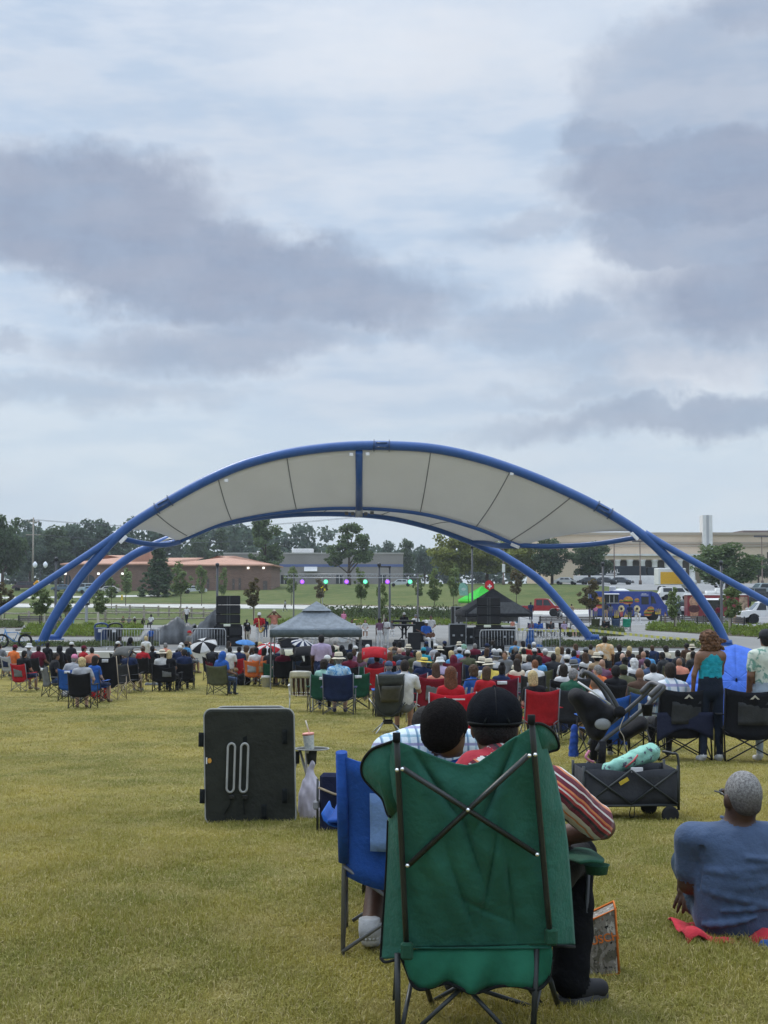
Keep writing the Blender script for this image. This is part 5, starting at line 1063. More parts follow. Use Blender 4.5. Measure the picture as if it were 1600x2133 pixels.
def popup(name, px, pyb, hw, hd, eave, peak, col, col2, label, rz=0, valance=.28, crown=False, frame=(.25, .25, .26), pole=True):
    b = G(px, pyb) if not isinstance(px, Vector) else px; t = thing(name, label, 'canopy tent', b, rz)
    rows = []; n = 9; M = cloth(col, transl=.12, bump=.15, bscale=6)
    for sgn, ax in ((-1, 0), (1, 0), (-1, 1), (1, 1)):     # four roof panels, each sagging a little
        g = []
        for i in range(n):
            v = i / (n - 1); row = []
            for j in range(n):
                u = (j / (n - 1) * 2 - 1) * (1 - v * .985); z = eave + (peak - eave) * v - .10 * math.sin(math.pi * v) * (1 - (u / max(1 - v * .985, .01)) ** 2 * .6)
                e = sgn * (1 - v); row.append((e * hw, u * hd * (sgn), z) if ax == 0 else (-u * hw * sgn, e * hd, z))
            g.append(row)
        MB().sheet(g, .012).build('roof_panel', M, t)
    M2 = cloth(col2, bump=.15, bscale=6)
    for x0, y0, x1, y1 in ((-hw, -hd, hw, -hd), (hw, -hd, hw, hd), (hw, hd, -hw, hd), (-hw, hd, -hw, -hd)):
        o = .012; nx, ny = (0, -1 if y0 < 0 else 1) if y0 == y1 else ((1 if x0 > 0 else -1), 0)
        MB().sheet([[(x0 + (x1 - x0) * k / 12 + nx * (o + .01 * math.sin(k * 1.9) * v), y0 + (y1 - y0) * k / 12 + ny * (o + .01 * math.sin(k * 1.9) * v), eave + .01 - valance * v) for k in range(13)] for v in (0, .5, 1)], .006).build('valance', M2, t)
    for x in (-hw, hw):
        for y in (-hd, hd):
            if pole: MB().box((x * .985 - .02, y * .985 - .02, 0), (x * .985 + .02, y * .985 + .02, eave)).box((x * .985 - .05, y * .985 - .05, 0), (x * .985 + .05, y * .985 + .05, .012)).build('leg', steel(frame), t)
    for a, c in (((-hw, -hd), (hw, -hd)), ((-hw, hd), (hw, hd)), ((-hw, -hd), (-hw, hd)), ((hw, -hd), (hw, hd))):
        A = Vector((a[0] * .98, a[1] * .98, eave - .08)); Cc = Vector((c[0] * .98, c[1] * .98, eave - .08)); m_ = A.lerp(Cc, .5) + Vector((0, 0, .06)); MB().tube([A, m_ + Vector((0, 0, -.3)), Cc], .012, 5).tube([A + Vector((0, 0, -.35)), m_ + Vector((0, 0, .05)), Cc + Vector((0, 0, -.35))], .012, 5).build('truss_bar', steel(frame), t)
    if crown: MB().add([(-.5, -.5, peak - .27), (.5, -.5, peak - .27), (.5, .5, peak - .27), (-.5, .5, peak - .27), (0, 0, peak + .05)], [(0, 1, 4), (1, 2, 4), (2, 3, 4), (3, 0, 4)]).build('vent_cap', M, t)
    return t
popup('popup_canopy', 659, 1432, 1.5, 1.45, 1.97, 2.86, (.215, .24, .262), (.09, .11, .115), 'grey-blue pop-up canopy standing over the middle of the crowd', R(2), .24, True)
bt = G(1027, 1337); tn = popup('popup_canopy', bt, 0, 1.85, 1.6, 1.72, 3.0, (.042, .043, .047), (.042, .043, .047), 'black pop-up tent behind the right loudspeaker tower', R(8), .3); MB().sheet([[(x, 1.5, z) for x in np.linspace(-1.8, 1.8, 9)] for z in (1.1, 1.4, 1.75)], .01).build('rear_wall', cloth((.20, .205, .21)), tn); MB().prism([(-1.75, 1.62), (1.75, 1.62), (.9, 2.25), (-.9, 2.25)], -1.66, -1.645).build('gable_panel', cloth((.15, .155, .16)), tn)
gt = G(1004, 1296); popup('popup_canopy', gt, 0, 1.55, 1.5, 2.0, 3.2, (.06, .52, .06), (.10, .60, .05), 'bright green pop-up tent behind the black tent', R(25), .3)
def feather_flag(px, pyb, pyt, col, label, cross=False):
    b = G(px, pyb); h = P(px, pyt, b.y).z - b.z; t = thing('feather_flag', label, 'flag', b); MB().tube([(0, 0, 0), (0, 0, h * .7), (-.05, 0, h * .9), (-.3, 0, h)], .025, 6).build('pole', M_BLK, t)
    out = [(-.02, h - 1.1), (-.75, h - 1.1), (-.85, h - .5), (-.78, h - .15), (-.55, h + .02), (-.25, h - .02), (-.04, h - .25)]; f = MB().prism(out, -.012, .012).build('banner', cloth(col), t)
    if cross: MB().box((-.60, -.02, h - .58), (-.22, -.013, h - .46)).box((-.47, -.021, h - .71), (-.35, -.0135, h - .33)).build('white_cross', cloth((.75, .75, .75)), f); MB().box((-.74, -.02, h - 1.1), (-.04, -.0135, h - .98)).build('hem_print', cloth((.7, .7, .7)), f)
    else: MB().prism(disc(-.42, h - .55, .2, .12), -.02, -.013).build('printed_logo', cloth((.5, .6, .55)), f)
feather_flag(976, 1298, 1214, (.25, .48, .38), 'mint feather flag left of the green tent'); feather_flag(1030, 1296, 1209, (.55, .03, .04), 'red feather flag with white cross above the black tent', True)
# lighting truss with six coloured lamps
tb = G(741, 1322); tt = thing('lighting_truss', 'lighting truss with purple and green lamps behind the band', 'truss', tb); s = tb.y / FPX; z0 = (1322 - 1204) * s; xa, xb = (592 - 741) * s, (882 - 741) * s
for dz_, dy_ in ((0, -.14), (0, .14), (.24, 0)): MB().tube([(xa, dy_, z0 + dz_), (xb, dy_, z0 + dz_)], .022, 6).build('chord', M_ALU, tt)
for k in range(26):
    x = xa + (xb - xa) * k / 26; x2 = xa + (xb - xa) * (k + 1) / 26; MB().tube([(x, -.14, z0), ((x + x2) / 2, 0, z0 + .24), (x2, -.14, z0)], .010, 5).tube([(x, .14, z0), ((x + x2) / 2, 0, z0 + .24), (x2, .14, z0)], .010, 5).build('web_bar', M_ALU, tt)
for px in (612, 870): MB().lathe([(.5, 0), (.5, .03), (.05, .04), (.05, z0 + .3)], 8, mtx=Matrix.Translation(((px - 741) * s, 0, 0))).build('stand', M_BLK, tt)
for px, pur in ((630, 1), (679, 0), (722, 1), (761, 0), (807, 1), (854, 0)):
    x = (px - 741) * s; l = MB().lathe([(.10, 0), (.16, .05), (.17, .28), (.12, .34)], 12, mtx=Matrix.Translation((x, .12, z0 - .22)) @ Matrix.Rotation(R(100), 4, 'X')).tube([(x - .15, 0, z0 - .2), (x - .15, 0, z0 - .02), (x + .15, 0, z0 - .02), (x + .15, 0, z0 - .2)], .012, 5).build('par_can', M_BLK, tt)
    c = (.42, .12, .95) if pur else (.15, .85, .45); MB().lathe([(.145, 0), (.10, .02), (0, .03)], 12, mtx=Matrix.Translation((x, -.20, z0 - .27)) @ Matrix.Rotation(R(100), 4, 'X')).build('lens', mat(c, var=0, emit=c, estr=1.5), l)
lamp_post(790, 1322, 1180, 'black lamp post left of the armed lamp post behind the band')
# grey tarpaulin over stacked gear
def tarp(px0, px1, pyb, prof, label, depth=2.2):
    a, b = G(px0, pyb), G(px1, pyb); s = a.y / FPX; n = 48; rows = []
    for i in range(17):
        v = i / 16; row = []
        for k in range(n):
            u = k / (n - 1); px = px0 + (px1 - px0) * u; top = float(np.interp(px, [q[0] for q in prof], [q[1] for q in prof])); hh = max(.03, (pyb - top) * s)
            e = min(1, min(v, 1 - v) / .22); z = hh * (e ** .8) + .07 * abs(math.sin(px * .16 + v * 5)) * e + .06 * abs(math.sin(px * .09 - v * 8)) * e + .03 * math.sin(px * .5 + v * 5) * e
            row.append((a.x + (b.x - a.x) * u, a.y - .2 + v * depth + .12 * math.sin(px * .2), max(.01, z)))
        rows.append(row)
    return tag(MB().sheet(rows, .01).build('tarpaulin', mat((.125, .13, .135), rough=.5, var=.25, scale=2, spec=.4, bump=.5, bscale=5)), label, 'tarpaulin')
tarp(288, 402, 1343, [(288, 1340), (305, 1318), (330, 1312), (352, 1300), (365, 1290), (380, 1304), (402, 1308)], 'grey tarpaulin slumped low over stage gear left of stage'); tarp(396, 452, 1346, [(396, 1330), (412, 1306), (430, 1290), (446, 1273), (452, 1272)], 'grey tarpaulin rising steeply to the left loudspeaker tower', 1.8)
def barricade(px0, px1, pyb, label, hpx=None):
    a, b = G(px0, pyb), G(px1, pyb); L = (b - a).length; t = thing('crowd_barrier', label, 'barrier', a, math.atan2(b.y - a.y, b.x - a.x), 'steel crowd barriers along the stage'); h = 1.02
    MB().tube(catmull([(0, 0, .12), (0, 0, h - .2), (.05, 0, h - .05), (.2, 0, h), (L - .2, 0, h), (L - .05, 0, h - .05), (L, 0, h - .2), (L, 0, .12)], 4), .022, 7).build('frame', M_ALU, t); MB().tube([(0, 0, .17), (L, 0, .17)], .018, 6).build('lower_rail', M_ALU, t)
    n = max(6, int(L / .13)); bar = MB().tube([(0, 0, .17), (0, 0, h)], .009, 5).mesh()
    for k in range(1, n): obj('bar', bar, M_ALU, t, (L * k / n, 0, 0))
    for x in (.3, L - .3): MB().tube([(x, -.3, .012), (x, 0, .16), (x, .3, .012)], .018, 6).build('foot', M_ALU, t)
barricade(400, 470, 1353, 'crowd barrier left of the left loudspeaker tower'); barricade(211, 332, 1354, 'crowd barrier before the two litter bins'); barricade(1000, 1079, 1357, 'crowd barrier before the right loudspeaker tower'); barricade(1089, 1166, 1356, 'crowd barrier right of the blue tarp bundle')
def gear(px, pyb, w, d, h, label, cat='case', col=(.014, .014, .015), alu=True, name='flight_case', rz=0):
    b = G(px, pyb); t = thing(name, label, cat, b, rz); MB().box((-w / 2, -d / 2, .04), (w / 2, d / 2, h), bev=.01).build('box', mat(col, rough=.6, var=.2, scale=8), t)
    if alu:
        mb = MB()
        for x in (-w / 2, w / 2):
            for y in (-d / 2, d / 2): mb.box((x - .018, y - .018, .03), (x + .018, y + .018, h + .01))
        for z in (.05, h):
            for y in (-d / 2, d / 2): mb.box((-w / 2 + .018, y - .016, z - .016), (w / 2 - .018, y + .016, z + .016))
        mb.build('edge_trim', M_ALU, t)
        for x in (-w * .25, w * .25): MB().box((x - .06, -d / 2 - .02, h * .5 - .05), (x + .06, -d / 2 - .012, h * .5 + .05)).build('latch', M_ALU, t)
    else: MB().box((-w / 2 + .05, -d / 2 - .012, .1), (w / 2 - .05, -d / 2 - .001, h - .06)).build('grille', M_GRILL, t)
    return t
gear(953, 1346, .85, .7, 1.15, 'tall black flight case with metal edges beside the mixing desk'); gear(975, 1345, .6, .6, .95, 'black flight case left of the right loudspeaker tower'); gear(1058, 1346, .75, .7, 1.0, 'black rack case with drawers right of the right tower'); gear(952, 1330, .5, .5, 1.9, 'tall grey-edged case behind the mixing desk', rz=.4)
gear(832, 1355, .52, .5, .52, 'square black stage monitor below the keyboard', 'monitor', alu=False, name='stage_monitor'); gear(863, 1354, .62, .55, .85, 'tall black bass cabinet right of the keyboard', 'amplifier', alu=False, name='bass_cabinet'); gear(758, 1354, .8, .5, .5, 'wide black stage monitor behind the canopy leg', 'monitor', alu=False, name='stage_monitor'); gear(601, 1350, 1.0, .6, .5, 'black stage monitor under the grey canopy', 'monitor', alu=False, name='stage_monitor'); gear(875, 1338, .8, .6, 1.15, 'black amplifier stack behind the bass cabinet', 'amplifier', alu=False, name='amplifier')
b = G(1105, 1350); tag(obj('tarp_bundle', sdf_mesh([C((0, 0, .05), (.02, 0, .9), .28, .13, 0, .05), E((.25, -.1, .08), (.4, .3, .1), 0, .1)], .04, {0: (.04, 14, 0)}), cloth((.03, .09, .25)), None, b), 'bundle of blue tarp hanging beside the right barrier', 'tarp')
# clothes rack seen under the black tent
b = G(1052, 1318); t = thing('clothes_rack', 'rack of hanging clothes under the black tent', 'clothes rack', b); MB().tube([(-1, 0, 0), (-1, 0, 1.7), (1, 0, 1.7), (1, 0, 0)], .02, 6).build('rail', M_ALU, t)
for i, c in enumerate([(.55, .3, .28), (.6, .55, .5), (.03, .03, .03), (.5, .5, .48), (.05, .05, .06), (.12, .35, .45), (.14, .38, .5)]): x = -.85 + i * .28; MB().sheet([[(x - .04, y * .9, 1.65 - v * .95 - .12 * abs(y)) for y in np.linspace(-.28, .28, 5)] for v in (0, .5, 1)], .08).build('garment', cloth(c), t)
# keyboard on an X stand
b = G(842, 1343); t = thing('keyboard_rig', 'black double keyboard on crossed stand at the back of the stage', 'keyboard', b, face_cam(b) + math.pi)
for z, y in ((.98, 0), (1.2, -.12)): k = MB().box((-.62, y - .17, z), (.62, y + .17, z + .11), bev=.015).build('keyboard', M_BLK, t); MB().box((-.56, y + .02, z + .112), (.56, y + .15, z + .118)).build('keys', mat((.6, .6, .58), var=0), k)
for s_ in (-1, 1): MB().tube([(s_ * .45, -.12, 0), (-s_ * .3, -.12, .98)], .025, 6).build('leg', M_BLK, t)
# drum kit
b = G(715, 1338); t = thing('drum_kit', 'drum kit with cymbals behind the grey canopy', 'drums', b)
def drum(x, y, z, r, h, tilt=0, nm='drum'):
    o = MB().lathe([(r, 0), (r, h)], 16, mtx=Matrix.Translation((x, y, z)) @ Matrix.Rotation(tilt, 4, 'X')).build(nm, paint((.10, .10, .11)), t); MB().lathe([(r * 1.03, h - .03), (r * 1.03, h + .012), (r * .95, h + .013), (0, h + .013)], 16, mtx=Matrix.Translation((x, y, z)) @ Matrix.Rotation(tilt, 4, 'X')).build('drum_head', mat((.7, .7, .68), var=.05), o)
drum(0, 0, .28, .28, .45, R(90), 'bass_drum'); drum(-.3, .1, .75, .15, .22); drum(.3, .1, .75, .16, .24); drum(.6, .3, .35, .2, .4); drum(-.6, .2, .6, .18, .15)
for x, z in ((-.75, 1.15), (.7, 1.25), (.95, 1.05)): c = MB().lathe([(.24, z), (.05, z + .03), (0, z + .05)], 14, mtx=Matrix.Translation((x, .2, 0))).build('cymbal', mat((.5, .36, .12), rough=.3, metal=.8, var=.05), t); MB().tube([(x, .2, 0), (x, .2, z)], .012, 5).build('stand', M_ALU, c)
# microphone stands
for px, pyb, lab in ((783, 1350, 'microphone stand before the striped-top singer'), (630, 1349, 'microphone stand under the grey canopy'), (1150, 1353, 'black stand right of the right barrier'), (1138, 1350, 'short black stand beyond the right barrier')):
    b = G(px, pyb); t = thing('microphone_stand', lab, 'stand', b); MB().lathe([(.14, 0), (.14, .02), (.012, .03), (.010, 1.45)], 8).build('pole', M_BLK, t); MB().tube([(0, 0, 1.45), (0, .12, 1.55)], .02, 6).build('microphone', M_BLK, t)
# litter bins
for px, c, lab in ((211, (.02, .055, .17), 'blue litter bin behind the left barrier'), (240, (.014, .018, .017), 'black litter bin beside the blue one')):
    b = G(px, 1340); t = thing('litter_bin', lab, 'bin', b, 0, 'litter bins by the planting bed'); M = paint(c); MB().lathe([(.32, 0), (.36, .06), (.40, .78), (.42, .80), (.42, .86)], 18).build('body', M, t); MB().tube(catmull([(-.38, 0, .85), (-.3, 0, 1.03), (0, 0, 1.1), (.3, 0, 1.03), (.38, 0, .85)], 4), .05, 8).build('hood', M, t); MB().box((-.10, -.42, .62), (.12, -.40, .80)).build('label', M_WHITE, t)
# bicycle
b = G(28, 1350); t = thing('bicycle', 'blue fat-tyre bicycle parked at the left edge', 'bicycle', b, R(4)); Mbk = paint((.09, .22, .42))
for x in (-.58, .58):
    w_ = MB(); w_.tube([(x + .31 * math.cos(a), 0, .36 + .31 * math.sin(a)) for a in np.linspace(0, 2 * math.pi, 25)], .055, 8, cap=False); w_ = w_.build('wheel', M_TYRE, t); sp = MB()
    for k in range(8): a = k * math.pi / 4; sp.tube([(x, 0, .36), (x + .3 * math.cos(a), 0, .36 + .3 * math.sin(a))], .005, 4)
    sp.lathe([(.05, -.06), (.05, .06)], 8, mtx=Matrix.Translation((x, 0, .36)) @ Matrix.Rotation(R(90), 4, 'X')).build('spokes', M_ALU, w_)
MB().tube([(-.43, 0, .95), (-.32, 0, .62), (.02, 0, .33)], .035, 8).tube([(-.36, 0, .78), (.22, 0, .80), (.02, 0, .33)], .028, 8).tube([(.2, 0, .78), (.58, 0, .36), (.02, 0, .33)], .02, 8).tube([(-.4, 0, .9), (-.58, 0, .36)], .03, 8).build('frame', Mbk, t)
MB().tube([(-.42, -.32, 1.0), (-.46, -.1, 1.03), (-.46, .1, 1.03), (-.42, .32, 1.0)], .018, 6).build('handlebar', M_BLK, t); MB().box((.08, -.08, .88), (.36, .08, .94), bev=.03).build('saddle', M_BLK, t); MB().box((.3, -.1, .74), (.85, .1, .78), bev=.01).build('rack', M_BLK, t); MB().tube([(.02, -.1, .33), (.12, -.12, .2)], .015, 5).tube([(.02, .1, .33), (-.08, .12, .46)], .015, 5).build('pedals', M_BLK, t)
# caution tape
def tape(pts, label, z=.9):
    w = .075; t = MB(); prev = None; q = catmull([P(x, y, Y) for x, y, Y in pts], 14)
    for i, (a, c) in enumerate(zip(q, q[1:])): o = Vector((0, 0, w)); n = Vector((0, .004, 0)); V = [a - o, c - o, c + o, a + o]; t.add([*V, *[v + n for v in V]], [(0, 1, 2, 3), (7, 6, 5, 4)], i % 2)
    return tag(t.build('caution_tape', [mat((.62, .58, .12), var=.1), mat((.55, .54, .40), var=.1)]), label, 'tape')
tape([(1078, 1311, 86), (1140, 1313, 86), (1212, 1314, 84)], 'yellow caution tape from the black tent to the right arch leg'); tape([(1216, 1311, 83), (1300, 1320, 82), (1380, 1328, 80), (1490, 1336, 76)], 'yellow caution tape slanting between the two right arch legs'); tape([(1168, 1344, 76), (1230, 1344, 76), (1350, 1343, 75), (1470, 1341, 74.4)], 'yellow caution tape low above the dark grass strip')
for px, pyb in ((1212, 1324), (1168, 1351)): b = G(px, pyb); tag(MB().lathe([(.2, 0), (.2, .03), (.025, .05), (.025, 1.0), (.04, 1.05), (0, 1.08)], 8).build('tape_post', M_BLK, None, b), 'short black post holding the caution tape ' + ('at the arch foot' if px > 1200 else 'by the barrier'), 'post')
# motorcycle by the red pickup
b = G(1166, 1290); t = thing('motorcycle', 'parked motorcycle right of the red pickup', 'motorcycle', b, R(70))
for x in (-.7, .7): w_ = MB(); w_.tube([(x + .26 * math.cos(a), 0, .32 + .26 * math.sin(a)) for a in np.linspace(0, 2 * math.pi, 17)], .07, 6, cap=False).build('wheel', M_TYRE, t)
MB().tube([(.7, 0, .32), (.45, 0, .95)], .05, 6).box((-.3, -.15, .35), (.3, .15, .7), bev=.05).build('frame', M_ALU, t); MB().box((-.1, -.16, .7), (.4, .16, .95), bev=.07).build('tank', M_BLK, t); MB().box((-.8, -.15, .7), (-.1, .15, .82), bev=.04).build('seat', M_BLK, t); MB().tube([(.4, -.4, 1.05), (.45, 0, 1.0), (.4, .4, 1.05)], .02, 6).build('handlebar', M_ALU, t)
# ================================================================== CROWD
COLS = dict(white=(.60, .59, .57), cream=(.62, .55, .42), black=(.014, .014, .016), charcoal=(.035, .036, .04), grey=(.16, .165, .17), silver=(.35, .35, .36), navy=(.018, .028, .07), blue=(.025, .09, .32), sky=(.10, .30, .55), teal=(.03, .25, .32), red=(.38, .018, .025), maroon=(.12, .015, .03), orange=(.62, .15, .04), coral=(.55, .22, .15), pink=(.62, .22, .34), purple=(.40, .32, .44), plum=(.16, .08, .12), green=(.02, .085, .05), olive=(.085, .09, .05), tan=(.36, .25, .15), brown=(.085, .05, .035), yellow=(.65, .5, .1), mint=(.3, .5, .42), denim=(.06, .09, .16))
def col(n): return COLS[n] if isinstance(n, str) else n
HN = {'short': 'short {} hair', 'afro': 'rounded {} hair', 'bob': '{} bobbed hair', 'long': 'long {} hair', 'curly': 'curly {} hair', 'dreads': 'long {} dreadlocks', 'bun': 'tied {} hair', 'towel': '{} head cloth', 'hood': '{} hood', 'cap': '{} cap', 'straw': '{} straw hat', 'panama': '{} brimmed hat', 'bucket': '{} bucket hat', 'sunhat': '{} sun hat', 'bald': 'bald head'}
def look_of(sk, head, shirt, **k):
    d = dict(skin=sk, shirt=col(shirt) if not isinstance(shirt, bpy.types.Material) else shirt); hk, _, hc = head.partition(' ')
    if hk == 'bald': pass
    elif hk in HATS: d['hat'] = (hk, COLS.get(hc, (.6, .6, .6))); d['hair'] = ('short', 'grey' if sk == 'fair' else 'black')
    elif hk in ('towel', 'hood'): d['hair'] = (hk, COLS[hc])
    else: d['hair'] = (hk, hc)
    d.update(k); return d
def where(px):
    for lim, s in ((120, 'at the far left'), (290, 'before the litter bins'), (450, 'before the grey tarpaulins'), (560, 'before the left loudspeakers'), (765, 'around the grey canopy'), (960, 'before the keyboard'), (1085, 'before the right loudspeakers'), (1300, 'before the right barriers'), (1480, 'by the blue umbrella')):
        if px < lim: return s
    return 'at the right edge'
def rowname(Y): return 'front rows' if Y > 55 else 'middle rows' if Y > 40 else 'rear rows' if Y > 27 else 'nearest row'
CR = 'concert crowd seated on the lawn'; CHG = 'camp chairs of the crowd'
KIND = {'quad': 'camp chair', 'low': 'low chair', 'high': 'high-backed chair', 'canopy': 'canopied chair', 'lawn': 'lawn chair', 'wide': 'wide chair'}
def heading(p, j=0.0): return -math.atan2(0 - p.x, 78 - p.y) + j
def spot(px, py, hz_, Y=None):
    """place of a seated head: depth by how large heads look at that height in the photo"""
    Y = Y or float(np.interp(py, [1330, 1337, 1345, 1355, 1365, 1375, 1385, 1395, 1405, 1420, 1430], [65, 62, 57, 50, 43, 37, 32, 28, 24, 20.5, 18.5]))
    q = P(px, py, Y); g = gzf(q.x, Y); return Vector((q.x, Y, g)), min(1.06, max(.80, (q.z - g) / hz_))
def seat(px, py, sk, head, shirt, ch=None, desc=None, sc=None, pose=None, rz=None, cdesc=None, pants=None, legs=None, arms=None, Yp=None):
    """one spectator by the pixel of the head, on a chair 'kind colour[/panel]'"""
    hk = head.split(' ')[0]; fem = hk in ('bob', 'long', 'bun', 'curly', 'sunhat')
    pose = pose or ('sitf' if fem else random.choice(['sit', 'sita', 'sitw', 'sit'])); sc = sc or random.uniform(.93, 1.02)
    p, sc = spot(px, py, head_of(pose).z, Yp); r = heading(p, random.uniform(-.22, .22) if rz is None else rz)
    hd = HN[hk].format(head.partition(' ')[2]).strip(); sh = shirt if isinstance(shirt, str) else 'patterned'
    lab = desc or f'seated person, {hd}, {sh} top, {rowname(p.y)} {where(px)}'
    person(p, r, pose, look_of(sk, head, shirt, pants=col(pants or random.choice(['denim', 'black', 'charcoal', 'tan', 'navy', 'grey'])), legs=legs or ('skin' if random.random() < .4 else None), shoes=random.choice([(.5, .5, .5), (.05, .05, .05), (.2, .15, .1)]), arms=arms), lab, sc, CR).rotation_euler = (random.uniform(-.10, .04), random.uniform(-.09, .09), r + random.uniform(-.35, .35))
    if ch:
        k, _, c = ch.partition(' '); c, _, pn = c.partition('/'); lean = Vector((0, -.03, 0)); lean.rotate(Matrix.Rotation(r, 3, 'Z'))
        chair(k, p + lean, r, col(c), cdesc or f'{c} {KIND[k]} under {hd}, {sh} top, {where(px)}', panel=col(pn) if pn in COLS else None, patch=(.6, .6, .6) if pn == 'label' else None, group=CHG, frame=random.choice([(.035, .035, .037), (.2, .2, .21), (.035, .035, .037)]))
    return p
used = []
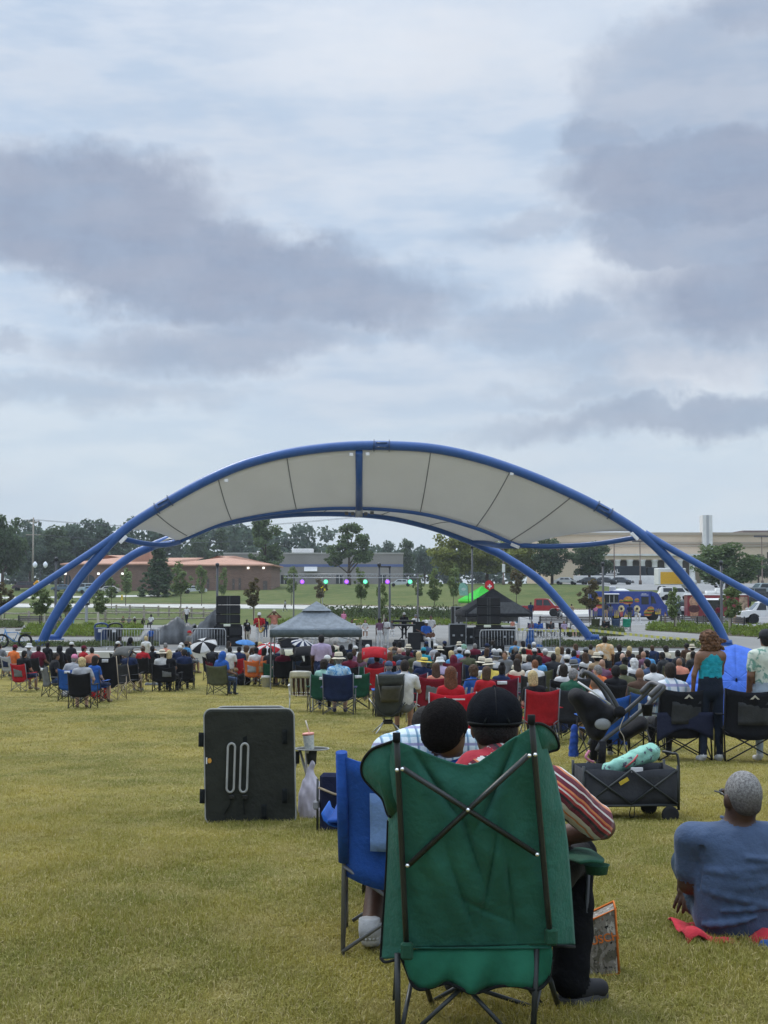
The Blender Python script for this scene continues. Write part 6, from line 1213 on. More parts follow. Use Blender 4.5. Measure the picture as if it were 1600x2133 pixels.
CROWD = [  # px, py(head), skin, head, shirt, chair
 (52, 1362, 'tan', 'short black', 'black', 'quad red/grey', dict(desc='dark-haired person in black in the red chair at far left', cdesc='red camp chair with grey mesh panel at far left', rz=0)),
 (28, 1350, 'brown', 'cap maroon', 'orange', 'quad silver/navy', dict(desc='person in orange top and maroon cap at far left')), (4, 1347, 'tan', 'short dark', 'grey', 'quad charcoal', {}), (61, 1348, 'fair', 'sunhat white', 'grey', 'quad grey', {}),
 (102, 1343, 'deep', 'short black', 'black', 'low black', {}), (118, 1368, 'brown', 'short dark', 'black', 'quad grey/label', dict(desc='heavy person in black turned sideways in the slate chair at left', pose='sitw', rz=-.7, cdesc='slate grey camp chair with white label left of the pink cap')),
 (149, 1372, 'fair', 'cap pink', 'silver', 'quad blue/label', dict(desc='person in a pink cap on the blue chair at left', cdesc='blue camp chair with label under the pink cap')), (174, 1380, 'fair', 'curly blonde', 'silver', 'quad black', dict(desc='person with curly blond hair in grey on black chair', pose='sita', cdesc='black camp chair under the curly blond head', rz=.1)),
 (199, 1374, 'fair', 'bob dark', 'blue', 'quad blue/label', dict(desc='dark-bobbed person on the blue chair left of the beige-framed chair')), (179, 1352, 'tan', 'cap maroon', 'red', 'quad grey', {}), (197, 1355, 'brown', 'short black', 'coral', 'low charcoal', {}), (151, 1344, 'deep', 'cap white', 'black', 'low black', {}),
 (133, 1352, 'deep', 'hood black', 'black', 'high black', {}), (251, 1330, 'deep', 'short black', 'charcoal', None, {}), (270, 1334, 'deep', 'hood black', 'black', None, {}), (252, 1342, 'brown', 'cap white', 'black', 'low black', {}), (276, 1362, 'brown', 'cap navy', 'navy', 'quad black', {}),
 (82, 1352, 'brown', 'short black', 'maroon', 'quad black', {}), (301, 1352, 'tan', 'short brown', 'red', 'quad black', {}), (322, 1352, 'deep', 'short black', 'black', 'quad black', {}), (309, 1330, 'fair', 'short blonde', 'white', None, dict(sc=.8)),
 (348, 1345, 'fair', 'short grey', 'coral', 'quad black', {}), (340, 1362, 'fair', 'straw cream', 'white', 'quad black', dict(desc='person in wide straw hat and white top on black chair', cdesc='black camp chair under the wide straw hat at left')), (393, 1343, 'tan', 'straw brown', 'sky', 'quad navy', dict(desc='person in brown straw hat and pale blue shirt')),
 (386, 1360, 'tan', 'short dark', 'navy', 'quad black', dict(desc='dark-haired man in navy shirt on black chair before the umbrella', cdesc='black camp chair under the navy-shirted man', rz=.3)), (446, 1351, 'deep', 'short black', 'charcoal', 'quad black/maroon', {}), (462, 1366, 'brown', 'hood blue', 'blue', 'wide olive', dict(desc='person with blue hood in the dark olive chair', cdesc='dark olive camp chair with bags hanging beside the red chair')),
 (480, 1354, 'deep', 'short black', 'white', None, {}), (497, 1353, 'brown', 'short black', 'navy', 'quad red', dict(cdesc='red camp chair below the left loudspeaker tower')), (514, 1352, 'tan', 'curly brown', 'tan', 'low tan', {}), (529, 1356, 'brown', 'cap black', 'white', 'quad orange/silver', dict(cdesc='orange-red camp chair with pale mesh panel left of the canopy leg')),
 (551, 1356, 'deep', 'bob black', 'coral', 'quad orange/tan', dict(cdesc='orange camp chair directly behind the canopy leg')), (591, 1357, 'fair', 'short white', 'maroon', 'wide black', dict(desc='white-haired person in maroon in the wide black chair', cdesc='wide black camp chair right of the canopy leg')), (613, 1356, 'brown', 'short black', 'charcoal', 'quad denim', {}),
 (669, 1383, 'tan', 'curly dark', 'mint', 'quad green/label', dict(desc='curly dark-haired person beside the white cap on green chair', cdesc='dark green camp chair left of the brimmed-hat man')), (681, 1375, 'fair', 'cap white', 'navy', 'quad navy', {}),
 (723, 1360, 'deep', 'short black', 'charcoal', 'low black', {}), (735, 1360, 'brown', 'short brown', 'plum', 'low maroon', {}), (746, 1366, 'tan', 'long brown', 'plum', 'quad green', {}), (809, 1365, 'fair', 'long auburn', 'red', 'quad black', dict(desc='long auburn-haired person in red right of the red canopy chair')),
 (822, 1356, 'fair', 'cap brown', 'olive', 'low blue', {}), (832, 1357, 'fair', 'bald', 'charcoal', 'low charcoal', {}), (874, 1380, 'fair', 'straw yellow', 'navy', 'quad navy', dict(desc='person in yellow straw boater before the keyboard')), (922, 1380, 'fair', 'bucket white', 'purple', 'quad charcoal', dict(desc='person in white bucket hat right of the straw boater')),
 (904, 1392, 'fair', 'long brown', 'coral', 'quad maroon/grey', dict(desc='brown-haired person in coral behind the maroon chairs', cdesc='maroon camp chair with grey mesh panel under the brown-haired person')), (807, 1388, 'fair', 'cap denim', 'denim', 'quad blue', dict(desc='person in denim-blue cap behind the grey high-backed chair')), (836, 1386, 'fair', 'cap denim', 'denim', 'quad denim', dict(desc='denim-capped person leaning left of the straw boater')),
 (976, 1398, 'fair', 'curly brown', 'blue', 'lawn silver', dict(desc='curly brown-haired person on the cream lawn chair', cdesc='cream and brown webbed lawn chair right of the red chair')), (1003, 1400, 'fair', 'bob brown', 'red', None, {}), (953, 1356, 'tan', 'cap white', 'sky', 'low maroon', {}), (966, 1362, 'deep', 'short black', 'plum', 'quad maroon', {}),
 (1026, 1368, 'fair', 'panama grey', 'white', 'quad black', {}), (1040, 1360, 'tan', 'cap white', 'charcoal', 'quad black', {}), (1051, 1365, 'tan', 'short brown', 'grey', None, dict(desc='person facing the camera with short hair before the right barrier', rz=2.6)), (1025, 1386, 'fair', 'panama cream', 'yellow', None, {}),
 (1040, 1392, 'tan', 'bun black', 'navy', 'wide maroon/label', dict(desc='person with black hair bun in the maroon chair', cdesc='wide maroon camp chair under the black hair bun')), (1082, 1372, 'fair', 'curly brown', 'cream', 'quad black', dict(desc='brown curly-haired person with cream shawl')), (1108, 1385, 'fair', 'short red', 'white', 'quad charcoal/silver', dict(desc='red-haired man in white shirt before the blue chair')),
 (1112, 1358, 'tan', 'cap white', 'black', 'quad navy', {}), (1133, 1359, 'fair', 'cap white', 'maroon', 'quad blue', dict(desc='white-capped person in the royal blue chair', cdesc='royal blue camp chair left of the dark-bobbed woman')), (1120, 1410, 'fair', 'bob blonde', 'black', 'quad red', dict(desc='woman with straight blonde bob in black on red chair', cdesc='red camp chair under the blonde bob', rz=.05, sc=1.0)),
 (1165, 1393, 'fair', 'bob dark', 'white', 'quad black/silver', dict(desc='dark-bobbed woman in white top on black chair')), (1195, 1406, 'tan', 'short grey', 'green', 'quad charcoal', dict(desc='grey-haired man in dark green behind the pram hood', rz=-.5)), (1179, 1374, 'tan', 'cap white', 'white', 'quad black', {}), (1181, 1358, 'deep', 'short black', 'silver', 'low blue', {}),
 (1191, 1362, 'deep', 'short black', 'blue', 'low red', {}), (1204, 1388, 'fair', 'panama grey', 'silver', 'quad charcoal', dict(desc='person in grey brimmed hat with dark band')), (1223, 1367, 'tan', 'long brown', 'white', 'quad black', {}), (1239, 1371, 'brown', 'panama cream', 'tan', 'quad brown', {}), (1216, 1356, 'brown', 'cap grey', 'charcoal', 'low black', {}),
 (1241, 1396, 'fair', 'short grey', 'orange', 'quad navy', dict(desc='grey-haired man with orange collar turned left', rz=.9)), (1254, 1424, 'brown', 'bald', 'white', 'quad blue', dict(desc='bald man in white shirt in the blue chair behind the pram', cdesc='blue camp chair behind the pram handle', rz=.1)), (1297, 1369, 'fair', 'bald', 'navy', 'quad blue', {}), (1273, 1399, 'deep', 'afro black', 'black', 'quad black', {}),
 (1318, 1382, 'brown', 'towel white', 'white', 'wide charcoal', dict(desc='person with white cloth over the head')), (1333, 1404, 'brown', 'bald', 'brown', 'quad olive', {}), (1303, 1398, 'brown', 'cap olive', 'olive', 'quad red', dict(desc='person in olive cap in the red chair right of the bald man', cdesc='red camp chair with black frame right of the pram')),
 (1362, 1392, 'brown', 'short black', 'white', 'quad charcoal', {}), (1379, 1366, 'deep', 'short black', 'charcoal', 'quad olive', {}), (1411, 1380, 'brown', 'bald', 'coral', 'quad black', {}), (1409, 1362, 'deep', 'short black', 'charcoal', 'low black', {}), (1436, 1364, 'deep', 'short black', 'charcoal', 'low black', {}), (1350, 1364, 'brown', 'cap black', 'sky', 'quad green', {}),
 (642, 1368, 'deep', 'hood black', 'black', 'canopy black', dict(cdesc='black canopied chair beside the purple-shirted man')), (780, 1372, 'brown', 'short black', 'maroon', 'canopy red', dict(cdesc='bright red canopied chair in mid crowd')), (934, 1374, 'brown', 'hood maroon', 'maroon', 'high maroon', dict(cdesc='maroon high-backed chair with hooded top')),
 (716, 1352, 'deep', 'hood black', 'black', 'high black', {}), (865, 1362, 'deep', 'short black', 'olive', 'low olive', {}), (886, 1356, 'tan', 'cap teal', 'teal', 'low black', {}), (762, 1360, 'tan', 'short brown', 'tan', 'low charcoal', {})]
random.seed(11)
for e in CROWD: p = seat(*e[:6], **e[6]); used.append((e[0], e[1]))
# people further in, between the listed ones
hs = ['short black', 'short black', 'short dark', 'afro black', 'cap white', 'cap black', 'cap navy', 'short grey', 'bald', 'bob black', 'bob brown', 'long dark', 'panama cream', 'curly dark', 'bob blonde', 'cap red', 'short brown']
ss = ['black', 'black', 'charcoal', 'navy', 'white', 'navy', 'grey', 'charcoal', 'cream', 'silver', 'maroon', 'denim', 'olive', 'white', 'sky', 'plum', 'tan', 'cream', 'brown', 'silver', 'purple', 'black']
cs = ['black', 'black', 'charcoal', 'navy', 'navy', 'black', 'green', 'grey', 'maroon', 'olive', 'black/grey', 'red/grey']
random.seed(23)
for py, x0, x1, st in ((1343, 470, 1130, 26), (1350, 300, 1470, 25), (1359, 330, 1480, 33), (1368, 640, 1470, 45), (1378, 990, 1400, 58)):
    x = x0
    while x < x1:
        px = x + random.uniform(-9, 9); pyy = py + random.uniform(-5, 5); x += st * random.choice([.8, 1, 1, 1.5])
        if any(abs(px - a) < 9 and abs(pyy - c) < 7 for a, c in used): continue
        if 395 < px < 450 and py < 1365 or 600 < px < 655 and py < 1362: continue
        used.append((px, pyy)); seat(px, pyy, random.choice(['deep', 'dark', 'brown', 'brown', 'tan', 'fair', 'tan']), random.choice(hs), random.choice(ss), random.choice(['quad', 'low', 'low', 'high', 'quad']) + ' ' + random.choice(cs))
# ------------------------------------------------------------------ standing people
def stand(px, pyt, pyb, pose, sk, head, shirt, label, rz=None, pants='white', legs=None, name='person', Y=None, arms=None, group=None, shoes=(.5, .5, .5)):
    """top-of-head and feet pixels set place and size"""
    b = G(px, pyb) if Y is None else Vector((P(px, pyb, Y).x, Y, gzf(P(px, pyb, Y).x, Y)))
    h = (pyb - pyt) / FPX * b.y; sc = min(1.12, max(.6, h / (1.77 if pose[:3] != 'sit' else 1.35)))
    return person(b, face_cam(b) + (rz if rz is not None else 0), pose, look_of(sk, head, shirt, pants=col(pants), legs=legs, arms=arms, shoes=shoes), label, sc, group), b, sc
PI = math.pi
sax, b, sc = stand(540, 1276, 1351, 'guitar', 'brown', 'cap white', 'red', 'saxophonist in red shirt, white trousers and white cap on stage', PI - .1)
def sub(nm, parent, mb, m, label, cat): o = mb.build(nm, m); o.matrix_world = Matrix.LocRotScale(parent.location, parent.rotation_euler, parent.scale); return tag(o, label, cat)
sub('saxophone', sax, MB().tube(catmull([(.03, .2, 1.47), (.0, .24, 1.4), (-.02, .27, 1.15), (-.05, .30, .9), (-.12, .36, .82), (-.2, .36, .92), (-.24, .38, 1.05)], 4), [.012, .014, .016, .018, .02, .022, .025, .027, .03, .033, .036, .04, .04, .042, .044, .047, .05, .052, .055, .06, .065, .07, .075, .08, .085], 8), mat((.6, .42, .14), rough=.25, metal=.9, var=.05), 'brass saxophone held by the man in red', 'saxophone')
stand(571, 1270, 1344, 'hands_up', 'brown', 'cap cream', 'coral', 'man in coral shirt raising both hands to his face behind the saxophonist', PI)
stand(516, 1298, 1340, 'stand', 'brown', 'cap white', 'black', 'person in white cap and cream trousers between tower and saxophonist', PI, 'cream'); stand(514, 1290, 1334, 'stand', 'deep', 'short black', 'black', 'dark-clothed person behind the white-capped stagehand', PI, 'black')
stand(553, 1288, 1330, 'stand', 'deep', 'short black', 'navy', 'dark-clothed musician right of the saxophonist', PI, 'denim')
stand(791, 1288, 1351, 'standf', 'dark', 'curly black', 'plum', 'singer with big dark hair, plum striped top and white trousers', PI + .2); stand(804, 1286, 1350, 'mic', 'dark', 'dreads black', 'white', 'singer with dreadlocks dressed all in white', PI - .4, arms=None)
stand(733, 1290, 1346, 'stand', 'brown', 'short black', 'white', 'musician in white trousers half hidden by the canopy edge', PI, 'white'); stand(645, 1284, 1346, 'walk', 'brown', 'cap black', 'charcoal', 'musician in white trousers under the grey canopy, left one', PI + .4); stand(662, 1284, 1346, 'stand', 'brown', 'cap black', 'purple', 'musician in white trousers under the grey canopy, right one', PI)
stand(842, 1276, 1334, 'keys', 'dark', 'cap white', 'black', 'keyboard player in black with white cap', PI, 'black')
gp, b, sc = stand(890, 1292, 1354, 'sit', 'dark', 'cap white', 'blue', 'seated guitarist in blue shirt, white trousers and white cap', PI + .5)
ch = gear(893, 1353, .45, .4, .42, 'black stool box under the seated guitarist', 'stool', alu=False, name='stool')
sub('bass_guitar', gp, MB().prism([(-.2, .55), (.1, .5), (.2, .62), (.1, .78), (-.05, .74), (-.2, .8), (-.28, .68)], .20, .26).box((.12, .215, .66), (.75, .24, .70), mtx=Matrix.Translation((.12, .22, .68)) @ Matrix.Rotation(R(-25), 4, 'Y') @ Matrix.Translation((-.12, -.22, -.68))), paint((.10, .04, .02)), 'dark bass guitar on the lap of the seated guitarist', 'guitar')
stand(882, 1292, 1336, 'sit', 'brown', 'cap white', 'coral', 'seated person in coral shirt and white cap behind the guitarist', PI); stand(898, 1282, 1330, 'sit', 'brown', 'short black', 'white', 'person in white seated behind the guitarist', PI); stand(866, 1280, 1322, 'sit', 'tan', 'cap grey', 'white', 'person in grey cap seated behind the keyboard stand', PI)
stand(761, 1291, 1328, 'sitf', 'tan', 'long brown', 'white', 'long-haired person in white seated beyond the band', PI, legs='skin'); stand(817, 1292, 1326, 'sitf', 'brown', 'bob black', 'grey', 'grey-clothed person seated left of the keyboard', PI); stand(716, 1272, 1316, 'standf', 'tan', 'bob dark', 'pink', 'person in pink top at the right edge of the canopy roof', PI, 'denim')
# left bank of the plaza
for px, pt, pb, po, sk, hd, sh, lab, r_ in ((255, 1283, 1308, 'sit', 'tan', 'short brown', 'olive', 'olive-clothed person seated on the bench behind the bins', 2.4), (268, 1284, 1309, 'sit', 'tan', 'cap grey', 'grey', 'grey-capped person seated behind the bins', 2.6), (279, 1285, 1309, 'sit', 'brown', 'cap white', 'black', 'white-capped person in black seated behind the bins', 2.2), (297, 1288, 1310, 'sit', 'deep', 'short black', 'black', 'person in black seated left of the person in white', 2.6), (314, 1280, 1310, 'sit', 'deep', 'cap black', 'white', 'person in white seated left of the tarpaulin', 2.8),
    (389, 1262, 1304, 'walk', 'brown', 'cap white', 'white', 'person in white and black walking beyond the tarpaulin', 2.6), (123, 1283, 1310, 'sit', 'tan', 'short black', 'grey', 'grey-shirted person seated on the bench between the arch legs', PI), (150, 1285, 1310, 'sit', 'brown', 'short black', 'sky', 'pale blue-clothed person seated right of the rear arch leg', 1.7), (594, 1250, 1274, 'walk', 'brown', 'short black', 'silver', 'lone person walking on the far road', 1.2),
    (314, 1308, 1352, 'stand', 'brown', 'short black', 'blue', 'child in blue standing before the tarpaulin', .2), (394, 1314, 1388, 'walk', 'fair', 'cap red', 'grey', 'man in grey shirt and red cap walking past the umbrella', -1.2)):
    stand(px, pt, pb, po, sk, hd, sh, lab, r_, 'black' if 'black' in lab else 'charcoal')
# right side, food trucks and caution tape
for px, pt, pb, po, sk, hd, sh, pa, lab, r_ in ((1241, 1260, 1294, 'standf', 'brown', 'short black', 'pink', 'grey', 'person in bright pink top queueing at the blue truck', .1), (1262, 1254, 1294, 'stand', 'brown', 'cap black', 'charcoal', 'tan', 'person in charcoal at the service window behind the lamp post', 0), (1272, 1258, 1293, 'stand', 'tan', 'bob dark', 'grey', 'denim', 'person in grey right of the lamp post at the truck', .2), (1312, 1258, 1299, 'stand', 'brown', 'cap black', 'navy', 'olive', 'man in navy with olive trousers standing before the blue truck', .1), (1332, 1274, 1300, 'walk', 'brown', 'short black', 'white', 'white', 'child in white walking before the blue truck', .8), (1325, 1278, 1296, 'stand', 'brown', 'short black', 'silver', 'white', 'small child beside the child in white', .5),
    (1386, 1276, 1302, 'stand', 'tan', 'bob brown', 'tan', 'tan', 'person in tan at the front of the blue truck', 1.2), (1423, 1258, 1293, 'stand', 'dark', 'short black', 'white', 'black', 'person in white shirt and black shorts left of the red trailer', -.5), (1445, 1262, 1294, 'stand', 'tan', 'bob brown', 'grey', 'grey', 'person in grey before the trailer mural', 0), (1459, 1258, 1294, 'standf', 'tan', 'bob dark', 'plum', 'tan', 'person in plum top queueing at the red trailer', .2), (1470, 1262, 1295, 'standf', 'tan', 'long brown', 'cream', 'grey', 'long-haired person in cream at the red trailer', -.3), (1497, 1260, 1300, 'stand', 'dark', 'short black', 'maroon', 'charcoal', 'person in maroon jersey left of the right lamp post', .3),
    (1106, 1254, 1293, 'stand', 'deep', 'short black', 'navy', 'navy', 'person in navy standing before the red pickup', 0), (1191, 1258, 1290, 'stand', 'tan', 'short dark', 'tan', 'grey', 'person in tan standing by the motorcycle', .4), (1068, 1290, 1326, 'standf', 'tan', 'long brown', 'coral', 'white', 'person in coral under the black tent beside the clothes', PI)):
    stand(px, pt, pb, po, sk, hd, sh, lab, r_, pa)
for px, pt, pb, sk, hd, sh, lab, chc in ((1108, 1294, 1328, 'brown', 'short black', 'plum', 'person in plum seated in a camp chair beyond the tape, leftmost', 'navy'), (1123, 1295, 1329, 'brown', 'cap navy', 'blue', 'person in blue seated beyond the tape', 'blue'), (1149, 1294, 1328, 'tan', 'short dark', 'charcoal', 'person in charcoal seated beyond the tape by the bench', 'black'), (1176, 1293, 1327, 'tan', 'bob dark', 'purple', 'person in purple seated beyond the tape', 'black'), (1197, 1296, 1328, 'fair', 'short brown', 'white', 'bare-legged person in white seated left of the arch leg', 'grey'), (1259, 1292, 1322, 'brown', 'short black', 'black', 'person in black seated behind the lamp post at the right', 'black')):
    o, b, sc = stand(px, pt, pb, 'sit', sk, hd, sh, lab, PI + random.uniform(-.3, .3), 'charcoal', 'skin' if 'bare' in lab else None); chair('quad', b, o.rotation_euler.z, col(chc), f'{chc} camp chair under the ' + lab.replace(' seated', '').split(',')[0].replace(' in a camp chair', '').replace('bare-legged ', ''), group='chairs beyond the caution tape')
for px, c, lab in ((1239, 'olive', 'empty olive camp chair left of the right lamp post'), (1281, 'denim', 'empty slate blue camp chair right of the lamp post'), (1304, 'mint', 'empty green camp chair beside the slate blue one')):
    b = G(px, 1316); chair('quad', b, face_cam(b) + .2, col(c) if c != 'mint' else (.03, .28, .17), lab, sc=1.05)
# purple-shirted man, man in orange print, child at barrier
def print_fn(c2, sc=9, thr=.5):
    def fn(T, tc, cs, c): return T.mix(T.ramp(T.noise(tc, sc, 3, .6, 1.0), thr - .06, thr + .06), cs, (*c2, 1))
    return fn
o, b, sc = stand(669, 1320, 1457, 'standw', 'deep', 'short black', 'purple', 'standing man in pale purple shirt under the grey canopy', .1, 'navy', Y=39)
M_PRINT = mat((.60, .36, .17), var=.1, rough=.9, key='print', fn=print_fn((.62, .50, .36), 7)); bq = spot(1260, 1350, 1.63, 43)[0]
person(bq, face_cam(bq), 'standw', look_of('dark', 'short black', M_PRINT, pants=COLS['charcoal']), 'standing man in orange and cream print shirt', 1.0)
stand(966, 1319, 1372, 'standf', 'brown', 'short black', 'mint', 'child in mint top standing before the right tower', .1, 'mint', Y=64)
# ------------------------------------------------------------------ umbrellas
def umbrella(p, axis, rad, cols, label, n=8, depth=.32, handle=.75, scallop=.06):
    ax = Vector(axis).normalized(); q = ax.to_track_quat('Z', 'Y'); t = thing('umbrella', label, 'umbrella', p, 0); t.rotation_mode = 'QUATERNION'; t.rotation_quaternion = q
    for k in range(n):
        a0, a1 = 2 * PI * k / n, 2 * PI * (k + 1) / n; g = []
        for i in range(9):
            r = rad * i / 8; row = []
            for j in range(7):
                u = j / 6; a = a0 + (a1 - a0) * u; dip = math.sin(PI * u); rr = r * (1 - .045 * dip * (i / 8)); row.append((rr * math.cos(a) + 1e-4 * math.cos(a), rr * math.sin(a), -depth * rad * (r / rad) ** 2 * 1.0 - dip * .02 * rad * (i / 8)))
            g.append(row)
        MB().sheet(g, .004).build('canopy_panel', cloth(col(cols[k % len(cols)]), bump=.1, transl=.2), t)
        MB().tube([(rad * v * math.cos(a0), rad * v * math.sin(a0), -depth * rad * v * v - .008) for v in np.linspace(0, 1, 7)], .005, 5).build('rib', M_ALU, t)
    MB().tube([(0, 0, .05), (0, 0, -handle)], .009, 6).build('shaft', M_ALU, t); MB().tube(catmull([(0, 0, -handle + .1), (0, 0, -handle - .05), (.04, 0, -handle - .09), (.07, 0, -handle - .04)], 4), .016, 6).build('handle', M_BLK, t); MB().lathe([(.02, -.01), (.012, .06), (0, .07)], 8).build('tip', M_BLK, t)
    return t
p = P(423, 1337, 45); umbrella(p, (-.1, -.55, .85), .44, ['white', 'black'], 'black and white panelled umbrella left of the olive chair')
p = P(556, 1344, 52); umbrella(p, (-.1, -.45, .9), .50, ['white', 'red'], 'red and white panelled umbrella behind the orange chairs'); p = P(512, 1333, 58); umbrella(p, (.1, -.15, 1), .42, [(.09, .25, .55)], 'light blue umbrella below the left loudspeaker tower')
p = P(632, 1334, 54); umbrella(p, (.2, -.3, 1), .46, ['white', 'navy'], 'navy and white striped umbrella under the grey canopy', 16)
# ------------------------------------------------------------------ small things among the crowd
def bucket(px, pyb, label, z=0.0):
    b = G(px, pyb); t = thing('bucket', label, 'bucket', b + Vector((0, 0, z))); MB().lathe([(.125, 0), (.145, .33), (.155, .33), (.155, .37), (.148, .37), (.148, .34)], 20).build('pail', plastic((.68, .68, .66)), t); MB().lathe([(.157, .37), (.157, .39), (0, .395)], 20).build('lid', plastic((.7, .7, .68)), t); MB().tube([(.155 * math.cos(a), -.02 - .08 * math.sin(a), .34 - .12 * math.sin(a)) for a in np.linspace(0, PI, 9)], .004, 5).build('handle', M_ALU, t)
bucket(554, 1432, 'white plastic bucket beside the canopy leg'); bucket(553, 1424, 'second white bucket directly behind the first'); 
def softbag(px, pyb, w, d, h, c, label, cat='bag', rz=0.0, name='bag', handles=True):
    b = G(px, pyb); t = thing(name, label, cat, b, rz); me = sdf_mesh([C((-w * .3, 0, h * .3), (w * .3, 0, h * .3), h * .33, None, 0, .05, ((0, 1, 0), max(1.0, h * .66 / d))), C((-w * .28, 0, h * .65), (w * .28, 0, h * .65), h * .3, None, 0, .08, ((0, 1, 0), max(1.0, h * .66 / d * 1.3)))], max(.012, h / 24), {0: (.012, 22, px)}); obj('body', me, cloth(col(c)), t)
    if handles:
        for s_ in (-1, 1): MB().tube(catmull([(-w * .2, s_ * d * .12, h * .85), (-w * .14, s_ * d * .2, h * 1.12), (w * .14, s_ * d * .2, h * 1.12), (w * .2, s_ * d * .12, h * .85)], 4), .010, 5).build('handle', cloth(col(c)), t)
    return t
softbag(209, 1456, .42, .2, .46, (.50, .015, .02), 'bright red tote bag beside the beige-framed chair', name='tote_bag'); softbag(152, 1450, .4, .3, .22, 'charcoal', 'dark bag on the grass left of the blond head', rz=.3); softbag(140, 1452, .35, .3, .2, 'white', 'white and black bag under the slate chair'); softbag(320, 1428, .9, .5, .1, 'grey', 'flat grey cloth lying on the grass', 'cloth', name='folded_cloth', handles=False)
softbag(394, 1422, .3, .25, .35, 'black', 'black bag left of the navy-shirted man', name='backpack'); softbag(483, 1428, .3, .25, .5, 'charcoal', 'dark bag hanging behind the olive chair', name='backpack'); softbag(508, 1428, .3, .25, .45, 'black', 'black backpack below the red chair', name='backpack'); softbag(510, 1399, .12, .1, .3, (.7, .2, .06), 'small orange bag right of the red chair', handles=False)
softbag(1158, 1528, .38, .25, .3, 'navy', 'navy bag on the grass below the blonde woman', name='backpack'); softbag(1172, 1520, .3, .22, .34, 'black', 'black backpack beside the navy bag', name='backpack')
b = G(694, 1362); t = thing('cooler', 'red cooler behind the purple-shirted man', 'cooler', b); MB().box((-.25, -.18, 0), (.25, .18, .3), bev=.03).build('box', plastic((.4, .03, .03)), t); MB().box((-.26, -.19, .3), (.26, .19, .38), bev=.03).build('lid', plastic((.35, .03, .03)), t); MB().tube([(-.2, -.2, .3), (-.2, -.2, .46), (.2, -.2, .46), (.2, -.2, .3)], .012, 5).build('handle', M_BLK, t)
b = G(609, 1386); t = thing('folding_table', 'small cream cloth-covered table under the grey canopy', 'table', b); MB().box((-.42, -.3, .68), (.42, .3, .70)).build('top', cloth((.62, .60, .46)), t); MB().sheet([[(x, -.305 - .01 * math.sin(x * 20), z) for x in np.linspace(-.43, .43, 12)] for z in (.70, .5, .28)], .006).build('cloth_drop', cloth((.62, .60, .46)), t)
for x in (-.38, .38):
    for y in (-.26, .26): MB().box((x - .015, y - .015, 0), (x + .015, y + .015, .68)).build('leg', M_ALU, t)
# ------------------------------------------------------------------ distinctive empty or near chairs
def at_base(px, pyb): return G(px, pyb)
b = at_base(628, 1482); chair('lawn', b, heading(b, .05), (.09, .045, .035), 'empty webbed lawn chair with brown and cream stripes', panel=(.58, .53, .40), patch=(.68, .68, .66), frame=(.62, .62, .60), sc=1.0, name='lawn_chair')
b = at_base(1004, 1480); chair('lawn', b, heading(b), (.5, .02, .025), 'red and white webbed lawn chair behind the cap wearer', panel=(.68, .66, .64), patch=(.65, .65, .65), frame=(.62, .62, .60), name='lawn_chair')
p, sc_ = spot(706, 1374, 1.22, 32); r_ = heading(p, 0)
M_HAW = mat((.10, .30, .55), var=.15, rough=.9, key='haw', fn=print_fn((.45, .62, .72), 14)); person(p, r_, 'sita', look_of('fair', 'panama cream', M_HAW, pants=COLS['tan'], legs='skin', shoes=(.08, .08, .2)), 'man in cream brimmed hat and blue flowered shirt', sc_, CR); chair('wide', p, r_, COLS['navy'], 'wide navy camp chair under the cream brimmed hat', group=CHG, frame=(.16, .16, .17), sc=1.02)
b = at_base(744, 1478); chair('quad', b, heading(b, .1), COLS['green'], 'dark green camp chair right of the brimmed-hat man', patch=(.6, .6, .6), group=CHG)
b = at_base(232, 1458); chair('high', b, heading(b, .03), COLS['black'], 'tall black chair with beige frame at left', frame=(.42, .34, .24), patch=(.5, .5, .5), sc=1.12, group=CHG); b = at_base(268, 1444); chair('canopy', b, heading(b, -.3), COLS['charcoal'], 'black canopied chair with grey roof right of the beige-framed chair', frame=(.42, .34, .24), top=(.10, .10, .095), sc=.98, group=CHG)
b = at_base(855, 1488); chair('quad', b, heading(b, .25), COLS['maroon'], 'maroon camp chair with grey panel right of the white-shirted man', panel=COLS['grey'], frame=(.4, .4, .4), group=CHG, sc=1.05); b = at_base(893, 1508); chair('wide', b, heading(b, .3), (.20, .015, .025), 'dark red camp chair with grey panel beside the red-topped woman', panel=COLS['grey'], frame=(.45, .45, .45), group=CHG, sc=1.05)
p, sc_ = spot(937, 1404, 1.22, 20.5); r_ = heading(p, .05); person(p, r_, 'sitf', look_of('fair', 'long auburn', 'red', pants=COLS['denim']), 'woman with long auburn hair in red on the bright red chair', sc_, CR); t = chair('wide', p, r_, (.50, .014, .028), 'bright red camp chair with white logo under the auburn-haired woman', group=CHG, frame=(.4, .4, .4))
MB().prism([(-.17, .80), (-.07, .80), (-.12, .86)], -.475, -.470).build('logo', cloth((.7, .7, .7)), t); MB().box((-.05, -.475, .815), (.16, -.470, .835)).build('logo_lettering', cloth((.65, .65, .65)), t)
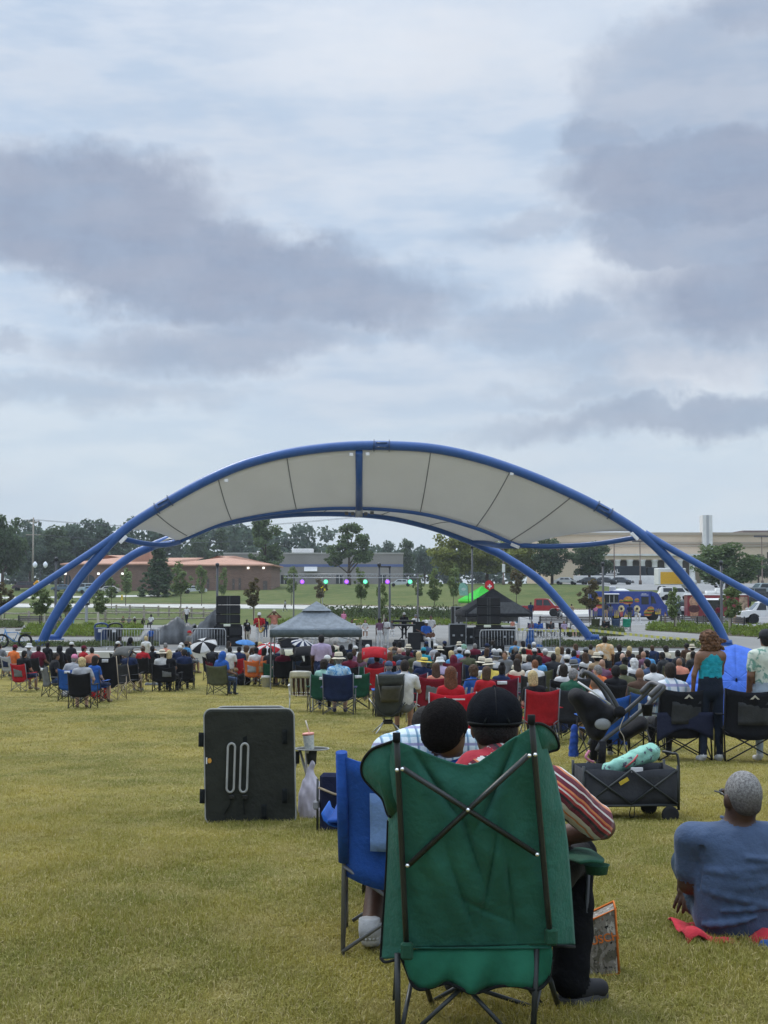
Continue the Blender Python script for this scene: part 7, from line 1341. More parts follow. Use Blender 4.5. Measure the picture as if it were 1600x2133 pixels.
# grey high-backed hammock chair with white-shirted man
b = at_base(808, 1528); t = thing('hammock_chair', 'tall grey hammock-style camp chair with splayed legs', 'chair', b, heading(b, .12)); Mg = cloth((.06, .065, .06)); Mp = cloth((.10, .10, .095))
g = [[(x * (1 - .25 * max(0, .45 - v) * 2), -.12 - .33 * v + .10 * (x / .26) ** 2 - .10 * (1 - v) * 0, .33 + .75 * v - (.0 if v > .1 else .02)) for x in np.linspace(-.26, .26, 9)] for v in np.linspace(0, 1, 10)]; MB().sheet(g, .012).build('backrest', Mg, t)
MB().sheet([[(x, y, .36 + .25 * (x / .3) ** 2 - .05 * math.cos(y * 3)) for x in np.linspace(-.3, .3, 7)] for y in np.linspace(-.14, .32, 6)], .012).build('seat', Mg, t); MB().sheet([[(x, -.27 - .26 * v - .015 + .05 * (x / .2) ** 2, .58 + .3 * v) for x in np.linspace(-.17, .17, 5)] for v in np.linspace(0, 1, 5)], .006).build('mesh_panel', Mp, t)
MB().sheet([[(x, -.46 - .04 * v - .02 + .06 * (x / .24) ** 2, .90 + .17 * v) for x in np.linspace(-.22, .22, 5)] for v in np.linspace(0, 1, 4)], .03).build('headrest', Mg, t)
for s_ in (-1, 1):
    MB().tube([(s_ * .06, 0, .22), (s_ * .26, -.25, 0)], .012, 6).build('leg', steel((.5, .5, .5)), t); MB().tube([(s_ * .06, 0, .22), (s_ * .24, .28, 0)], .012, 6).build('leg', steel((.5, .5, .5)), t); MB().tube([(s_ * .05, 0, .22), (s_ * .25, -.45, 1.07)], .010, 6).build('back_pole', steel((.3, .3, .3)), t); MB().tube([(s_ * .05, 0, .22), (s_ * .3, .34, .60)], .010, 6).build('seat_pole', steel((.3, .3, .3)), t)
MB().box((-.09, -.05, .17), (.09, .05, .25), bev=.02).build('hub', M_BLK, t)
pw = b + Vector((.30, .12, 0)); person(pw, heading(b, .12) - .1, 'sitp', look_of('tan', 'short dark', 'white', pants=COLS['grey'], legs='skin'), 'man in white T-shirt holding up a phone beside the tall grey chair', .98, CR)
ph = pw + Vector((.22, .26, .97)); tag(MB().box((-.04, -.006, -.08), (.04, .006, .08), bev=.004).build('phone', plastic((.02, .02, .025)), None, ph, (R(-10), 0, R(-10))), 'phone held up by the man in white T-shirt', 'phone')

# labels that are still alike get their place among their likes
def finish_labels():
    by = {}
    for o in LABELS: by.setdefault(o['label'], []).append(o)
    for lab, os_ in by.items():
        if len(os_) < 2: continue
        os_.sort(key=lambda o: o.location.x / max(o.location.y, 1)); n = len(os_)
        nm = {2: ['left one', 'right one'], 3: ['left one', 'middle one', 'right one']}.get(n, ['leftmost'] + [w + ' from left' for w in ('second', 'third', 'fourth', 'fifth', 'sixth', 'seventh', 'eighth', 'ninth')][:n - 1])
        for o, s_ in zip(os_, nm): o['label'] = lab + ', ' + s_
# ================================================================== FOREGROUND
def stripes_fn(d, f, stops):
    def fn(T, tc, cs, c):
        dt = T.n('ShaderNodeVectorMath', {0: tc, 1: d}, operation='DOT_PRODUCT').outputs['Value']
        wob = T.m('MULTIPLY', T.noise(tc, 6, 2, .5), .10); q = T.m('FRACT', T.m('ADD', T.m('MULTIPLY', dt, f), T.m('MULTIPLY', wob, f * .25)))
        rp = T.n('ShaderNodeValToRGB', {0: q}); rp.color_ramp.interpolation = 'CONSTANT'; el_ = rp.color_ramp.elements
        while len(el_) > 1: el_.remove(el_[-1])
        el_[0].position = 0; el_[0].color = (*stops[0][1], 1)
        for p_, c_ in stops[1:]: e_ = el_.new(p_); e_.color = (*c_, 1)
        return rp.outputs[0]
    return fn
Wt, Rd, Mr, Bk, Or = (.60, .57, .53), (.34, .03, .035), (.13, .015, .03), (.02, .02, .025), (.58, .20, .08)
M_STRIPE = mat((.5, .4, .35), rough=.9, var=0, key='stripe', bump=.3, bscale=40, sheen=.15, fn=stripes_fn((.62, .1, .78), 6.0, [(0, Mr), (.1, Wt), (.14, Mr), (.24, Or), (.28, Wt), (.42, Bk), (.47, Wt), (.55, Or), (.58, Wt), (.66, Mr), (.74, Bk), (.8, Rd), (.86, Wt), (.9, Rd), (.95, Or)]))
def plaid_fn(s):
    def fn(T, tc, cs, c):
        q = cs
        for d, f, c2, w in (((1, .2, 0), s, (.13, .30, .40), .30), ((0, .1, 1), s, (.13, .30, .40), .30), ((1, .2, 0), s * .5, (.05, .10, .22), .10), ((0, .1, 1), s * .5, (.30, .22, .42), .16)):
            fr = T.m('FRACT', T.m('MULTIPLY', T.n('ShaderNodeVectorMath', {0: tc, 1: d}, operation='DOT_PRODUCT').outputs['Value'], f)); q = T.mix(T.m('MULTIPLY', T.m('LESS_THAN', fr, w), .62), q, (*c2, 1))
        return q
    return fn
M_PLAID = mat((.58, .66, .70), rough=.9, var=.05, key='plaid', bump=.3, bscale=40, fn=plaid_fn(26)); M_CHECK = mat((.62, .63, .65), rough=.9, var=.04, key='check', fn=plaid_fn(8))
def fbody(name, label, prims, loc, rz, mats, h=.0095, disp=None, hair=None, hairm_=None, headp=None, group=None):
    o = obj(name, sdf_mesh(prims, h, disp), mats, None, loc, rz); tag(o, label, 'person', group)
    if hair is not None: obj('hair', hair, hairm_, o, headp)
    return o
def eyes(o, head, yaw=0.0, m=None):
    Rm = Matrix.Rotation(yaw, 3, 'Z')
    for s_ in (-1, 1): MB().lathe([(0, -.012), (.010, -.006), (.012, 0), (.010, .006), (0, .012)], 10, mtx=Matrix.Translation(Vector(head) + Rm @ Vector((s_ * .032, .088, .012)))).build('eye', mat((.05, .04, .035), rough=.2, var=0), o)
# ------------------------------------------------------------------ green chair and the man in the cap
gc0 = G(970, 2150); gch = thing('camp_chair', 'large green fabric camp chair seen from behind, nearest the camera', 'chair', gc0)
def wpart(name, root, mb, m, parent=None):
    o = mb.build(name, m, parent or root); o.location = (0, 0, 0) if parent is not None else -Vector(root.location); return o
def ltw(v, a, b): return a + (b - a) * v
YT_, YB_ = 4.80, 5.06
def postY(py): return float(np.interp(py, [1500, 1975, 2160], [YT_, YB_, 5.06]))
pL = lambda py: float(np.interp(py, [1535, 1975], [826, 847])); pR = lambda py: float(np.interp(py, [1500, 1965], [1107, 1147]))
M_TUBE = mat((.022, .026, .025), rough=.45, var=.1, spec=.45); M_GRN = cloth((.026, .120, .086), rough=.8, var=.12, scale=3, bump=.9, bscale=8, sheen=.08); M_GRN2 = cloth((.020, .075, .045)); M_BIND = cloth((.010, .012, .012), bump=.1)
for pp, t0, t1 in ((pL, 1530, 1975), (pR, 1493, 1965)):
    wpart('back_pole', gch, MB().tube([P(pp(t), t, postY(t) - .012) for t in np.linspace(t0, t1, 6)], .0105, 10), M_TUBE); wpart('pole_cap', gch, MB().tube([P(pp(t0), t0 - 4, postY(t0) - .012), P(pp(t0), t0 + 16, postY(t0) - .012)], .0135, 10), M_BIND)
xl = lambda py: float(np.interp(py, [1540, 1600, 1660, 1700, 1790, 1860, 1930, 1996], [806, 800, 800, 809, 806, 802, 797, 793])); xr_ = lambda py: float(np.interp(py, [1500, 1560, 1620, 1700, 1760, 1850, 1968], [1125, 1140, 1158, 1175, 1183, 1190, 1198]))
topc = lambda x: float(np.interp(x, [793, 826, 850, 880, 915, 945, 968, 990, 1020, 1055, 1085, 1107, 1140], [1556, 1541, 1549, 1563, 1579, 1590, 1594, 1588, 1566, 1541, 1523, 1508, 1514]))
rows = []; nr, nc = 84, 92
for i in range(nr):
    v = i / (nr - 1); row = []
    for j in range(nc):
        u = j / (nc - 1); xx = 800 + 390 * u; yb_ = ltw(u, 1998, 1967) if u < .12 or u > .9 else 1975 - 8 * u
        yt = topc(ltw(u, 800, 1140)); py = yt + (yb_ - yt) * v; a, b_, c_, d_ = xl(py), pL(py), pR(py), xr_(py)
        if u < .1: px = ltw(u / .1, a, b_); dep = .10 * (1 - u / .1) ** 1.3
        elif u > .88: px = ltw((u - .88) / .12, c_, d_); dep = .12 * ((u - .88) / .12) ** 1.3
        else:
            w_ = (u - .1) / .78; px = ltw(w_, b_, c_); q = 4 * w_ * (1 - w_)
            dep = .020 * q - .055 * q * math.sin(PI * min(1, v * 1.05)) ** 1.2                      # the sitter pushes the cloth back
            dep += .030 * q * math.exp(-((v - .02) / .10) ** 2)                                     # sag under the top hem
            for (fx, fy, ang, amp, wd) in ((.28, .16, .75, .026, .03), (.72, .17, -.8, .028, .03), (.5, .45, 1.25, .02, .022), (.62, .60, 1.9, .02, .018), (.40, .70, 1.2, .016, .022), (.75, .72, 1.5, .018, .02), (.55, .8, .4, .012, .018)):
                s_ = (w_ - fx) * math.sin(ang) - (v - fy) * math.cos(ang); al = (w_ - fx) * math.cos(ang) + (v - fy) * math.sin(ang); dep += amp * 1.5 * math.exp(-abs(s_) / (wd * .7)) * math.exp(-(al / .22) ** 2)
            dep += .009 * math.sin(11 * w_ + 4 * v + 2 * math.sin(5 * v)) * math.sin(PI * v) + .004 * math.sin(29 * w_ - 7 * v + 3 * math.sin(4 * v)) + .010 * math.sin(22 * w_) * math.exp(-v / .22)
        row.append(P(px, py, postY(py) + .016 + dep))
    rows.append(row)
bk = wpart('backrest', gch, MB().sheet(rows, .003), M_GRN)
def ear(pts, Ys, name='side_wing'):
    ring = catmull([P(x, y, Y) for (x, y), Y in zip(pts, Ys)], 5); c_ = sum(ring, Vector()) / len(ring); mb = MB(); n = len(ring)
    off = Vector((0, .004, 0)); V = [c_] + ring + [c_ + off] + [r + off for r in ring]; F = [(0, 1 + i, 1 + (i + 1) % n) for i in range(n)] + [(n + 1, n + 2 + (i + 1) % n, n + 2 + i) for i in range(n)] + [(1 + i, n + 2 + i, n + 2 + (i + 1) % n, 1 + (i + 1) % n) for i in range(n)]
    mb.add(V, F, 0, True); o = wpart(name, gch, mb, M_GRN); wpart('binding', gch, MB().tube(ring[:-4], .0055, 6), M_BIND, o); o.children[0].location = (0, 0, 0); return o
ear([(829, 1541), (802, 1550), (774, 1562), (755, 1588), (755, 1616), (775, 1642), (797, 1665), (810, 1700), (826, 1690)], [4.86, 4.90, 4.96, 5.0, 5.02, 5.02, 5.0, 4.99, 4.93]); ear([(1108, 1508), (1128, 1508), (1150, 1522), (1163, 1546), (1162, 1560), (1145, 1566), (1118, 1580)], [4.83, 4.86, 4.95, 5.0, 5.02, 5.0, 4.88])
wpart('binding', gch, MB().tube([r[0] + Vector((0, -.003, 0)) for r in rows[29:]], .0055, 6), M_BIND, bk); wpart('binding', gch, MB().tube(catmull([P(793, 1996, 5.16), P(803, 2004, 5.14), P(828, 1998, 5.09)], 4), .0055, 6), M_BIND, bk); wpart('binding', gch, MB().tube([P(1150, 1969, 5.07), P(1197, 1972, 5.17)], .006, 6), M_BIND, bk)
fl_t = [(832, 1978), (900, 1976), (980, 1973), (1060, 1970), (1148, 1968)]; fl_b = [(833, 1986), (845, 2015), (858, 2048), (874, 2061), (900, 2056), (930, 2048), (958, 2058), (982, 2069), (1008, 2064), (1040, 2054), (1080, 2054), (1118, 2061), (1142, 2040), (1149, 2000)]
bt = catmull([P(x, y, 5.075 + .02 * math.sin(i * 1.7)) for i, (x, y) in enumerate(fl_b)], 4); n_ = len(bt); tp = [P(ltw(k / (n_ - 1), 832, 1149), ltw(k / (n_ - 1), 1978, 1967), 5.085) for k in range(n_)]
wpart('hem_flap', gch, MB().sheet([[a.lerp(b_, v) + Vector((0, .012 * math.sin(k * .55 + v * 2) * v - .012 * math.sin(PI * v), 0)) for k, (a, b_) in enumerate(zip(tp, bt))] for v in np.linspace(0, 1, 7)], .003), cloth((.022, .135, .082), bump=.25, bscale=14)); wpart('binding', gch, MB().tube([q + Vector((0, -.003, 0)) for q in bt], .006, 6), M_BIND)
for a, b_ in (((838, 1600), (1119, 1780)), ((1101, 1573), (850, 1803))): wpart('cross_strap', gch, MB().tube([P(*a, postY(a[1]) - .035), P(975, 1687, 4.862), P(*b_, postY(b_[1]) - .03)], .0095, 4), M_TUBE)
for x, y in ((838, 1602), (827, 1604), (1103, 1574), (1115, 1572), (975, 1687), (849, 1803), (1119, 1780)): p = P(x, y, postY(y) - .05); wpart('rivet', gch, MB().lathe([(.0075, 0), (.006, .004), (0, .006)], 10, mtx=Matrix.Translation(p) @ Matrix.Rotation(R(90), 4, 'X')), mat((.8, .8, .8), rough=.2, metal=.8, var=0))
for x, y in ((848, 1980), (1148, 1950)): p = P(x, y, 5.03); wpart('pole_pocket', gch, MB().box((p.x - .022, p.y - .02, p.z - .03), (p.x + .022, p.y + .02, p.z + .028), bev=.008), M_GRN2)
gnd = lambda px, py, Y: Vector((P(px, py, Y).x, Y, gzf(0, Y)))
lg = [((828, 1985, 5.08), (829, 2150, 5.06)), ((1118, 1975, 5.08), (1110, 2150, 5.06)), ((1146, 2040, 5.30), (1164, 2116, 5.5)), ((884, 2040, 5.35), (900, 2088, 5.55))]
for a, b_ in lg: e_ = P(*b_); wpart('leg', gch, MB().tube([P(*a), Vector((e_.x, e_.y, gzf(0, e_.y)))], .0105, 9), M_TUBE)
for a, b_ in (((965, 2055, 5.1), (862, 2150, 5.06)), ((975, 2060, 5.12), (1058, 2150, 5.06)), ((858, 2040, 5.2), (836, 2150, 5.06)), ((1128, 2040, 5.2), (1106, 2150, 5.06)), ((960, 2052, 5.45), (900, 2086, 5.55)), ((970, 2052, 5.45), (1162, 2114, 5.5)), ((1080, 2030, 5.5), (1130, 2095, 5.5))): wpart('cross_brace', gch, MB().tube([P(*a), P(*b_)], .0085, 8), M_TUBE)
sg = [[P(ltw(u, 850, 1145), ltw(v, 1975, 1900) + 25 * math.sin(PI * u) * math.sin(PI * v), 5.07 + .45 * v) for u in np.linspace(0, 1, 8)] for v in np.linspace(0, 1, 8)]; wpart('seat', gch, MB().sheet(sg, .004), M_GRN)
def armrest(px0, px1, py, Y0, Y1):
    g = [[P(x, py, Y0) + Vector((0, (Y1 - Y0) * v, .006 * math.cos(v * 5) + .006 * math.sin(PI * k / 4))) for k, x in enumerate((px0 + px1) / 2 + np.linspace(-.5, .5, 5) * (px1 - px0) * (.45 + .55 * math.sin(PI * v) ** .6))] for v in np.linspace(0.04, .96, 12)]; o = wpart('armrest', gch, MB().sheet(g, .008), M_GRN2); p = P((px0 + px1) / 2 + 10, py, Y1 - .12); wpart('cup_holder', gch, MB().lathe([(.040, -.03), (.046, 0), (.050, .004), (.044, .004), (.038, -.026), (0, -.028)], 16, mtx=Matrix.Translation(p)), M_GRN2, o); o.children[0].location = (0, 0, 0)
armrest(1196, 1270, 1803, 5.20, 5.52); armrest(822, 856, 1812, 5.25, 5.55)
for x, yb_ in ((1225, 5.52), (838, 5.52)): p = P(x, 1812, yb_); wpart('arm_pole', gch, MB().tube([p, Vector((p.x - .03, 5.52, gzf(0, 5.52)))], .0095, 8), M_TUBE)
# man in cap: local origin on the ground below his hips
O1 = Vector((.425, 5.22, gzf(.4, 5.22)))
def L1(px, py, Y): return tuple(P(px, py, Y) - O1)
hd1 = L1(1030, 1512, 5.30)
J1 = dict(pelvis=(.0, .02, .47), waist=(0, -.02, .60), chest=(0, -.04, .80), neck=(.0, -.02, .95), head=hd1, sh={-1: (-.20, -.02, .86), 1: (.205, -.02, .86)}, el={-1: (-.30, .10, .62), 1: L1(1255, 1722, 5.42)}, wr={-1: (-.10, .30, .58), 1: (.13, .36, .60)}, hip=(.10, .06, .46), kn={-1: (-.14, .42, .50), 1: L1(1208, 1775, 5.62)}, an={-1: (-.14, .40, .09), 1: (.285, .31, .10)}, toe={-1: (-.15, .56, .045), 1: (.41, .37, .045)}, palm=(0, .2, -1))
pr = body_prims(J1, 1.14, False, True, .86, 0.0, .05)
pr += [C((-.10, -.03, .95), (.10, -.03, .95), .055, None, 6, .03), C((.315, .36, .36), (.287, .315, .10), .078, .074, LL, .02)]
M_BLKJ = cloth((.009, .0095, .011), sheen=0, spec=.08, bump=.6, bscale=18)
m1 = fbody('person', 'man in black cap and red striped polo sitting in the green chair', pr, O1, 0, [skin('dark'), M_STRIPE, cloth((.022, .021, .021)), M_BLKJ, plastic((.018, .018, .02), rough=.8), skin('dark'), cloth((.38, .035, .05))], .0095, {SH: (.005, 30, 0), PA: (.006, 24, 0), LL: (.006, 26, 2)})
obj('hair', sdf_mesh([E((0, -.03, -.01), (.083, .085, .075), 0, .01)], .008, {0: (.002, 220, 0)}), hairm('black'), m1, hd1); eyes(m1, hd1); MB().prism([(.235, .28), (.30, .26), (.40, .33), (.445, .37), (.42, .405), (.33, .385), (.24, .34)], .006, .03, axis=2).build('shoe_sole', plastic((.07, .07, .07), rough=.8), m1)
cap = obj('cap', None or sdf_mesh([E((0, -.006, .045), (.104, .118, .098), 0, .01), C((-.05, .10, .02), (.05, .10, .02), .03, None, 0, .02, ((0, 0, 1), 3.0)), C((0, .14, .012), (0, .17, .008), .05, .04, 0, .02, ((0, 0, 1), 5.0)), E((0, -.006, .146), (.009, .009, .006), 0, .002), E((0, -.01, -.055), (.14, .16, .07), 0, .001, cut=True)], .006), mat((.009, .010, .013), rough=1, var=.2, scale=20, bump=.4, bscale=150, spec=.08, key='capblack'), m1, hd1)
for a in np.linspace(0, 2 * PI, 6, endpoint=False): MB().tube([((.1045 * math.sin(t)) * math.cos(a + .5), (.1185 * math.sin(t)) * math.sin(a + .5) - .006, .045 + .0985 * math.cos(t)) for t in np.linspace(.06, 1.55, 12)], .0014, 4).build('seam', mat((.008, .008, .01), var=0), cap)
MB().tube([(.105 * math.cos(t), .117 * math.sin(t) - .006, .016) for t in np.linspace(1.1 * PI, 1.9 * PI, 16)], .0045, 6).build('strap', M_BIND, cap); MB().tube([(.045 * math.cos(t), -.116 + .010 * math.sin(t) ** 2, .020 + .033 * math.sin(t)) for t in np.linspace(0, PI, 12)], .004, 6).build('opening_edge', M_BIND, cap)
# ------------------------------------------------------------------ blue chair and the man with rounded hair
b2 = G(850, 1995); b2.y += .28; b2.z = gzf(b2.x, b2.y); t = chair('quad', b2, R(-3), (.02, .075, .30), 'royal blue camp chair left of the green chair', panel=(.17, .28, .52), frame=(.17, .175, .18), name='camp_chair')
s_ = -1; MB().tube([(-.27, -.25, .42), (-.272, -.31, .66), (-.272, -.375, .915)], .026, 10).build('pole_sleeve', cloth((.02, .075, .30)), t); MB().sheet([[(-.30 - .07 * math.cos(a), y, .63 - .06 * math.sin(a)) for a in np.linspace(0, PI, 7)] for y in np.linspace(-.25, .12, 5)], .006).build('cup_trough', cloth((.03, .12, .42)), t)
O2 = Vector((b2.x + .08, b2.y + .02, b2.z - .02))
def L2(px, py, Y): return tuple(P(px, py, Y) - O2)
hd2 = L2(932, 1518, 6.2)
J2 = dict(pelvis=(-.02, 0, .48), waist=(-.03, -.08, .62), chest=(.0, -.10, .84), neck=(.06, -.08, .97), head=hd2, sh={-1: (-.18, -.10, .90), 1: (.20, -.10, .93)}, el={-1: (-.27, -.03, .66), 1: (.27, .05, .68)}, wr={-1: (-.20, .22, .60), 1: (.14, .28, .60)}, hip=(.10, .02, .47), kn={-1: (-.17, .40, .50), 1: (.16, .42, .50)}, an={-1: L2(770, 1890, 6.42)[:2] + (.11,), 1: (.14, .40, .11)}, toe={-1: (L2(772, 1890, 6.42)[0] + .02, .30, .045), 1: (.15, .54, .045)})
pr = body_prims(J2, 1.10, False, True, .8, -.75, .1)
m2 = fbody('person', 'man with rounded black hair and pale plaid shirt in the blue chair', pr, O2, 0, [skin('dark'), M_PLAID, cloth((.10, .10, .09)), skin('dark'), plastic((.62, .62, .62), rough=.7), skin('dark')], .0105, {SH: (.006, 26, 0)}, None)
obj('hair', sdf_mesh([E((0, -.02, .03), (.100, .112, .105), 0, .01), E((0, -.05, -.03), (.085, .075, .07), 0, .03)], .007, {0: (.0035, 240, 0)}), mat(HAIRC['black'], rough=.95, var=.3, scale=90, bump=1.0, bscale=260, spec=.15, key='fro'), m2, hd2, -.75); eyes(m2, hd2, -.75)
an = Vector(J2['an'][-1]); MB().lathe([(.046, -.04), (.05, .0), (.048, .05), (.043, .052)], 14, mtx=Matrix.Translation(an + Vector((0, 0, .02)))).build('sock', cloth((.42, .42, .42)), m2)
MB().tube([Vector(hd2) + Matrix.Rotation(-.75, 3, 'Z') @ Vector((.079, y, .018)) for y in (-.02, .04, .09)], .0025, 5).tube([Vector(hd2) + Matrix.Rotation(-.75, 3, 'Z') @ Vector((x, .10, .014)) for x in (-.06, -.03, 0, .03, .06)], .0025, 5).build('glasses', M_BLK, m2)
O3 = Vector((P(882, 1508, 7.6).x, 7.6, 0)); O3.z = gzf(O3.x, 7.6); sc3 = (P(882, 1512, 7.6).z - O3.z) / 1.22; person(O3, .15, 'sit', look_of('deep', 'afro black', 'black'), 'dark-haired person half hidden left of the rounded hair', sc3); chair('quad', O3, .15, COLS['navy'], 'navy camp chair hidden beyond the royal blue chair', sc=.95)
# ------------------------------------------------------------------ man on the grass in blue T-shirt
O4 = G(1560, 1968); O4.y += .16; O4.z = gzf(O4.x, O4.y)
def L4(px, py, Y): return tuple(P(px, py, Y) - O4)
yb = O4.y; hd4 = L4(1545, 1662, yb - .02)
pr = [C((0, .02, .10), (0, -.01, .26), .205, .198, 1, .04, ((0, 1, 0), 1.3)), C((0, -.01, .22), (.0, -.03, .335), .198, .190, 1, .04, ((0, 1, 0), 1.4)), C((-.17, -.015, .455), (.17, -.015, .455), .085, None, 1, .05, ((0, 1, 0), .9)), C((0, -.01, .475), (-.01, .0, .515), .095, .064, 1, .03),
      C((-.01, .0, .50), Vector(hd4) + Vector((0, -.012, -.05)), .066, .064, 0, .02)] + head_prims(hd4, .32, .12, True)
shL, elL, wrL = Vector((-.225, .0, .462)), Vector(L4(1436, 1838, yb + .06)), Vector(L4(1462, 1846, yb + .26)); mL = shL.lerp(elL, .66)
pr += [C(shL, mL, .078, .072, 1, .022), C(mL.lerp(shL, .1), elL, .058, .052, 5, .006), C(elL, wrL, .052, .036, 5, .02)]
hw = Vector(L4(1452, 1824, yb + .22)); pr += [C(wrL, hw, .034, .03, 0, .015)] + hand_prims(hw, (-.55, -.25, -.80), (.5, .4, -.5), -1, 1.18, .20, 0, 1.6)
shR, elR, wrR = Vector((.225, .0, .462)), Vector((.31, .06, .22)), Vector((.20, .30, .22)); mR = shR.lerp(elR, .8); pr += [C(shR, mR, .078, .072, 1, .022), C(mR.lerp(shR, .1), elR, .058, .052, 5, .006), C(elR, wrR, .052, .036, 5, .02)] + hand_prims(wrR, (-.3, .9, -.1), (0, .1, -1), 1, 1.1, .4, 0)
for s_ in (-1, 1): pr += [C((s_ * .11, .10, .11), (s_ * .165, .40, .27), .095, .075, 2, .04), C((s_ * .165, .40, .27), (s_ * .06, .52, .08), .068, .048, 3, .02), C((s_ * .05, .54, .06), (-s_ * .06, .60, .05), .046, .04, 4, .02)]
pr += [C((-.11, .02, .09), (.11, .02, .09), .09, None, 2, .03)]
def fold(z, tilt, a0, a1, r, y0=-.012):
    q = [(.205 * math.sin(a), y0 - .150 * math.cos(a), z + tilt * math.sin(a)) for a in np.linspace(a0, a1, 6)]; return [C(p_, n_, r * (.5 + .5 * math.sin(PI * (i + .5) / 5)), None, 1, .018) for i, (p_, n_) in enumerate(zip(q, q[1:]))]
for f_ in ((.345, .02, -1.1, .9, .012), (.315, -.02, -1.2, .3, .010), (.27, .03, -.2, 1.1, .012), (.20, -.04, -1.1, .6, .013), (.165, .02, -.6, 1.1, .012), (.12, .05, -1.2, .2, .012), (.40, -.03, .0, 1.0, .009)): pr += fold(*f_)
pr += [C((s_ * .195, -.10, .43), (s_ * .205, -.05, .24), .016, .012, 1, .0, cut=True) for s_ in (-1, 1)] + [E(tuple(Vector(hd4) + Matrix.Rotation(.32, 3, 'Z') @ Vector((s_ * .086, -.004, -.012))), (.012, .022, .033), 0, .008) for s_ in (-1, 1)]
M_TEE = mat((.058, .090, .160), rough=.92, var=.12, scale=5, bump=.6, bscale=14, sheen=.1, key='tee'); M_JEAN = cloth((.035, .06, .09), scale=20)
m4 = fbody('person', 'grey-haired man in blue T-shirt sitting on the grass', pr, O4, 0, [skin('deep'), M_TEE, M_JEAN, M_JEAN, plastic((.05, .05, .05)), skin('deep')], .0085, {1: (.0045, 9, .6, (.5, .6, 2.2)), 2: (.005, 24, 0)})
hm4 = sdf_mesh([E((0, -.016, .024), (.0825, .0975, .105), 0, .01), E((0, -.05, -.035), (.062, .05, .045), 0, .02), E((0, .02, -.175), (.2, .2, .115), 0, 0, cut=True)], .006, {0: (.0012, 300, 0)})
def buzz_fn(T, tc, cs, c):
    z = T.n('ShaderNodeSeparateXYZ', {0: tc}).outputs[2]; n = T.noise(tc, 90, 4, .7); q = T.mix(T.ramp(n, .35, .65), (.16, .15, .145, 1), (.36, .35, .335, 1)); return T.mix(T.ramp(z, -.07, .09, .8, .0), q, (.035, .024, .02, 1))
obj('hair', hm4, mat((.2, .2, .2), rough=.95, var=0, bump=.6, bscale=300, key='buzz', fn=buzz_fn), m4, hd4, .32); eyes(m4, hd4, .32)
Rm = Matrix.Rotation(.32, 3, 'Z'); hv = Vector(hd4)
MB().tube([hv + Rm @ Vector((-.083, y, .022 - .02 * (y < 0))) for y in (-.02, .04, .10)], .004, 6).tube([hv + Rm @ Vector((.083, y, .022)) for y in (-.02, .04, .10)], .004, 6).build('temple_arm', M_BLK, m4)
for s_ in (-1, 1): MB().lathe([(.020, -.004), (.019, .004), (0, .006)], 14, sx=1.0, sy=.8, mtx=Matrix.Translation(hv + Rm @ Vector((s_ * .036, .108, .016))) @ Matrix.Rotation(.32, 4, 'Z') @ Matrix.Rotation(R(-90), 4, 'X')).build('sunglass_lens', mat((.01, .01, .012), rough=.08, var=0, spec=.6), m4)
MB().tube(catmull([(-.075, .03, .555), (-.05, -.045, .555), (.0, -.066, .55), (.05, -.045, .555), (.07, .03, .555)], 5), .008, 7).build('collar', M_TEE, m4)
rc = [[Vector((O4.x + ltw(u, -.30, .30), O4.y - .26 + .45 * v + .03 * math.sin(u * 9), gzf(O4.x, O4.y) + .03 + .025 * math.sin(u * 11 + v * 3) + .02 * math.sin(u * 23) * (1 - v) + .02 * math.sin(v * 9))) for u in np.linspace(0, 1, 24)] for v in np.linspace(0, 1, 8)]
tag(MB().sheet(rc, .006).build('blanket', cloth((.45, .03, .045))), 'red cloth spread under the man in blue T-shirt', 'cloth'); bb_ = G(1592, 1982); tag(obj('cloth_heap', sdf_mesh([C((.0, 0, .02), (.16, .02, .02), .03, .045, 0, .04)], .01, {0: (.014, 40, 0)}), cloth((.03, .09, .26)), None, bb_), 'crumpled blue cloth on the grass at the right edge', 'cloth')
# ------------------------------------------------------------------ black padded board, side table, tumbler, bag, navy chair
bo = G(519, 1716); bo.z = gzf(bo.x, bo.y); s0 = bo.y / FPX; br = thing('folded_lounger', 'upright black padded folded lounger with two pale loop handles', 'lounger', bo, R(1.5)); wv, hv_ = .70, .90; M_PAD = cloth((.032, .034, .028), rough=.75, bump=.45, bscale=30); M_PIPE = cloth((.36, .36, .34), bump=.1)
def rrect(w, h, r, n=6):
    o = []
    for cx, cz, a0 in ((w / 2 - r, r, -PI / 2), (w / 2 - r, h - r, 0), (-w / 2 + r, h - r, PI / 2), (-w / 2 + r, r, PI)): o += [(cx + r * math.cos(a0 + t), cz + r * math.sin(a0 + t)) for t in np.linspace(0, PI / 2, n)]
    return o
def pad(y0, y1, w, h, r, lean, dx_, name):
    ring = rrect(w, h, r); n = len(ring); V = []; F = []
    for sc_, y in ((.965, y0), (1, y0 + .012), (1, y1 - .012), (.965, y1)):
        for x, z in ring: V.append((dx_ + x * sc_ + .035 * max(0, .5 - z / h) * (1 if x > 0 else .75), y + z * lean + .012 * math.sin(x * 6), h / 2 + (z - h / 2) * sc_))
    for r_ in range(3):
        for i in range(n): F.append((r_ * n + i, r_ * n + (i + 1) % n, (r_ + 1) * n + (i + 1) % n, (r_ + 1) * n + i))
    # quilted front and back faces as grids
    mb = MB(); mb.add(V, F, 0, True); mb.add([V[i] for i in range(n)], [tuple(range(n - 1, -1, -1))]); mb.add([V[3 * n + i] for i in range(n)], [tuple(range(n))])
    o = mb.build(name, M_PAD, br); MB().tube([V[n + i] for i in list(range(n)) + [0]], .007, 6).build('piping', M_PIPE, o); return o
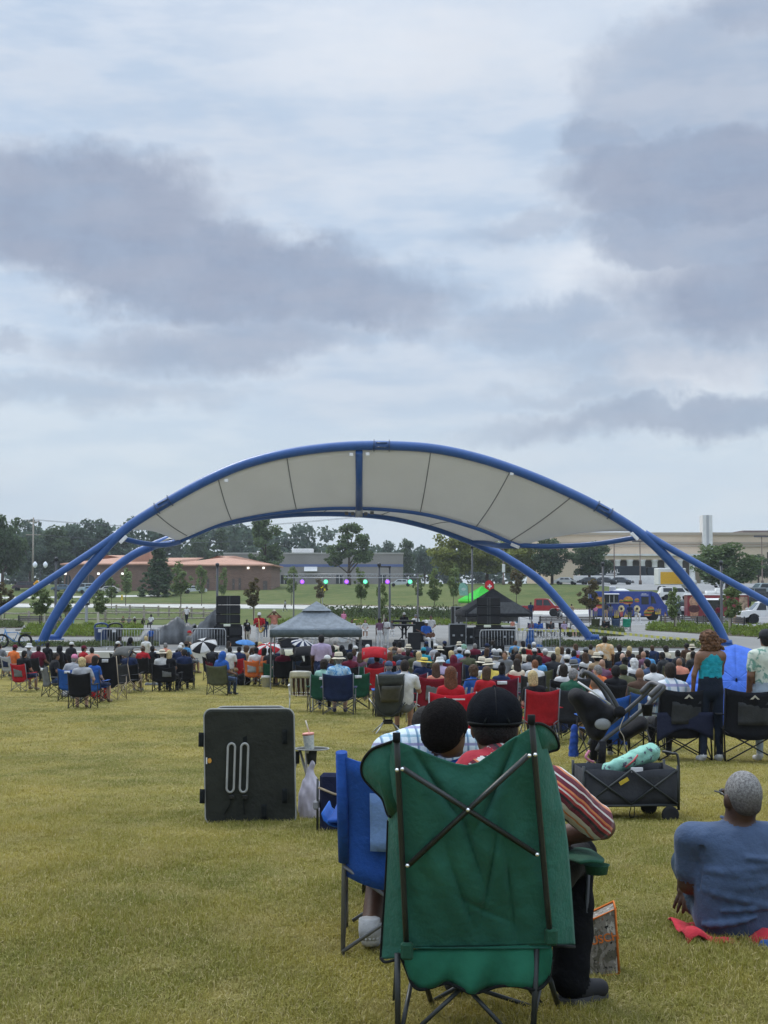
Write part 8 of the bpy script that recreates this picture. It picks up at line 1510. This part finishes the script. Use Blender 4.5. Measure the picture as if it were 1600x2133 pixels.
f_ = pad(-.03, .03, wv, hv_, .06, -.06, 0, 'front_pad'); pad(.045, .10, wv * .80, hv_ + .012, .06, -.06, .01, 'rear_pad')
for px in (484, 511):
    x = (px - 519) * s0; ring = [(x + dx_ + (zz - .63) * .03, -.055 - .06 * zz, zz) for dx_, zz in [(.028 * math.cos(a), (.60 if math.sin(a) > 0 else .29) + .035 * math.sin(a)) for a in np.linspace(-PI / 2, 1.5 * PI, 22)]]
    MB().tube(ring, .009, 7).build('loop_handle', M_PIPE, br); MB().box((x - .016, -.072, .63), (x + .016, -.066, .70)).build('webbing', M_BIND, br); MB().tube([(x, -.062, .25), (x - .01, -.055, .16), (x - .06 if px < 500 else x, -.045, .08)], .008, 5, flat=.4).build('strap', M_BIND, br); MB().box((x - .022, -.075, .20), (x + .022, -.06, .235), bev=.006).build('buckle', M_BLK, br)
for x, z in ((-.37, .72), (-.36, .28), (.28, .74), (.28, .28), (.12, .16)): MB().sheet([[(x + .02 * k, -.05 - .05 * z - .012 * math.sin(k + v), z - .11 * v) for k in (-1, 0, 1)] for v in np.linspace(0, 1, 5)], .006).build('tie_strap', M_BIND, br)
MB().prism(disc(-.305, .50, .016, .02), -.078, -.074).build('logo', mat((.6, .3, .05), var=.2), br); MB().box((-.333, -.078, .475), (-.323, -.074, .525)).build('logo_print', M_WHITE, br)
ts = G(655, 1716); ts.y = bo.y + .30; ts.x = P(650, 1560, ts.y).x; ts.z = gzf(ts.x, ts.y); zt_ = P(650, 1559, ts.y).z - ts.z
st_ = thing('side_table', 'small oval black side table with pale rim right of the lounger', 'table', ts); MB().lathe([(.14, zt_ - .008), (.14, zt_), (0, zt_ + .001)], 24, sx=.95, sy=.8).build('top', M_PAD, st_); MB().tube([(.136 * math.cos(a), .115 * math.sin(a), zt_ - .002) for a in np.linspace(0, 2 * PI, 33)], .006, 6).build('rim', M_PIPE, st_); MB().lathe([(.036, zt_ - .12), (.042, zt_ - .01)], 14, mtx=Matrix.Translation((0, -.04, 0))).build('cup_holder', M_PAD, st_)
MB().tube([(-.10, .02, zt_ - .01), (-.17, .02, .3), (-.12, .05, 0)], .011, 8).tube([(-.10, .0, zt_ - .01), (.06, .03, 0)], .011, 8).tube([(-.05, .06, zt_ - .01), (-.05, .25, 0)], .011, 8).build('leg', steel((.4, .38, .34)), st_); MB().sheet([[(-.10 - .02 * k, -.02, zt_ - .02 - .10 * v) for k in range(3)] for v in (0, .5, 1)], .006).build('side_flap', M_PAD, st_)
tu = ts + Vector((P(646, 1560, ts.y).x - ts.x, -.04, zt_ - .03)); tm = thing('tumbler', 'pale tumbler with pink lid and straw on the side table', 'tumbler', tu); tm.rotation_euler = (0, R(-5), 0)
def marb(T, tc, cs, c): return T.mix(T.ramp(T.noise(tc, 30, 5, .7, 1.5), .45, .6), cs, (.42, .45, .44, 1))
MB().lathe([(.034, 0), (.038, .03), (.046, .14), (.046, .145)], 24).build('cup', mat((.62, .63, .58), rough=.35, var=.05, key='marb', fn=marb), tm); MB().lathe([(.048, .143), (.048, .156), (.044, .160), (0, .161)], 24).build('lid', plastic((.72, .30, .24)), tm); MB().tube([(.01, 0, .155), (-.012, 0, .26)], .0055, 8).build('straw', plastic((.7, .62, .52)), tm)
pb = G(646, 1703); pb.y = bo.y + .2; pb.x = P(650, 1650, pb.y).x; pb.z = gzf(pb.x, pb.y); zz = (P(640, 1593, pb.y).z - pb.z)
pbm = sdf_mesh([C((.015, 0, .10), (0, 0, .20), .125, .105, 0, .05, ((0, 1, 0), 1.25)), C((0, 0, .22), (-.015, 0, zz - .03), .09, .018, 0, .05, ((0, 1, 0), 1.2)), C((-.015, 0, zz - .03), (-.005, 0, zz), .022, .03, 0, .02)], .008, {0: (.014, 40, 0, (1.4, 1, .45))})
tag(obj('plastic_bag', pbm, mat((.64, .60, .66), rough=.35, var=.10, scale=6, spec=.4, transl=.35, key='bag'), None, pb), 'knotted white plastic bag hanging below the side table', 'bag')
nv = G(700, 1738); nv.x = P(698, 1700, nv.y).x; t = thing('folded_chair', 'folded navy camp chair standing left of the blue chair', 'chair', nv, R(-8)); sN = nv.y / FPX; hN = (1738 - 1612) * sN
MB().box((-.11, -.05, .02), (.14, .03, hN), bev=.025).build('fabric_panel', cloth((.014, .018, .045)), t); MB().box((-.10, .04, .06), (.13, .10, hN - .03), bev=.025).build('fabric_panel', cloth((.014, .018, .045)), t)
for x in (-.12, .15): MB().tube([(x, -.06, .015), (x, -.055, hN - .04)], .009, 7).build('frame_tube', M_TUBE, t)
MB().tube([(-.12, -.07, .012), (.03, -.16, .012), (.06, -.16, .012)], .009, 6).tube([(-.10, -.02, .012), (.08, -.10, .012)], .009, 6).build('foot_bar', steel((.6, .6, .6)), t); MB().box((-.15, -.09, hN * .42), (-.11, .02, hN * .56), bev=.01).build('armrest', plastic((.20, .20, .21)), t); MB().tube([(-.11, -.075, hN - .10), (.0, -.085, hN - .14), (.12, -.08, hN - .17)], .016, 6, flat=.5).build('strap', cloth((.30, .24, .16)), t); MB().box((.02, -.065, hN * .38), (.05, -.052, hN * .5)).build('strap_end', cloth((.36, .28, .18)), t)
# ------------------------------------------------------------------ cooler bag with orange trim
cb = G(1252, 2038); t = thing('cooler_bag', 'camouflage cooler bag with orange trim and lettering beside the green chair', 'bag', cb, R(-6)); wB, hB, dB = .125, .285, .12
def camo_fn(T, tc, cs, c):
    a = T.noise(T.vmul(tc, (1, 1, .55)), 24, 4, .6, 1.2); b = T.noise(tc, 60, 3, .6, .5); q = T.mix(T.ramp(a, .42, .46), (.10, .09, .065, 1), (.20, .18, .15, 1)); q = T.mix(T.ramp(a, .56, .60), q, (.42, .39, .33, 1)); q = T.mix(T.ramp(b, .60, .64), q, (.018, .016, .015, 1)); return T.mix(T.ramp(b, .30, .36, 1, 0), q, (.20, .07, .04, 1))
M_CAMO = mat((.2, .18, .14), rough=.6, var=0, key='camo', bump=.4, bscale=20, fn=camo_fn); M_ORG = cloth((.58, .16, .035), bump=.15)
fr_ = [(-wB / 2 - .01, 0), (wB / 2 + .012, .02), (wB / 2 - .002, hB), (-wB / 2 + .012, hB - .055)]; bdy = MB().prism(fr_, 0, dB).build('body', M_CAMO, t); MB().tube([(x, 0, z) for x, z in fr_[1:]] , .0055, 6).tube([(x, 0, z) for x, z in fr_[:2]], .005, 6).build('trim', M_ORG, t); MB().tube([(fr_[2][0], 0, hB), (fr_[2][0], dB, hB + .004), (fr_[3][0], dB, hB - .05), (fr_[3][0], 0, hB - .055)], .0055, 6).build('zip_edge', M_ORG, t)
MB().prism([(-wB / 2 - .012, .0), (-wB / 2 - .03, .07), (-wB / 2 - .02, .17), (-wB / 2 - .008, .10)], .0, .02).build('side_strap', M_ORG, t); lt = letters('BUSCH', .047, M_ORG, t, (.004, -.004, hB - .125), (R(90), R(-14), 0), ext=.001)
# ------------------------------------------------------------------ collapsible wagon
wg = G(1306, 1706); wg.x = P(1302, 1700, wg.y).x; sW = wg.y / FPX; t = thing('wagon', 'grey folding wagon with crossed black frame', 'wagon', wg, R(4)); Lw, Dw = .74, .42; zb_, zt2 = .15, .42
M_WAG = cloth((.042, .044, .05), bump=.4, bscale=12)
for y in (-Dw / 2, Dw / 2): MB().sheet([[(x, y + .012 * math.sin(x * 9 + v * 3), ltw(v, zb_, zt2 - .025 * math.sin(PI * (x / Lw + .5)) + .02 * abs(math.sin(x * 8)))) for x in np.linspace(-Lw / 2, Lw / 2, 16)] for v in np.linspace(0, 1, 5)], .006).build('side_panel', M_WAG, t)
for x in (-Lw / 2, Lw / 2): MB().sheet([[(x, y, ltw(v, zb_, zt2)) for y in np.linspace(-Dw / 2, Dw / 2, 6)] for v in np.linspace(0, 1, 4)], .006).build('end_panel', M_WAG, t)
MB().box((-Lw / 2, -Dw / 2, zb_ - .01), (Lw / 2, Dw / 2, zb_)).build('floor', M_WAG, t)
for y in (-Dw / 2 - .012, Dw / 2 + .012):
    for a, b_ in ((-Lw / 2, 0), (0, Lw / 2)): MB().tube([(a, y, zb_), (b_, y, zt2)], .009, 6).tube([(a, y - .006, zt2), (b_, y - .006, zb_)], .009, 6).build('cross_bar', M_TUBE, t)
    MB().tube([(-Lw / 2, y, zb_ - .01), (Lw / 2, y, zb_ - .01)], .010, 6).build('lower_rail', M_TUBE, t)
for x in (-Lw / 2 - .01, Lw / 2 + .01):
    for y in (-Dw / 2, Dw / 2): MB().tube([(x, y, .12), (x, y, zt2 + .03)], .012, 7).build('corner_post', M_TUBE, t)
MB().tube(catmull([(Lw / 2 + .012, -Dw / 2, .10), (Lw / 2 + .014, -Dw / 2, .50), (Lw / 2 - .03, -Dw / 2 + .02, .545), (Lw / 2 - .09, -Dw / 2 + .08, .555)], 4), .011, 7).build('pull_handle', M_TUBE, t); MB().box((-.10, -Dw / 2 - .03, zb_ + .17), (-.02, -Dw / 2 - .024, zb_ + .20), mtx=Matrix.Translation((-.06, 0, .33)) @ Matrix.Rotation(R(-30), 4, 'Y') @ Matrix.Translation((.06, 0, -.33))).build('yellow_tag', cloth((.55, .40, .05)), t)
for x, y in ((Lw / 2 - .06, -Dw / 2 - .02), (Lw / 2 - .12, Dw / 2), (-Lw / 2 + .1, -Dw / 2 - .02), (-Lw / 2 + .1, Dw / 2)): wheel(t, x, y, .068, .04, 1, steel((.6, .6, .6)))
for k in (-.25, .0): MB().tube(catmull([(k, -Dw / 2, zb_ - .01), (k - .015, -Dw / 2, .06), (k + .02, -Dw / 2, .05), (k + .025, -Dw / 2, zb_ - .01)], 4), .004, 5).build('hanging_strap', M_BIND, t)
wl = wg + Vector((.06, .02, .40)); me = sdf_mesh([C((-.19, 0, 0), (.16, .03, .13), .05, .075, 0, .04, ((0, 1, 0), .8))], .009, {0: (.008, 36, 0)})
def floral(T, tc, cs, c): return T.mix(T.ramp(T.noise(tc, 22, 3, .6, .5), .58, .62), cs, (.10, .10, .14, 1))
o = tag(obj('folded_blanket', me, mat((.26, .52, .42), rough=.8, var=.1, key='floral', fn=floral, bump=.3), None, wl), 'mint patterned bundle sticking out of the wagon', 'blanket'); MB().tube([(-.06, -.062, .02), (.0, -.075, .07), (.04, -.07, .12)], .014, 6, flat=.5).build('red_band', cloth((.60, .12, .12)), o); MB().box((-.02, -.075, -.02), (.08, -.06, .02), bev=.005).build('white_label', M_WHITE, o)
# ------------------------------------------------------------------ pram
pm = G(1270, 1668); pm.x = P(1280, 1600, pm.y).x; sP = pm.y / FPX; t = thing('pram', 'black pram with raised infant seat behind the wagon', 'pram', pm); 
def pp_(px, py, dy=0.0): return Vector(((px - 1280) * sP, dy, (1668 - py) * sP))
M_PR = cloth((.014, .014, .016), rough=.85, bump=.3, bscale=25); M_PRG = plastic((.055, .057, .06), rough=.55)
shell = sdf_mesh([C(pp_(1203, 1452), pp_(1268, 1487), .065, .065, 0, .04, ((0, 1, 0), .4)), C(pp_(1203, 1455), pp_(1240, 1528), .065, .06, 0, .05, ((0, 1, 0), .4)), C(pp_(1268, 1488), pp_(1243, 1528), .075, .06, 0, .05, ((0, 1, 0), .4)), C(pp_(1230, 1470), pp_(1246, 1510), .09, .08, 0, .06, ((0, 1, 0), .5))], .016, {0: (.006, 20, 0)}); obj('seat_shell', shell, M_PR, t)
MB().tube([pp_(1200, 1421, -.18), pp_(1232, 1442, -.2), pp_(1266, 1467, -.2)], .010, 6).build('hood_trim', plastic((.62, .62, .60)), t)
for dy_ in (-.2, .2): MB().tube(catmull([pp_(1286, 1482, dy_), pp_(1262, 1440, dy_), pp_(1240, 1416, dy_ * .9), pp_(1220, 1402, dy_ * .6), pp_(1214, 1412, dy_ * .2)], 4), .020, 8).build('carry_handle', M_PRG, t)
MB().lathe([(.05, -.04), (.055, 0), (.05, .04)], 16, mtx=Matrix.Translation(pp_(1284, 1482, -.2)) @ Matrix.Rotation(R(90), 4, 'X')).build('hinge', M_PR, t); MB().lathe([(.075, 0), (.065, .012), (0, .014)], 18, sx=1, sy=.72, mtx=Matrix.Translation(pp_(1250, 1507, -.19)) @ Matrix.Rotation(R(90), 4, 'X')).build('side_window', mat((.26, .27, .27), rough=.6, var=.1), t)
for dy_ in (-.24, .24):
    MB().tube(catmull([pp_(1375, 1432, dy_ * .95), pp_(1345, 1462, dy_), pp_(1300, 1500, dy_), pp_(1250, 1538, dy_), pp_(1235, 1560, dy_)], 4), .020, 8).build('frame_tube', M_PRG, t); MB().tube([pp_(1248, 1540, dy_), pp_(1245, 1590, dy_)], .036, 10).build('frame_joint', M_PR, t)
    MB().tube([pp_(1245, 1585, dy_), pp_(1180, 1652, dy_)], .017, 8).build('front_leg', M_PRG, t); MB().tube([pp_(1245, 1585, dy_), pp_(1300, 1650, dy_)], .017, 8).build('rear_leg', M_PRG, t); wheel(t, (1180 - 1280) * sP, dy_ - math.copysign(.03, dy_), .075, .045, -1 if dy_ > 0 else 1, M_PRG); wheel(t, (1303 - 1280) * sP, dy_ - math.copysign(.03, dy_), .10, .05, -1 if dy_ > 0 else 1, M_PRG)
MB().tube(catmull([pp_(1345, 1450, -.23), pp_(1366, 1430, -.22), pp_(1378, 1432, -.12), pp_(1380, 1433, .0), pp_(1378, 1432, .12), pp_(1366, 1430, .22), pp_(1345, 1450, .23)], 4), .024, 8).build('push_bar', plastic((.09, .09, .095)), t); MB().lathe([(.04, -.10), (.055, 0), (.058, .004), (.05, .004), (.036, -.09), (0, -.095)], 16, mtx=Matrix.Translation(pp_(1338, 1466, -.27))).build('cup_holder', M_PR, t)
obj('storage_basket', sdf_mesh([C(pp_(1300, 1535), pp_(1335, 1510), .05, .07, 0, .04, ((0, 1, 0), .5))], .016, {0: (.006, 24, 0)}), M_PR, t); MB().tube(catmull([pp_(1292, 1490, -.25), pp_(1282, 1515, -.26), pp_(1290, 1532, -.26), pp_(1293, 1560, -.25)], 4), .004, 5).build('cord', cloth((.4, .36, .28)), t); MB().tube(catmull([pp_(1222, 1560, -.2), pp_(1214, 1572, -.22), pp_(1222, 1580, -.2), pp_(1232, 1584, -.18)], 4), .012, 6).build('pink_ribbon', cloth((.65, .25, .35)), t)
bs = G(1194, 1580); bs.x = P(1194, 1540, bs.y).x; tag(obj('chair_bag', sdf_mesh([C((0, 0, .04), (.02, 0, .42), .07, .05, 0, .02)], .012, {0: (.007, 40, 0)}), cloth((.03, .075, .30)), None, bs), 'upright blue chair bag on the grass left of the pram', 'bag')
# ------------------------------------------------------------------ nearest row on the right
def blackchair(px, pyb, label, rz, scl=1.08, drape=False):
    b = G(px, pyb); b.y += .3; b.z = gzf(b.x, b.y); t = chair('wide', b, rz, (.014, .015, .019), label, panel=(.045, .047, .05), frame=(.02, .02, .022), sc=scl); py = -.24 - .14 * .36 / .5
    lg_ = MB().prism([(-.055, .795), (.0, .845), (.055, .795), (.03, .795), (.0, .82), (-.02, .795)], -.46, -.452).build('logo', mat((.45, .42, .34), var=.1), t)
    if drape: MB().sheet([[(x, -.335 - .02 * math.sin(x * 9) - .10 * (1 - (x / .36) ** 2) * 0, .62 - v * (.30 - .10 * math.cos(x * 6)) - .0) for x in np.linspace(-.36, .34, 14)] for v in np.linspace(0, 1, 7)], .008).build('draped_jacket', cloth((.022, .026, .05)), t)
    return t, b
t, b = blackchair(1422, 1588, 'black camp chair with pale logo and draped jacket right of the pram', R(6), 1.10, True)
psc = (P(1386, 1398, b.y).z - b.z) / 1.22; person(Vector((P(1392, 1398, b.y).x, b.y, b.z)), R(4), 'sitw', look_of('brown', 'short dark', M_CHECK, pants=COLS['charcoal'], shoes=(.03, .03, .03)), 'dark-haired man in blue and white checked shirt right of the pram', min(1.06, psc))
t, b = blackchair(1572, 1592, 'empty black camp chair with pale logo at the right edge', R(-4), 1.10)
# woman in turquoise top
wf = G(1482, 1588); J = dict(STF, head=(-.01, .03, 1.60), neck=(0, .0, 1.46), el={-1: (-.235, -.02, 1.16), 1: (.20, .12, 1.18)}, wr={-1: (-.225, .06, .92), 1: (.08, .30, 1.10)}, kn={-1: (-.09, .05, .50), 1: (.10, .0, .50)})
pr = body_prims(J, 1.0, True, False, .30)
for q in pr:
    if q['m'] == SH and ((q['t'] == 'c' and min(q['a'][2], q['b'][2]) > 1.30) or (q['t'] == 'c' and abs(q['a'][0]) > .1)): q['m'] = SK
    if q['m'] == FA: q['m'] = SK
pr += [C((0, 0, 1.12), (0, 0, 1.24), .150, .158, SH, .02, ((0, 1, 0), 1.38)), C((0, 0, .98), (0, 0, 1.06), .165, .16, PA, .02, ((0, 1, 0), 1.3))]
wm = fbody('person', 'woman in turquoise strapless top and dark jeans standing before the blue umbrella', pr, wf, .15, [skin('brown'), cloth((.02, .30, .38), scale=20), cloth((.016, .022, .035)), cloth((.016, .022, .035)), plastic((.65, .65, .65)), skin('brown')], .014, {SH: (.005, 50, 0, (.6, .6, 2))})
hp = [E((0, -.02, .05), (.125, .13, .115), 0, .02), E((.02, -.05, -.05), (.12, .10, .10), 0, .04), C((.06, -.06, .02), (.21, -.05, .01), .055, .02, 0, .03), C((.06, -.06, -.04), (.19, -.05, -.09), .05, .018, 0, .03), C((-.05, -.06, -.06), (-.14, -.05, -.13), .05, .02, 0, .03), C((0, -.07, -.08), (.05, -.08, -.17), .06, .025, 0, .03)]
obj('hair', sdf_mesh(hp, .010, {0: (.014, 70, 0)}), mat((.13, .065, .035), rough=.8, var=.5, scale=30, bump=.8, bscale=90, key='curl'), wm, Vector(J['head']))
# person at the right edge
rp = G(1600, 1590); rp.y = wf.y + .1; rp.x = P(1597, 1400, rp.y).x; rp.z = gzf(rp.x, rp.y); M_TIE = mat((.58, .62, .52), rough=.9, var=.1, key='tie', fn=print_fn((.16, .30, .24), 9, .55)); person(rp, .1, 'standw', look_of('brown', 'cap charcoal', M_TIE, pants=(.34, .40, .46), shoes=(.65, .65, .65)), 'person in white and green tie-dye shirt cut by the right edge', 1.0)
um = P(1534, 1418, 20.2); u = umbrella(um, (-.18, -.78, .58), .72, [(.085, .19, .66)], 'large open blue umbrella behind the woman in turquoise', 8, .22, .9)
MB().prism(disc(0, 0, .07, .16), -.004, .004, mtx=Matrix.Translation((-.44, -.30, -.045)) @ Matrix.Rotation(R(60), 4, 'Z') @ Matrix.Rotation(R(78), 4, 'X')).build('white_patch', cloth((.6, .55, .58)), u)
b = G(1262, 1560); t = thing('cooler', 'blue soft cooler with white lid behind the pram', 'cooler', G(1270, 1552)); MB().box((-.28, -.2, 0), (.28, .2, .36), bev=.03).build('box', cloth((.02, .055, .22)), t); MB().box((-.29, -.21, .36), (.29, .21, .42), bev=.03).build('lid', plastic((.5, .5, .5)), t)
b = G(1338, 1560); t = chair('quad', b, heading(b), (.03, .075, .22), 'blue and white printed camp chair between pram and black chair', panel=(.40, .44, .48), sc=.98)
finish_labels()
# ================================================================== GRASS BLADES (instanced tufts over the near lawn)
def tuft(seed, n, rad, hgt):
    rng = np.random.default_rng(seed); r = rad * np.sqrt(rng.random(n)); a = rng.random(n) * 2 * np.pi; base = np.stack([r * np.cos(a), r * np.sin(a), np.zeros(n)], 1)
    d = rng.normal(size=(n, 2)); d /= np.linalg.norm(d, axis=1, keepdims=True); lean = rng.uniform(.3, 1.2, n)[:, None] ; h = hgt * rng.uniform(.45, 1.15, n); w = rng.uniform(.0011, .0021, n)[:, None]
    side = np.stack([-d[:, 1], d[:, 0], np.zeros(n)], 1) * w; out = np.concatenate([d, np.zeros((n, 1))], 1)
    mid = base + out * (h[:, None] * lean * .35) + np.array([0, 0, 1.]) * h[:, None] * .62; tip = base + out * (h[:, None] * lean) + np.array([0, 0, 1.]) * (h * np.sqrt(np.maximum(.12, 1 - lean[:, 0] ** 2 * .75)))[:, None]
    V = np.stack([base - side, base + side, mid + side * .8, mid - side * .8, tip], 1).reshape(-1, 3); k = np.arange(n) * 5
    return V, np.concatenate([np.stack([k, k + 1, k + 2], 1), np.stack([k, k + 2, k + 3], 1), np.stack([k + 3, k + 2, k + 4], 1)])
def blade_fn(T, tc, cs, c):
    pos = T.n('ShaderNodeNewGeometry').outputs['Position']; rnd = T.n('ShaderNodeNewGeometry').outputs['Random Per Island']; oi = T.n('ShaderNodeObjectInfo').outputs['Random']
    v = T.vmul(pos, (1, .6, 0)); a = T.noise(v, .45, 5, .6); b = T.noise(v, 2.4, 4, .65)
    q = T.mix(T.ramp(a, .36, .64), (.20, .198, .033, 1), (.395, .325, .068, 1)); q = T.mix(T.m('MULTIPLY', T.ramp(b, .45, .7), .6), q, (.45, .37, .14, 1))
    q = T.mix(T.ramp(rnd, .72, .95), q, (.50, .41, .20, 1)); return T.mix(T.ramp(oi, 0, 1, 0, .25), q, (.18, .20, .04, 1))
M_BLADE = mat((.15, .14, .03), rough=.65, var=0, spec=.25, transl=.3, key='blade', fn=blade_fn)
protos = bpy.data.collections.new('grass_tufts')
for k in range(6):
    V, F = tuft(100 + k, 420, .16, .046 + .006 * (k % 3)); me = np_mesh(V, F, smooth=False); me.materials.append(M_BLADE); o = bpy.data.objects.new('grass_tuft', me); protos.objects.link(o)
pts = []; rot = []; scl = []
for y0, y1, den, s0, s1 in ((3.9, 7.5, 62, .85, 1.15), (7.5, 12, 40, .95, 1.25), (12, 20, 18, 1.3, 1.7), (20, 34, 7, 1.9, 2.5), (34, 50, 3, 2.4, 3.2)):
    hw_ = lambda y: .30 * y + 1.2; st = den ** -.5; x, y = np.meshgrid(np.arange(-hw_(y1), hw_(y1), st), np.arange(y0, y1, st)); x = x.ravel(); y = y.ravel(); ok = np.abs(x) < hw_(y); x, y = x[ok], y[ok]; x = x + RNG.uniform(-.6, .6, len(x)) * st; y = y + RNG.uniform(-.6, .6, len(y)) * st
    pts.append(np.stack([x, y, gz(x, y) - .004], 1)); rot.append(RNG.uniform(0, 6.28, len(x))); sc_ = RNG.uniform(s0, s1, len(x)); scl.append(np.stack([sc_, sc_, RNG.uniform(.75, 1.2, len(x)) * (1 + .35 * np.sin(x * 2.3 + 1.7 * np.sin(y * 1.1)) * np.sin(y * 1.7 + 1.3 * np.sin(x * .9))) * (1 if y0 < 12 else .75 if y0 < 30 else .6)], 1))
pts, rot, scl = np.concatenate(pts), np.concatenate(rot), np.concatenate(scl)
me = bpy.data.meshes.new('grass'); me.vertices.add(len(pts)); me.vertices.foreach_set('co', pts.astype(np.float32).ravel())
at = me.attributes.new('rotv', 'FLOAT_VECTOR', 'POINT'); at.data.foreach_set('vector', np.stack([np.zeros_like(rot), np.zeros_like(rot), rot], 1).astype(np.float32).ravel()); at = me.attributes.new('sclv', 'FLOAT_VECTOR', 'POINT'); at.data.foreach_set('vector', scl.astype(np.float32).ravel())
go = bpy.data.objects.new('grass', me); COL.objects.link(go); stuff(go); me.materials.append(M_BLADE)
ng = bpy.data.node_groups.new('grass_scatter', 'GeometryNodeTree'); ng.interface.new_socket('Geometry', in_out='INPUT', socket_type='NodeSocketGeometry'); ng.interface.new_socket('Geometry', in_out='OUTPUT', socket_type='NodeSocketGeometry')
gi = ng.nodes.new('NodeGroupInput'); gon = ng.nodes.new('NodeGroupOutput'); iop = ng.nodes.new('GeometryNodeInstanceOnPoints'); ci = ng.nodes.new('GeometryNodeCollectionInfo'); ci.inputs['Collection'].default_value = protos; ci.inputs['Separate Children'].default_value = True; ci.inputs['Reset Children'].default_value = True
na = ng.nodes.new('GeometryNodeInputNamedAttribute'); na.data_type = 'FLOAT_VECTOR'; na.inputs['Name'].default_value = 'rotv'; nb_ = ng.nodes.new('GeometryNodeInputNamedAttribute'); nb_.data_type = 'FLOAT_VECTOR'; nb_.inputs['Name'].default_value = 'sclv'
er = ng.nodes.new('FunctionNodeEulerToRotation'); ng.links.new(na.outputs[0], er.inputs[0]); ng.links.new(er.outputs[0], iop.inputs['Rotation']); ng.links.new(nb_.outputs[0], iop.inputs['Scale']); ng.links.new(gi.outputs[0], iop.inputs['Points']); ng.links.new(ci.outputs[0], iop.inputs['Instance']); iop.inputs['Pick Instance'].default_value = True; ng.links.new(iop.outputs[0], gon.inputs[0])
md = go.modifiers.new('scatter', 'NODES'); md.node_group = ng

# ================================================================== HAZE
hzb = MB().box((-700, -70, -2), (700, 620, 34)).build('haze', None); stuff(hzb); hm = bpy.data.materials.new('haze'); hm.use_nodes = True; HN_ = NT(hm.node_tree); HN_.N.clear()
vo = HN_.n('ShaderNodeVolumePrincipled', {'Color': (.80, .86, .92, 1), 'Density': .0002, 'Anisotropy': .3}); oo = HN_.n('ShaderNodeOutputMaterial'); HN_.L.new(vo.outputs[0], oo.inputs['Volume']); hzb.data.materials.append(hm)
